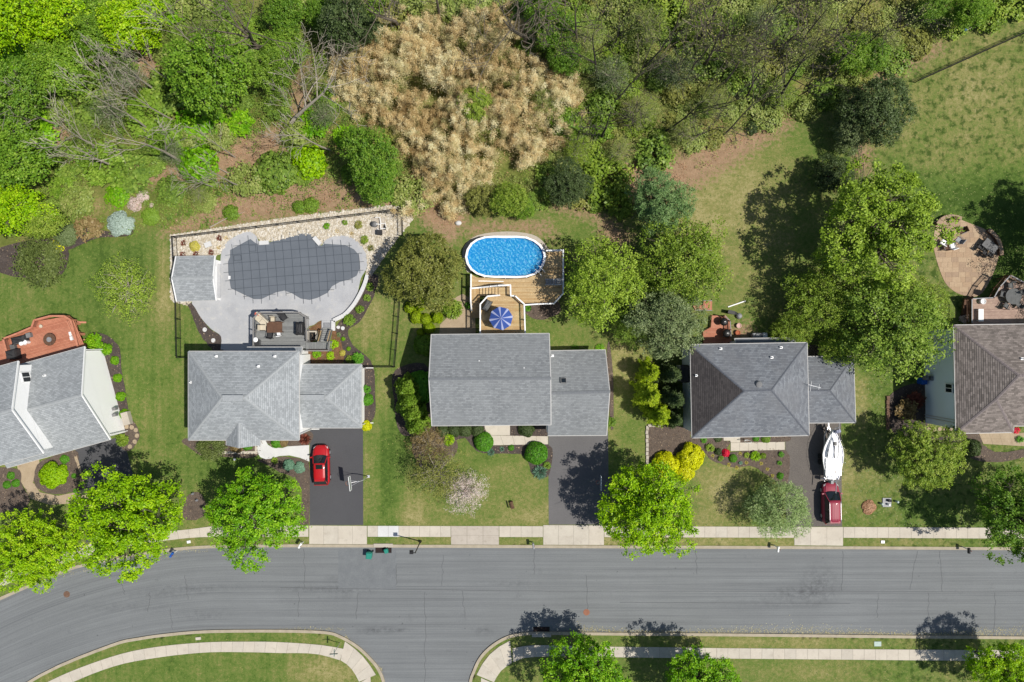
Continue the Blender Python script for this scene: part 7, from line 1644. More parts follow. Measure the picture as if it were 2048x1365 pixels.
for k_, (x_, y_, r_, m_, l_) in enumerate(((1304, 744, 27, 'arbory', 'yellow-green feathery cypress between the middle and sailboat houses, uppermost of three'), (1298, 788, 34, 'arbory', 'yellow-green feathery cypress between the middle and sailboat houses, middle of three'), (1318, 832, 30, 'arbory', 'yellow-green feathery cypress between the middle and sailboat houses, lowest of three'), (1338, 748, 28, 'dark', 'dark cypress in shade against the pale house wall, uppermost of three'), (1342, 796, 30, 'dark', 'dark cypress in shade against the pale house wall, middle of three'), (1346, 838, 24, 'dark', 'dark cypress in shade against the pale house wall, lowest of three'))):
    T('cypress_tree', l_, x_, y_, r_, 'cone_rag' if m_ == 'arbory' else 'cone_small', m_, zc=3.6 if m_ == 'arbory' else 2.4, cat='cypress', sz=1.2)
T('evergreen_tree', 'large olive evergreen left of the oval pool', 849, 545, 90, 'dense', 'conolive', zc=5.5, cat='evergreen')
T('evergreen_tree', 'dark evergreen with long shadow at the upper right fence', 1768, 215, 82, 'dense', 'dark', zc=5.5, cat='evergreen')
T('evergreen_tree', 'thin grey-green evergreen low beside the large dark evergreen', 1722, 258, 50, 'dense', 'greyg', zc=4, cat='evergreen')
T('evergreen_tree', 'small round dark evergreen above the lime-green tree', 1682, 342, 48, 'dense', 'dark', zc=4.5, cat='evergreen')
T('garden_tree', 'sparse yellow-green tree alone on the left back lawn', 256, 578, 66, 'sparse', 'lime', zc=3.5, bark='barkpale')
T('ornamental_tree', 'pale pink blossoming tree on the middle front lawn', 932, 984, 48, 'sparse', 'pinkfl', zc=2.6)
T('ornamental_tree', 'brownish-green budding tree at the left of the middle front lawn', 876, 945, 62, 'sparse', 'olive', zc=2.6, rz=2)
T('ornamental_tree', 'small brown-budded tree by the dark hedge of the middle house', 858, 888, 44, 'sparse', 'brownsh', zc=2.2, rz=4.4)
for q, r_, m_, l_ in (((1268, 644), 52, 'midg', 'low green tree in the shaded gap behind the middle garage'), ((1292, 572), 56, 'midg', 'green tree filling the gap between the feathery tree and the airy tree'), ((1600, 660), 46, 'oliveg', 'low dark olive tree beside the lawn behind the sailboat house'), ): T('garden_tree', l_, *q, r_, 'open1', m_, zc=5)
# trees just outside the right edge, whose shade falls into the picture
for gx_, gy_, r_, pr_, m_, l_ in ((2072, 452, 90, 'maple1', 'maple_d', 'green tree off the right edge shading the lawn above the paver patio'), (2062, 540, 76, 'sparse', 'oliveg', 'thin-leaved tree off the right edge dappling the paver patio'), (2078, 620, 60, 'sparse', 'lime', 'thin-leaved tree off the right edge dappling the pinkish deck'), (2150, 90, 70, 'open0', 'oliveg', 'green tree off the upper right corner shading the fence')):
    q_ = P(gx_, gy_); k_ = H / (H - 6); T('garden_tree', l_, 1024 + (gx_ - 1024) * k_, 682.5 + (gy_ - 682.5) * k_, r_, pr_, m_, zc=6)
# clipped shrubs and bed plants
S = shrub
for l_, x, y, r, me, mt, h in [
    ('big round bright green clipped bush beside the middle front walk', 967, 886, 21, 'ball', 'round', 1.1), ('largest round green clipped bush by the middle grey driveway', 1073, 909, 25, 'ball', 'round', 1.15),
    ('spiky blue-green yucca at the edge of the middle grey driveway', 1080, 947, 19, 'spiky', 'bluegrn', 1.0), ('dark rounded evergreen bush in the bed by the middle garage', 1053, 861, 18, 'ball2', 'dark', 1.0),
    ('small spiky blue-green plant below the round bush', 982, 906, 10, 'spiky', 'bluegrn', .8), ('small green mound between the two round clipped bushes', 1022, 896, 7, 'ball2', 'round', .8), ('tiny blue-green plant in the middle front bed', 1004, 899, 6, 'star', 'bluegrn', .8), ('small green plant below the largest round bush', 1094, 932, 8, 'loose2', 'arbor', .8),
    ('bright yellow-green small bush beside the brown-budded tree', 897, 880, 12, 'loose2', 'maple_y', .9), ('low purplish-brown shrub left of the hedge', 842, 873, 20, 'loose', 'brownsh', .7),
    ('bright yellow round bush at the corner of the black driveway', 732, 852, 12, 'ball2', 'gold', 1.0), ('green bush beside the garage side wall', 734, 800, 13, 'ball2', 'round', 1.0), ('small green shrub above the garage side bush', 734, 778, 9, 'loose2', 'round', 1.0),
    ('wide olive juniper at the left front of the house with the covered pool', 419, 896, 29, 'wide', 'juniper', .8), ('brown rounded shrub below the front gable', 472, 893, 15, 'ball2', 'brownsh', .8), ('green round shrub below the front gable', 494, 893, 11, 'ball2', 'round', .8),
    ('green rounded shrub beside the white front walk', 551, 886, 12, 'ball2', 'round', .9), ('brown shrub beside the white front walk', 565, 886, 11, 'ball2', 'brownsh', .8), ('reddish-brown shrub at the corner of the black driveway', 608, 880, 14, 'star', 'redleaf', .8),
    ('blue-green mound left of two in the bed by the red car', 576, 931, 13, 'lump', 'bluegrn', .7), ('blue-green mound right of two in the bed by the red car', 598, 936, 13, 'lump', 'bluegrn', .7), ('small yellow-green plant in the bed by the red car', 549, 922, 7, 'loose2', 'lime', .7),
    ('dark red shrub left of the yellow shrub in the gravel', 366, 486, 8, 'star', 'redleaf', .8), ('yellow-green shrub in the gravel above the pool house', 388, 492, 12, 'ball2', 'ygrass', .8), ('dark red shrub highest in the gravel', 438, 476, 8, 'star', 'redleaf', .8), ('dark red shrub beside the pool house roof corner', 421, 505, 8, 'star', 'redleaf', .8), ('dark red shrub behind the pool house roof', 391, 508, 8, 'star', 'redleaf', .8), ('dark red shrub at the left behind the pool house roof', 364, 509, 8, 'star', 'redleaf', .8),
    ('bright green small shrub in the gravel right of the pool bulge', 654, 453, 7, 'loose2', 'maple_g', .9), ('small dark green shrub in the gravel near the pump', 690, 445, 6, 'loose2', 'arbor', .9), ('olive shrub in the gravel left of the pump', 716, 450, 9, 'loose2', 'olive', .8), ('olive grassy shrub at the right end of the covered pool', 728, 480, 9, 'loose2', 'oliveg', .9), ('tall grass tuft near the right end of the pool patio', 741, 496, 9, 'tuft', 'olive', .9),
    ('dry grass tuft in the gravel beside the red shrub', 451, 477, 6, 'tuft', 'straw', .7), ('dry grass tuft in the gravel right of the flat boulder', 437, 495, 6, 'tuft', 'straw', .7), ('dry grass tuft in the gravel above the right pool lobe', 703, 468, 6, 'tuft', 'straw', .7), ('dry grass tuft beside the stone coping of the covered pool', 674, 463, 6, 'tuft', 'straw', .7),
    ('round green shrub high on the curved mulch strip', 741, 574, 9, 'loose2', 'arbor', .9), ('round green shrub second down on the curved mulch strip', 734, 597, 8, 'loose2', 'arbor', .9), ('green shrub third down on the curved mulch strip', 720, 620, 9, 'loose2', 'arbor', .9), ('large green shrub at the foot of the retaining wall', 699, 641, 12, 'loose', 'arbor', .9), ('small green mound beside the white stepping stones', 686, 678, 5, 'ball2', 'maple_g', .9), ('small green mound below the orange mulch', 697, 698, 5, 'ball2', 'maple_g', .9), ('pale variegated mound in the orange mulch', 684, 706, 7, 'ball2', 'ygrass', .8), ('wide green shrub at the garage corner', 716, 717, 12, 'loose', 'round', .8), ('small mixed shrub beside the wide garage shrub', 698, 718, 8, 'loose2', 'oliveg', .8),
    ('yellow-green foliage strip beside the composite deck stairs', 668, 690, 10, 'loose2', 'maple_y', .6), ('yellow-green ground plant behind the garage', 662, 712, 9, 'loose2', 'maple_y', .6), ('green ground plant along the garage back wall', 634, 710, 9, 'loose2', 'maple_g', .6), ('pale small plant by the retaining wall end', 677, 670, 5, 'loose2', 'greyg', .6),
    ('big round yellow-green bush on the left front bed', 100, 953, 30, 'lump', 'maple_y', 1.0), ('small round green bush at the leftmost house eave', 127, 919, 10, 'ball2', 'round', .9), ('round green bush at the left edge by the tan path', 20, 952, 9, 'ball2', 'round', .9), ('round green bush left of a low pair by the tan path', 12, 971, 9, 'ball2', 'round', .9), ('round green bush right of a low pair by the tan path', 29, 967, 9, 'ball2', 'round', .9), ('tiny green mound in the left front bed by the driveway', 147, 953, 6, 'ball2', 'round', .7), ('tiny green mound low in the left front bed', 150, 982, 5, 'loose2', 'round', .7),
    ('bright green bush first down beside the white gable wall', 228, 721, 10, 'ball2', 'maple_g', .9), ('bright green bush second down beside the white gable wall', 233, 756, 10, 'ball2', 'maple_g', .9), ('bright green bush third down beside the white gable wall', 239, 793, 11, 'ball2', 'maple_g', .9), ('bright green bush lowest beside the white gable wall', 245, 828, 11, 'ball2', 'maple_g', .9), ('loose green shrub at the corner of the red deck', 189, 685, 18, 'loose', 'maple_g', .9), ('green bush right of the loose deck corner shrub', 214, 699, 12, 'loose', 'maple_g', .9), ('mixed green bush at the stepping stone row', 245, 880, 13, 'loose', 'oliveg', .9),
    ('big golden yellow shrub, upper right of a pair by the street maple', 1384, 916, 30, 'lump', 'gold', 1.1), ('big golden yellow shrub, lower left of a pair by the street maple', 1334, 932, 30, 'lump', 'gold', 1.0), ('golden yellow shrub low between the golden pair', 1372, 945, 22, 'lump', 'gold', .8),
    ('crimson red azalea in front of the sailboat house', 1452, 907, 9, 'ball2', 'azalea', .9), ('dark green shrub left of the crimson azalea', 1437, 904, 8, 'ball2', 'dark', 1), ('round mid green shrub right of the crimson azalea', 1467, 918, 9, 'ball', 'round', 1), ('green shrub below left of the crimson azalea', 1442, 918, 6, 'loose2', 'arbor', .9), ('yellow-green shrub near the golden shrubs and house', 1420, 897, 9, 'loose2', 'lime', .8), ('bright yellow-green cluster in front of the walk', 1511, 913, 10, 'loose', 'maple_y', .8), ('small yellow-green shrub left of the bright cluster', 1494, 911, 6, 'loose2', 'lime', .8), ('green shrub right of the bright yellow-green cluster', 1527, 913, 7, 'ball2', 'oliveg', .9), ('small green shrub at the gritty driveway edge, upper', 1563, 909, 6, 'loose2', 'round', .9), ('small green shrub at the gritty driveway edge, middle', 1559, 927, 5, 'loose2', 'round', .9), ('green shrub at the gritty driveway edge, lowest', 1562, 953, 8, 'ball2', 'round', .9), ('small blue-green plant below the round mid green shrub', 1481, 926, 4, 'loose2', 'bluegrn', .8), ('green hedge shrub against the front wall of the sailboat house', 1533, 879, 10, 'ball2', 'arbor', .8), ('small green hedge shrub left of the front wall shrub', 1512, 877, 8, 'ball2', 'round', .7), ('green plant under the eave near the dark roof slope', 1407, 880, 7, 'loose2', 'round', .8), ('dark low shrub under the eave', 1436, 877, 9, 'ball2', 'dark', .6),
    ('round pinkish-brown shrub on the lawn beside the utility pad', 1740, 1016, 16, 'ball2', 'litterleaf', .4), ('round dark blue-green bush at the front of the rightmost house', 1949, 898, 20, 'ball2', 'dark', 1.1), ('reddish shrub in the shade by the sky-tinted white wall', 1812, 820, 22, 'loose', 'brownsh', .9), ('dark shrub against the sky-tinted white wall', 1830, 800, 18, 'loose', 'redleaf', 1.0),
    ('red flowering plant under the eave of the rightmost house', 2034, 862, 7, 'loose2', 'azalea', .7), ('pink flowering shrub below the brown stairs of the pinkish deck', 1928, 637, 10, 'loose2', 'pinkfl', .8), ('small green plant by the retaining seat wall', 2040, 880, 8, 'loose2', 'round', .7),
    ('bright green clump on the right garage side of the middle house', 1222, 845, 10, 'loose', 'arbor', .9), ('lush green strip of shrubs behind the middle garage', 1200, 697, 9, 'loose', 'maple_g', .5), ('low green shrub behind the middle garage wall', 1150, 698, 8, 'loose', 'maple_d', .5),
    ('green bush beside the stairs on the tan patio', 935, 612, 7, 'loose2', 'round', .9), ('mixed olive bush at the foot of the large olive evergreen', 905, 618, 20, 'loose', 'oliveg', .9), ('small green bush at the corner of the umbrella deck', 1055, 617, 7, 'loose2', 'round', .9),
    ('dark green rounded bush against the left wall of the middle house', 848, 690, 24, 'ball2', 'arbor', 1.2), ('large dark green laurel at the left side of the middle house', 842, 775, 36, 'lump', 'round', .9),
    ('bright yellow-green arborvitae, leaning column left of the middle house', 818, 812, 26, 'column', 'arbor', .8)]:
    S(l_, x, y, r, me, mt, h)
hg = ['leftmost', 'second from left', 'third from left', 'rightmost']
for k, x in enumerate((884, 907, 930, 955)): S('dark green hedge bush under the middle front eave, ' + hg[k] + ' of four', x, 863, 15, 'ball2', 'dark', .9, cat='hedge')
for k, (x, y, r, h) in enumerate(((820, 615, 14, 1.6), (838, 608, 15, 1.6), (832, 634, 15, 1.7), (850, 640, 14, 1.6), (872, 635, 14, 1.6), (858, 655, 13, 1.6), (841, 665, 9, 1.3))):
    S('bright yellow-green cypress bush in the cluster left of the tan patio, ' + ['upper left', 'top', 'middle left', 'middle', 'right side', 'lower right', 'lowest'][k] + ' one', x, y, r, 'ball2', 'arbory', h)
for k, (x, y) in enumerate(((812, 776), (818, 800), (826, 826), (834, 850))): S('bright green arborvitae in the leaning row left of the middle house, ' + ['top', 'second', 'third', 'lowest'][k] + ' one', x, y, 24, 'column2', 'arbor', 1.5, zc=2.4)
for k, (x, y) in enumerate(((1426, 912), (1458, 930), (1481, 908), (1493, 926), (1474, 936), (1523, 928), (1535, 939), (1545, 952))):
    S('small tan-ringed dry flower clump in the mulch bed before the sailboat house', x, y, 5, 'star', 'ygrass', .6, group='dry flower clumps in the front bed')
# left lawn edge
S('wide spreading olive juniper mound on the left lawn edge', 75, 522, 52, 'wide', 'juniper', .55); S('bright yellow shrub strip beside the juniper mound', 111, 493, 13, 'ball2', 'gold', .6, sx=1.3, rz=-.5); S('pale silver-blue spruce bush at the wood edge', 236, 447, 29, 'lump', 'spruce', .9); S('grey-green bush left of the silver-blue spruce', 126, 468, 26, 'lump', 'greyg', .8); S('pink flowering rhododendron at the wood edge', 268, 408, 17, 'ball2', 'pinkfl', .9); S('small pink flowering bush top right of the rhododendron', 284, 393, 14, 'ball2', 'pinkfl', .9); S('little pink flowering clump right of the rhododendron', 303, 411, 7, 'ball2', 'pinkfl', .9); S('deep green bush below the pink rhododendron', 298, 432, 20, 'lump', 'arbor', .7); S('bare brown twiggy bush between the grey-green bush and spruce', 178, 460, 28, 'loose2', 'brownsh', .6)
# ---------------------------------------------------------------- the woods
# lush shrubs and young trees, by hand from left to right
WT = [(40, 55, 78, 'maple_y'), (130, 22, 70, 'maple_y'), (196, 78, 56, 'woodg'), (120, 128, 60, 'woodg'), (48, 190, 66, 'maple_d'), (278, 48, 66, 'maple_y'), (440, 168, 84, 'woodg'), (36, 322, 84, 'woodg'), (24, 420, 72, 'maple_y'), (70, 440, 48, 'oliveg'), (185, 40, 50, 'woodg'), (560, 92, 54, 'arbor'), (545, 150, 42, 'arbor'), (560, 20, 48, 'maple_d'), (742, 318, 66, 'maple_d'), (752, 372, 44, 'maple_d'), (690, 40, 60, 'dark'), (640, 20, 40, 'maple_d'), (740, 62, 34, 'dark'),
      (1110, 62, 56, 'maple_d'), (1080, 20, 40, 'maple_d'), (1130, 118, 36, 'maple_d'), (950, 212, 44, 'oliveg'), (1710, 100, 46, 'arbor'), (1748, 112, 32, 'maple_d'), (1930, 22, 44, 'woodg'), (1870, 12, 34, 'maple_d'), (1020, 395, 46, 'oliveg'), (965, 398, 34, 'olive'), (1045, 412, 26, 'woodg')]
WL = ['yellow-green leafy tree near the upper left corner', 'yellow-green leafy tree at the top edge, second from the left corner', 'bright green leafy tree below the tree second from the corner', 'bright green leafy tree inside the upper left clump, lower right', 'deep green leafy tree at the left edge above the brown clearing', 'tall yellow-green leafy tree at the top edge right of the corner clump', 'large bright green leafy tree standing free in the left woods', 'large bright green leafy tree at the left edge below the fallen trunk', 'yellow-green leafy tree at the left edge above the juniper mound', 'olive-green leafy tree beside the left edge trees above the juniper', 'bright green leafy tree at the top edge between two yellow-green trees', 'fresh green leafy tree left of the leaning dead tree', 'smaller fresh green tree left of the leaning dead tree, lower one', 'deep green leafy tree at the top edge right of the tall grey bare tree', 'big deep green leafy tree at the left foot of the bamboo', 'deep green leafy tree just above the pool fence by the bamboo', 'dark green leafy tree at the top edge left of the bamboo', 'deep green small tree at the top edge beside the dark green one', 'small dark green tree at the top left corner of the bamboo', 'deep green leafy tree at the upper right corner of the bamboo', 'deep green leafy tree at the top edge right of the bamboo', 'small deep green tree low at the right corner of the bamboo', 'olive-green leafy tree growing inside the dry bamboo', 'fresh green leafy tree in the right woods near the fence lawn', 'small deep green tree right of the fresh green tree by the fence lawn', 'bright green leafy tree near the upper right corner', 'deep green leafy tree at the top edge near the right corner', 'olive-green rounded tree above the oval pool', 'brownish olive tree left of the rounded olive one above the pool', 'bright green small tree right of the rounded olive one above the pool']
for k, (x, y, r, m_) in enumerate(WT): T('woodland_tree', WL[k], x, y, r, 'wood%d' % (k % 2), m_, zc=4.5 if r > 45 else 3)
WS = [(616, 322, 38, 'maple_y', 'yellow-green rounded bush just above the brown bank'), (595, 305, 20, 'maple_y', 'small yellow-green bush left of the rounded yellow-green bush'), (1130, 240, 36, 'arbor', 'fresh green bush at the right edge of the bamboo'), (1208, 255, 30, 'arbor', 'fresh green bush in the middle of the bare trees'), (1215, 360, 52, 'oliveg', 'olive green thicket between the dark evergreen and the pine'), (1190, 330, 30, 'arbor', 'bright green vines right of the dark evergreen'), (1505, 255, 16, 'dark', 'small dark bush on the leaf litter at the lawn edge'), (620, 410, 18, 'arbor', 'green clump on the brown bank right of two'), (597, 414, 15, 'arbor', 'green clump on the brown bank left of two'), (460, 425, 18, 'arbor', 'green clump low on the brown bank'), (700, 345, 22, 'arbor', 'green shrub beside the deep green tree above the bank'), (1250, 30, 40, 'weed', 'pale olive thicket at the top among the bare trees'), (1400, 60, 50, 'weed', 'broad olive thicket at the top middle right'), (1560, 60, 40, 'under', 'green thicket in the upper right woods')]
for x, y, r, m_, l_ in WS: S(l_, x, y, r, 'under2' if r < 40 else 'under1', m_, .8)
FP = FOREST; rs = np.random.RandomState(101); prs = random.Random(5)
TH = w2([(690, 75), (760, 60), (860, 36), (1000, 14), (1050, 60), (1072, 118), (1150, 150), (1168, 200), (1125, 285), (1060, 335), (985, 352), (940, 420), (870, 450), (838, 430), (818, 330), (790, 280), (722, 240), (664, 180), (668, 130)])
def px_in(poly, x, y): q = P(x, y); return inside(poly, np.array([q.x]), np.array([q.y]))[0]
tre = 0; cnt = 0; placed = [(x, y, r * .75) for x, y, r, _ in WT] + [(236, 447, 50), (275, 405, 48), (126, 468, 40), (178, 460, 30), (75, 522, 60), (298, 432, 30)]
while cnt < 165 and tre < 9000:
    tre += 1; x, y = prs.uniform(-20, 2060), prs.uniform(-10, 440)
    if not px_in(FP, x, y) or px_in(TH, x, y): continue
    if any(px_in_l for px_in_l in (inside(p, np.array([P(x, y).x]), np.array([P(x, y).y]))[0] for p in LITTER)): continue
    r = prs.uniform(20, 52) if x < 700 else prs.uniform(18, 40)
    if any(math.hypot(x - a, y - b) < (r + c) * .58 for a, b, c in placed): continue
    if prs.random() < (.12 if x < 700 else .12): placed.append((x, y, r * .5)); continue
    placed.append((x, y, r)); cnt += 1
    if x < 700: m_ = prs.choice(['arbor', 'under', 'under', 'maple_g', 'weed']); 
    else: m_ = prs.choice(['weed', 'weed', 'olive', 'oliveg', 'under'])
    w_ = 'left woods undergrowth' if x < 700 else 'woods of bare trees at the upper right' if x > 1050 else 'woods behind the dry bamboo'
    c_ = {'arbor': 'fresh green', 'under': 'green', 'maple_g': 'bright green', 'weed': 'pale olive', 'olive': 'brownish olive', 'oliveg': 'olive-green'}[m_]
    S('%s wild shrub in the %s' % (c_, w_), x, y, r, prs.choice(['under0', 'under1', 'under2']), m_, prs.uniform(.5, .9), group='%s wild shrubs in the %s' % (c_, w_))
# undergrowth: countless low leaves
def undergrowth(name, n, seed, xr, yr, mat, dens, leaf=(.14, .3), hmax=.7, excl=(), poly=None, tone0=.5, thr=.45):
    rs = np.random.RandomState(seed); q = P(xr[0], yr[0]); w = P(xr[1], yr[1])
    cx = rs.uniform(q.x, w.x, n); cy = rs.uniform(w.y, q.y, n); f = 0
    for k in range(10): a = rs.rand() * 6.28; fr = .25 + 1.1 * rs.rand(); f = f + np.sin(fr * (cx * math.cos(a) + cy * math.sin(a)) + rs.rand() * 6.28) / 4
    ok = inside(poly or FP, cx, cy) & (f > thr * 2 - 1 + .5 * rs.normal(size=n))
    for p in excl: ok &= ~(inside(p, cx, cy) & (rs.rand(n) < .85))
    cx, cy, f = cx[ok], cy[ok], f[ok]; m = len(cx); per = dens
    r = .2 + .45 * rs.rand(m); h = hmax * (.25 + .75 * rs.rand(m)); off = rs.normal(size=(m, per, 3)) * r[:, None, None] * .6
    pos = np.stack([cx, cy, np.zeros(m)], 1)[:, None, :] + off; pos[:, :, 2] = np.abs(off[:, :, 2]) * .4 + h[:, None] * (1 - np.clip(np.hypot(off[:, :, 0], off[:, :, 1]) / (r[:, None] * 1.6), 0, .9)) * rs.rand(m, per) ** .5 + .03
    tone = tone0 + rs.normal(0, .2, (m, 1)) + rs.normal(0, .14, (m, per)); pos = pos.reshape(-1, 3); k = len(pos)
    nn = np.stack([rs.normal(0, .5, k), rs.normal(0, .5, k), np.ones(k)], 1)
    return leaf_object(name, pos, nn, leaf[0] + (leaf[1] - leaf[0]) * rs.rand(k), tone.reshape(-1), M[mat], .6, seed, 'stuff')
undergrowth('undergrowth', 9000, 201, (-120, 720), (-60, 470), 'under', 15, excl=LITTER + [TH], thr=.3, leaf=(.1, .2), hmax=.8)
undergrowth('undergrowth', 8000, 202, (690, 2060), (-60, 420), 'weed', 13, excl=LITTER + [TH], thr=.3, leaf=(.08, .19), hmax=.9)
undergrowth('undergrowth', 3000, 203, (1040, 1900), (-60, 400), 'under', 13, excl=LITTER + [TH], thr=.55, leaf=(.08, .18), hmax=1.0)
undergrowth('brush', 900, 206, (-120, 720), (-60, 470), 'under', 60, excl=LITTER + [TH], thr=.4, leaf=(.1, .2), hmax=1.6)
undergrowth('brush', 1100, 207, (690, 2060), (-60, 420), 'weed', 50, excl=LITTER + [TH], thr=.35, leaf=(.09, .18), hmax=1.6)
undergrowth('undergrowth', 1500, 204, (330, 830), (340, 460), 'under', 10, poly=LITTER[1], thr=.72, leaf=(.1, .2), hmax=.35)
undergrowth('leaf_litter', 2600, 205, (330, 1600), (230, 500), 'litterleaf', 9, poly=None, thr=.2, leaf=(.08, .16), hmax=.05)
# dry bamboo: tall culms with tan leaves, leaning with their weight
def bamboo(name, poly, n, seed, mat):
    rs = np.random.RandomState(seed); a = np.array(poly); lo, hi = a.min(0), a.max(0); p = lo + (hi - lo) * rs.rand(n * 4, 2); wob = sum(np.sin(fq * (p[:, 0] * math.cos(a_) + p[:, 1] * math.sin(a_)) + a_ * 7) for fq, a_ in ((1.1, .4), (1.9, 2.2), (.7, 4.0))) / 3; dd0 = dist_poly(poly, p[:, 0], p[:, 1])[0]; sg = np.where(inside(poly, p[:, 0], p[:, 1]), dd0, -dd0)
    p = p[(sg + wob * 1.8 + rs.normal(0, .6, len(p)) > .3) & (wob + rs.normal(0, .25, len(p)) > -.45)][:n]; m = len(p)
    d = dist_poly(poly, p[:, 0], p[:, 1])[0]; hn = sum(np.sin(.9 * fq * (p[:, 0] * math.cos(a_) + p[:, 1] * math.sin(a_)) + a_ * 5) for fq, a_ in ((1, .9), (1.6, 2.6), (2.3, 4.4), (3.1, 1.4))) / 2.6; ht = np.clip(1.6 + d * .8, 1.6, 5.0) * np.clip(.75 + .45 * hn, .3, 1.4) * (.8 + .3 * rs.rand(m)); per = 250
    az = rs.rand(m) * 6.283; ln = .2 + .5 * rs.rand(m); t = rs.rand(m, per) ** .6
    x = p[:, 0:1] + np.cos(az)[:, None] * ln[:, None] * t ** 2 + rs.normal(0, .26, (m, per)) * (1.35 - .8 * t); y = p[:, 1:2] + np.sin(az)[:, None] * ln[:, None] * t ** 2 + rs.normal(0, .26, (m, per)) * (1.35 - .8 * t); z = ht[:, None] * (.3 + .7 * t)
    pos = np.stack([x, y, z], -1).reshape(-1, 3); k = len(pos); nn = np.stack([rs.normal(0, .6, k), rs.normal(0, .6, k), np.ones(k)], 1)
    pt_ = sum(np.sin(.5 * fq * (p[:, 0] * math.cos(a_) + p[:, 1] * math.sin(a_)) + a_ * 3) for fq, a_ in ((1, .3), (1.7, 1.9), (2.6, 4.1), (.8, 5.2))) / 4
    tone = (.5 + .3 * pt_[:, None] + .2 * hn[:, None] + rs.normal(0, .2, (m, 1)) + rs.normal(0, .18, (m, per))).reshape(-1)
    return leaf_object(name, pos, nn, (.11 + .17 * rs.rand(k)), tone, M[mat], .18, seed, 'stuff')
bamboo('dry_bamboo', TH, 1150, 301, 'straw'); bamboo('dry_bamboo', TH, 420, 303, 'strawg')
bamboo('green_bamboo', w2([(880, 170), (960, 150), (1020, 210), (990, 280), (900, 260)]), 40, 302, 'oliveg')
# bare trees
BT = {}
for k, (ht, r0, sp, st) in enumerate(((11, .20, .42, .35), (11, .13, .3, .45), (13, .30, .6, .35), (8, .10, .4, .3))):
    mb, tips = bare(400 + k, ht, r0, 4, sp, st, wig=(.08, .06, .12, .07)[k], nb=((6, 4, 3, 3), (7, 3, 3, 3), (8, 5, 4, 3), (7, 3, 3, 3))[k], minr=(.026, .024, .03, .022)[k]); o = mb.build('branches', M['bark']); me = o.data; bpy.data.objects.remove(o)
    me.name = 'branches'; rs_ = np.random.RandomState(k); tp = np.repeat(tips, 3, 0) + rs_.normal(0, .18, (len(tips) * 3, 3)); bud = leaf_mesh('buds', tp, rs_.normal(size=tp.shape) * .6 + np.array([0, 0, 1]), .12 + .1 * rs_.rand(len(tp)), rs_.rand(len(tp)), .5, k); BT[k] = (me, bud)
def baretree(label, px, py, k, bark, s=1.0, lean=(0, 0), rz=None, buds=None, group=None, z0=0.0, name='bare_tree'):
    g = P(px, py); g.z = z0; t = thing(name, g, label, 'tree', group); t.rotation_euler = (R(lean[1]), R(lean[0]), vr_.uniform(0, 6.28) if rz is None else rz); t.scale = (s, s, s)
    o = bpy.data.objects.new('branches', BT[k][0]); COL.objects.link(o); o.parent = t; o.material_slots[0].link = 'OBJECT'; o.material_slots[0].material = M[bark]
    if buds: o = bpy.data.objects.new('buds', BT[k][1]); COL.objects.link(o); o.parent = t; o['kind'] = 'stuff'; setmat(o, M[buds])
    return t
baretree('tall grey bare tree above the left woods clearing', 522, 104, 2, 'bark', 1.0); baretree('pale dead tree leaning up to the right beside the bamboo', 568, 268, 2, 'barkpale', .85, lean=(52, -38), rz=0)
baretree('large bare tree with spreading limbs at the top of the bamboo', 1050, 92, 2, 'bark', 1.0, lean=(4, 0)); baretree('bare grey tree at the top edge above the bamboo', 880, 40, 0, 'bark', .9); baretree('bare pale tree behind the yellow-green bush', 660, 300, 1, 'barkpale', .9, lean=(5, -8)); baretree('grey bare tree at the top edge left of the bamboo', 800, 60, 2, 'bark', .8)
for k, (x, y, s) in enumerate(((365, 326, .95), (300, 262, 1.0), (345, 240, .8), (320, 188, .7), (480, 372, .8), (410, 106, .8), (235, 335, .7), (350, 170, .7), (470, 315, .6), (200, 300, .7), (280, 200, .7), (430, 375, .6), (120, 250, .7), (610, 250, .6))):
    baretree('slender pale bare tree in the left woods', x, y, 1 if k % 3 else 0, 'barkpale', s, buds='greyg' if k % 2 else None, group='slender pale bare trees in the left woods')
tre = 0; cnt = 0; pl_ = []
while cnt < 42 and tre < 3000:
    tre += 1; x, y = prs.uniform(1060, 1800), prs.uniform(0, 300)
    if not px_in(FP, x, y + 12) or px_in(TH, x, y) or any(math.hypot(x - a, y - b) < 42 for a, b in pl_): continue
    pl_.append((x, y)); cnt += 1
    baretree('dark thin bare tree in the upper right woods', x, y, prs.choice((0, 1, 1, 3)), prs.choice(('barkdark', 'bark', 'bark')), prs.uniform(.75, 1.1), lean=(prs.uniform(-8, 8), prs.uniform(-8, 8)), buds=prs.choice(('olive', 'weed', None)), group='dark thin bare trees in the upper right woods')
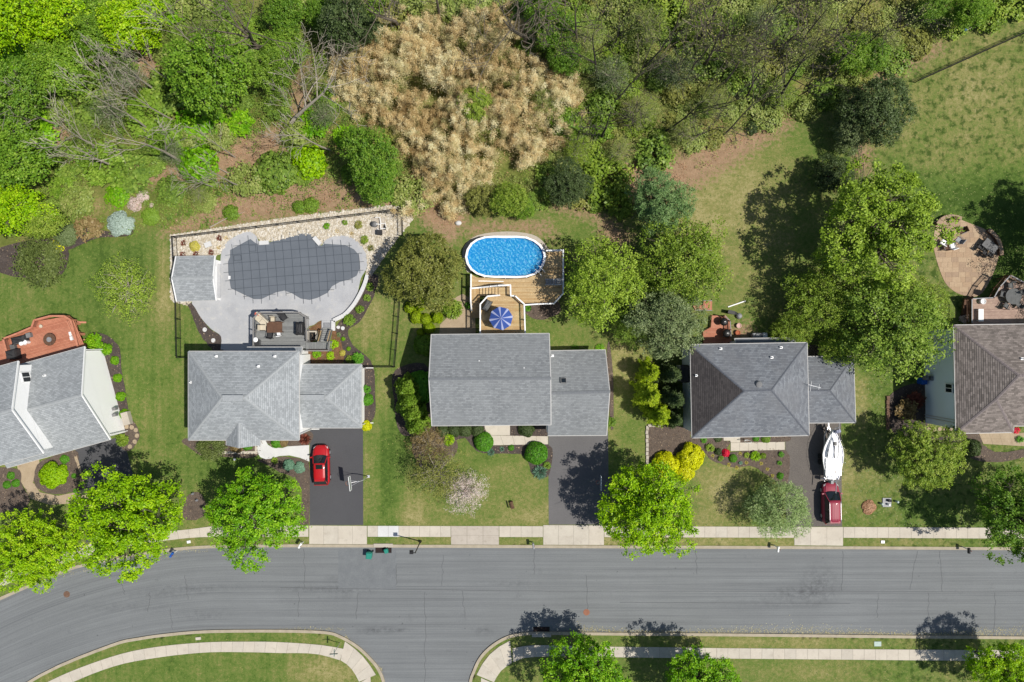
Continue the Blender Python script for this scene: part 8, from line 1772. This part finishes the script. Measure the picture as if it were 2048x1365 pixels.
for k, (x, y, r, m_) in enumerate(((1095, 190, 36, 'weed'), (1180, 60, 44, 'weed'), (1230, 140, 48, 'greyg'), (1300, 40, 50, 'weed'), (1290, 210, 44, 'weed'), (1360, 130, 50, 'greyg'), (1420, 30, 46, 'oliveg'), (1440, 190, 44, 'weed'), (1500, 100, 50, 'weed'), (1540, 30, 46, 'greyg'), (1580, 170, 40, 'oliveg'), (1620, 80, 46, 'weed'), (1660, 20, 40, 'weed'), (1380, 250, 36, 'weed'), (1160, 290, 36, 'oliveg'), (1250, 290, 36, 'weed'), (1800, 60, 34, 'weed'))): T('young_tree', 'thin-crowned young tree just coming into leaf in the upper right woods', x, y, r, 'sparse', m_, zc=4.5, group='thin-crowned young trees in the upper right woods')
for k, (x, y, r, m_) in enumerate(((250, 150, 46, 'greyg'), (205, 215, 42, 'greyg'), (150, 260, 34, 'under'), (330, 300, 30, 'greyg'), (640, 220, 36, 'greyg'), (620, 150, 34, 'weed'), (400, 60, 40, 'weed'), (380, 380, 26, 'weed'))): T('young_tree', 'thin-crowned greyish young tree in the left woods', x, y, r, 'sparse', m_, zc=3.5, group='thin-crowned greyish young trees in the left woods')
# fallen trunks
def log(label, pts, r, bark='barkpale'):
    q = [P(a, b, .25) for a, b in pts]; o = MB().tube([p - q[0] for p in q], [r * (1 - .7 * i / (len(q) - 1)) for i in range(len(q))], 7).build('fallen_log', M[bark], label=label, cat='log'); o.location = q[0]
log('fallen grey trunk crossing the brown clearing in the left woods', [(140, 313), (90, 280), (50, 250), (15, 222)], .24, 'bark'); log('thin pale fallen trunk above the brown bank', [(455, 372), (490, 365), (520, 352)], .12); log('short grey log lying in the dry bamboo', [(925, 168), (950, 165), (978, 170)], .18)
log('fallen pale branch on the grass beside the upper right woods', [(1933, 60), (1948, 53), (1962, 45)], .1)
log('thin straight pale fallen trunk below the free-standing bright green tree', [(492, 367), (462, 350), (430, 333)], .1); log('thin pale fallen pole left of the free-standing bright green tree', [(326, 190), (308, 170), (288, 150)], .1); log('long thin pale fallen pole right of the brown clearing in the left woods', [(225, 333), (200, 322), (172, 308)], .12); log('thin pale fallen branch on the brown bank above the pool fence', [(420, 455), (455, 436), (490, 424)], .07)
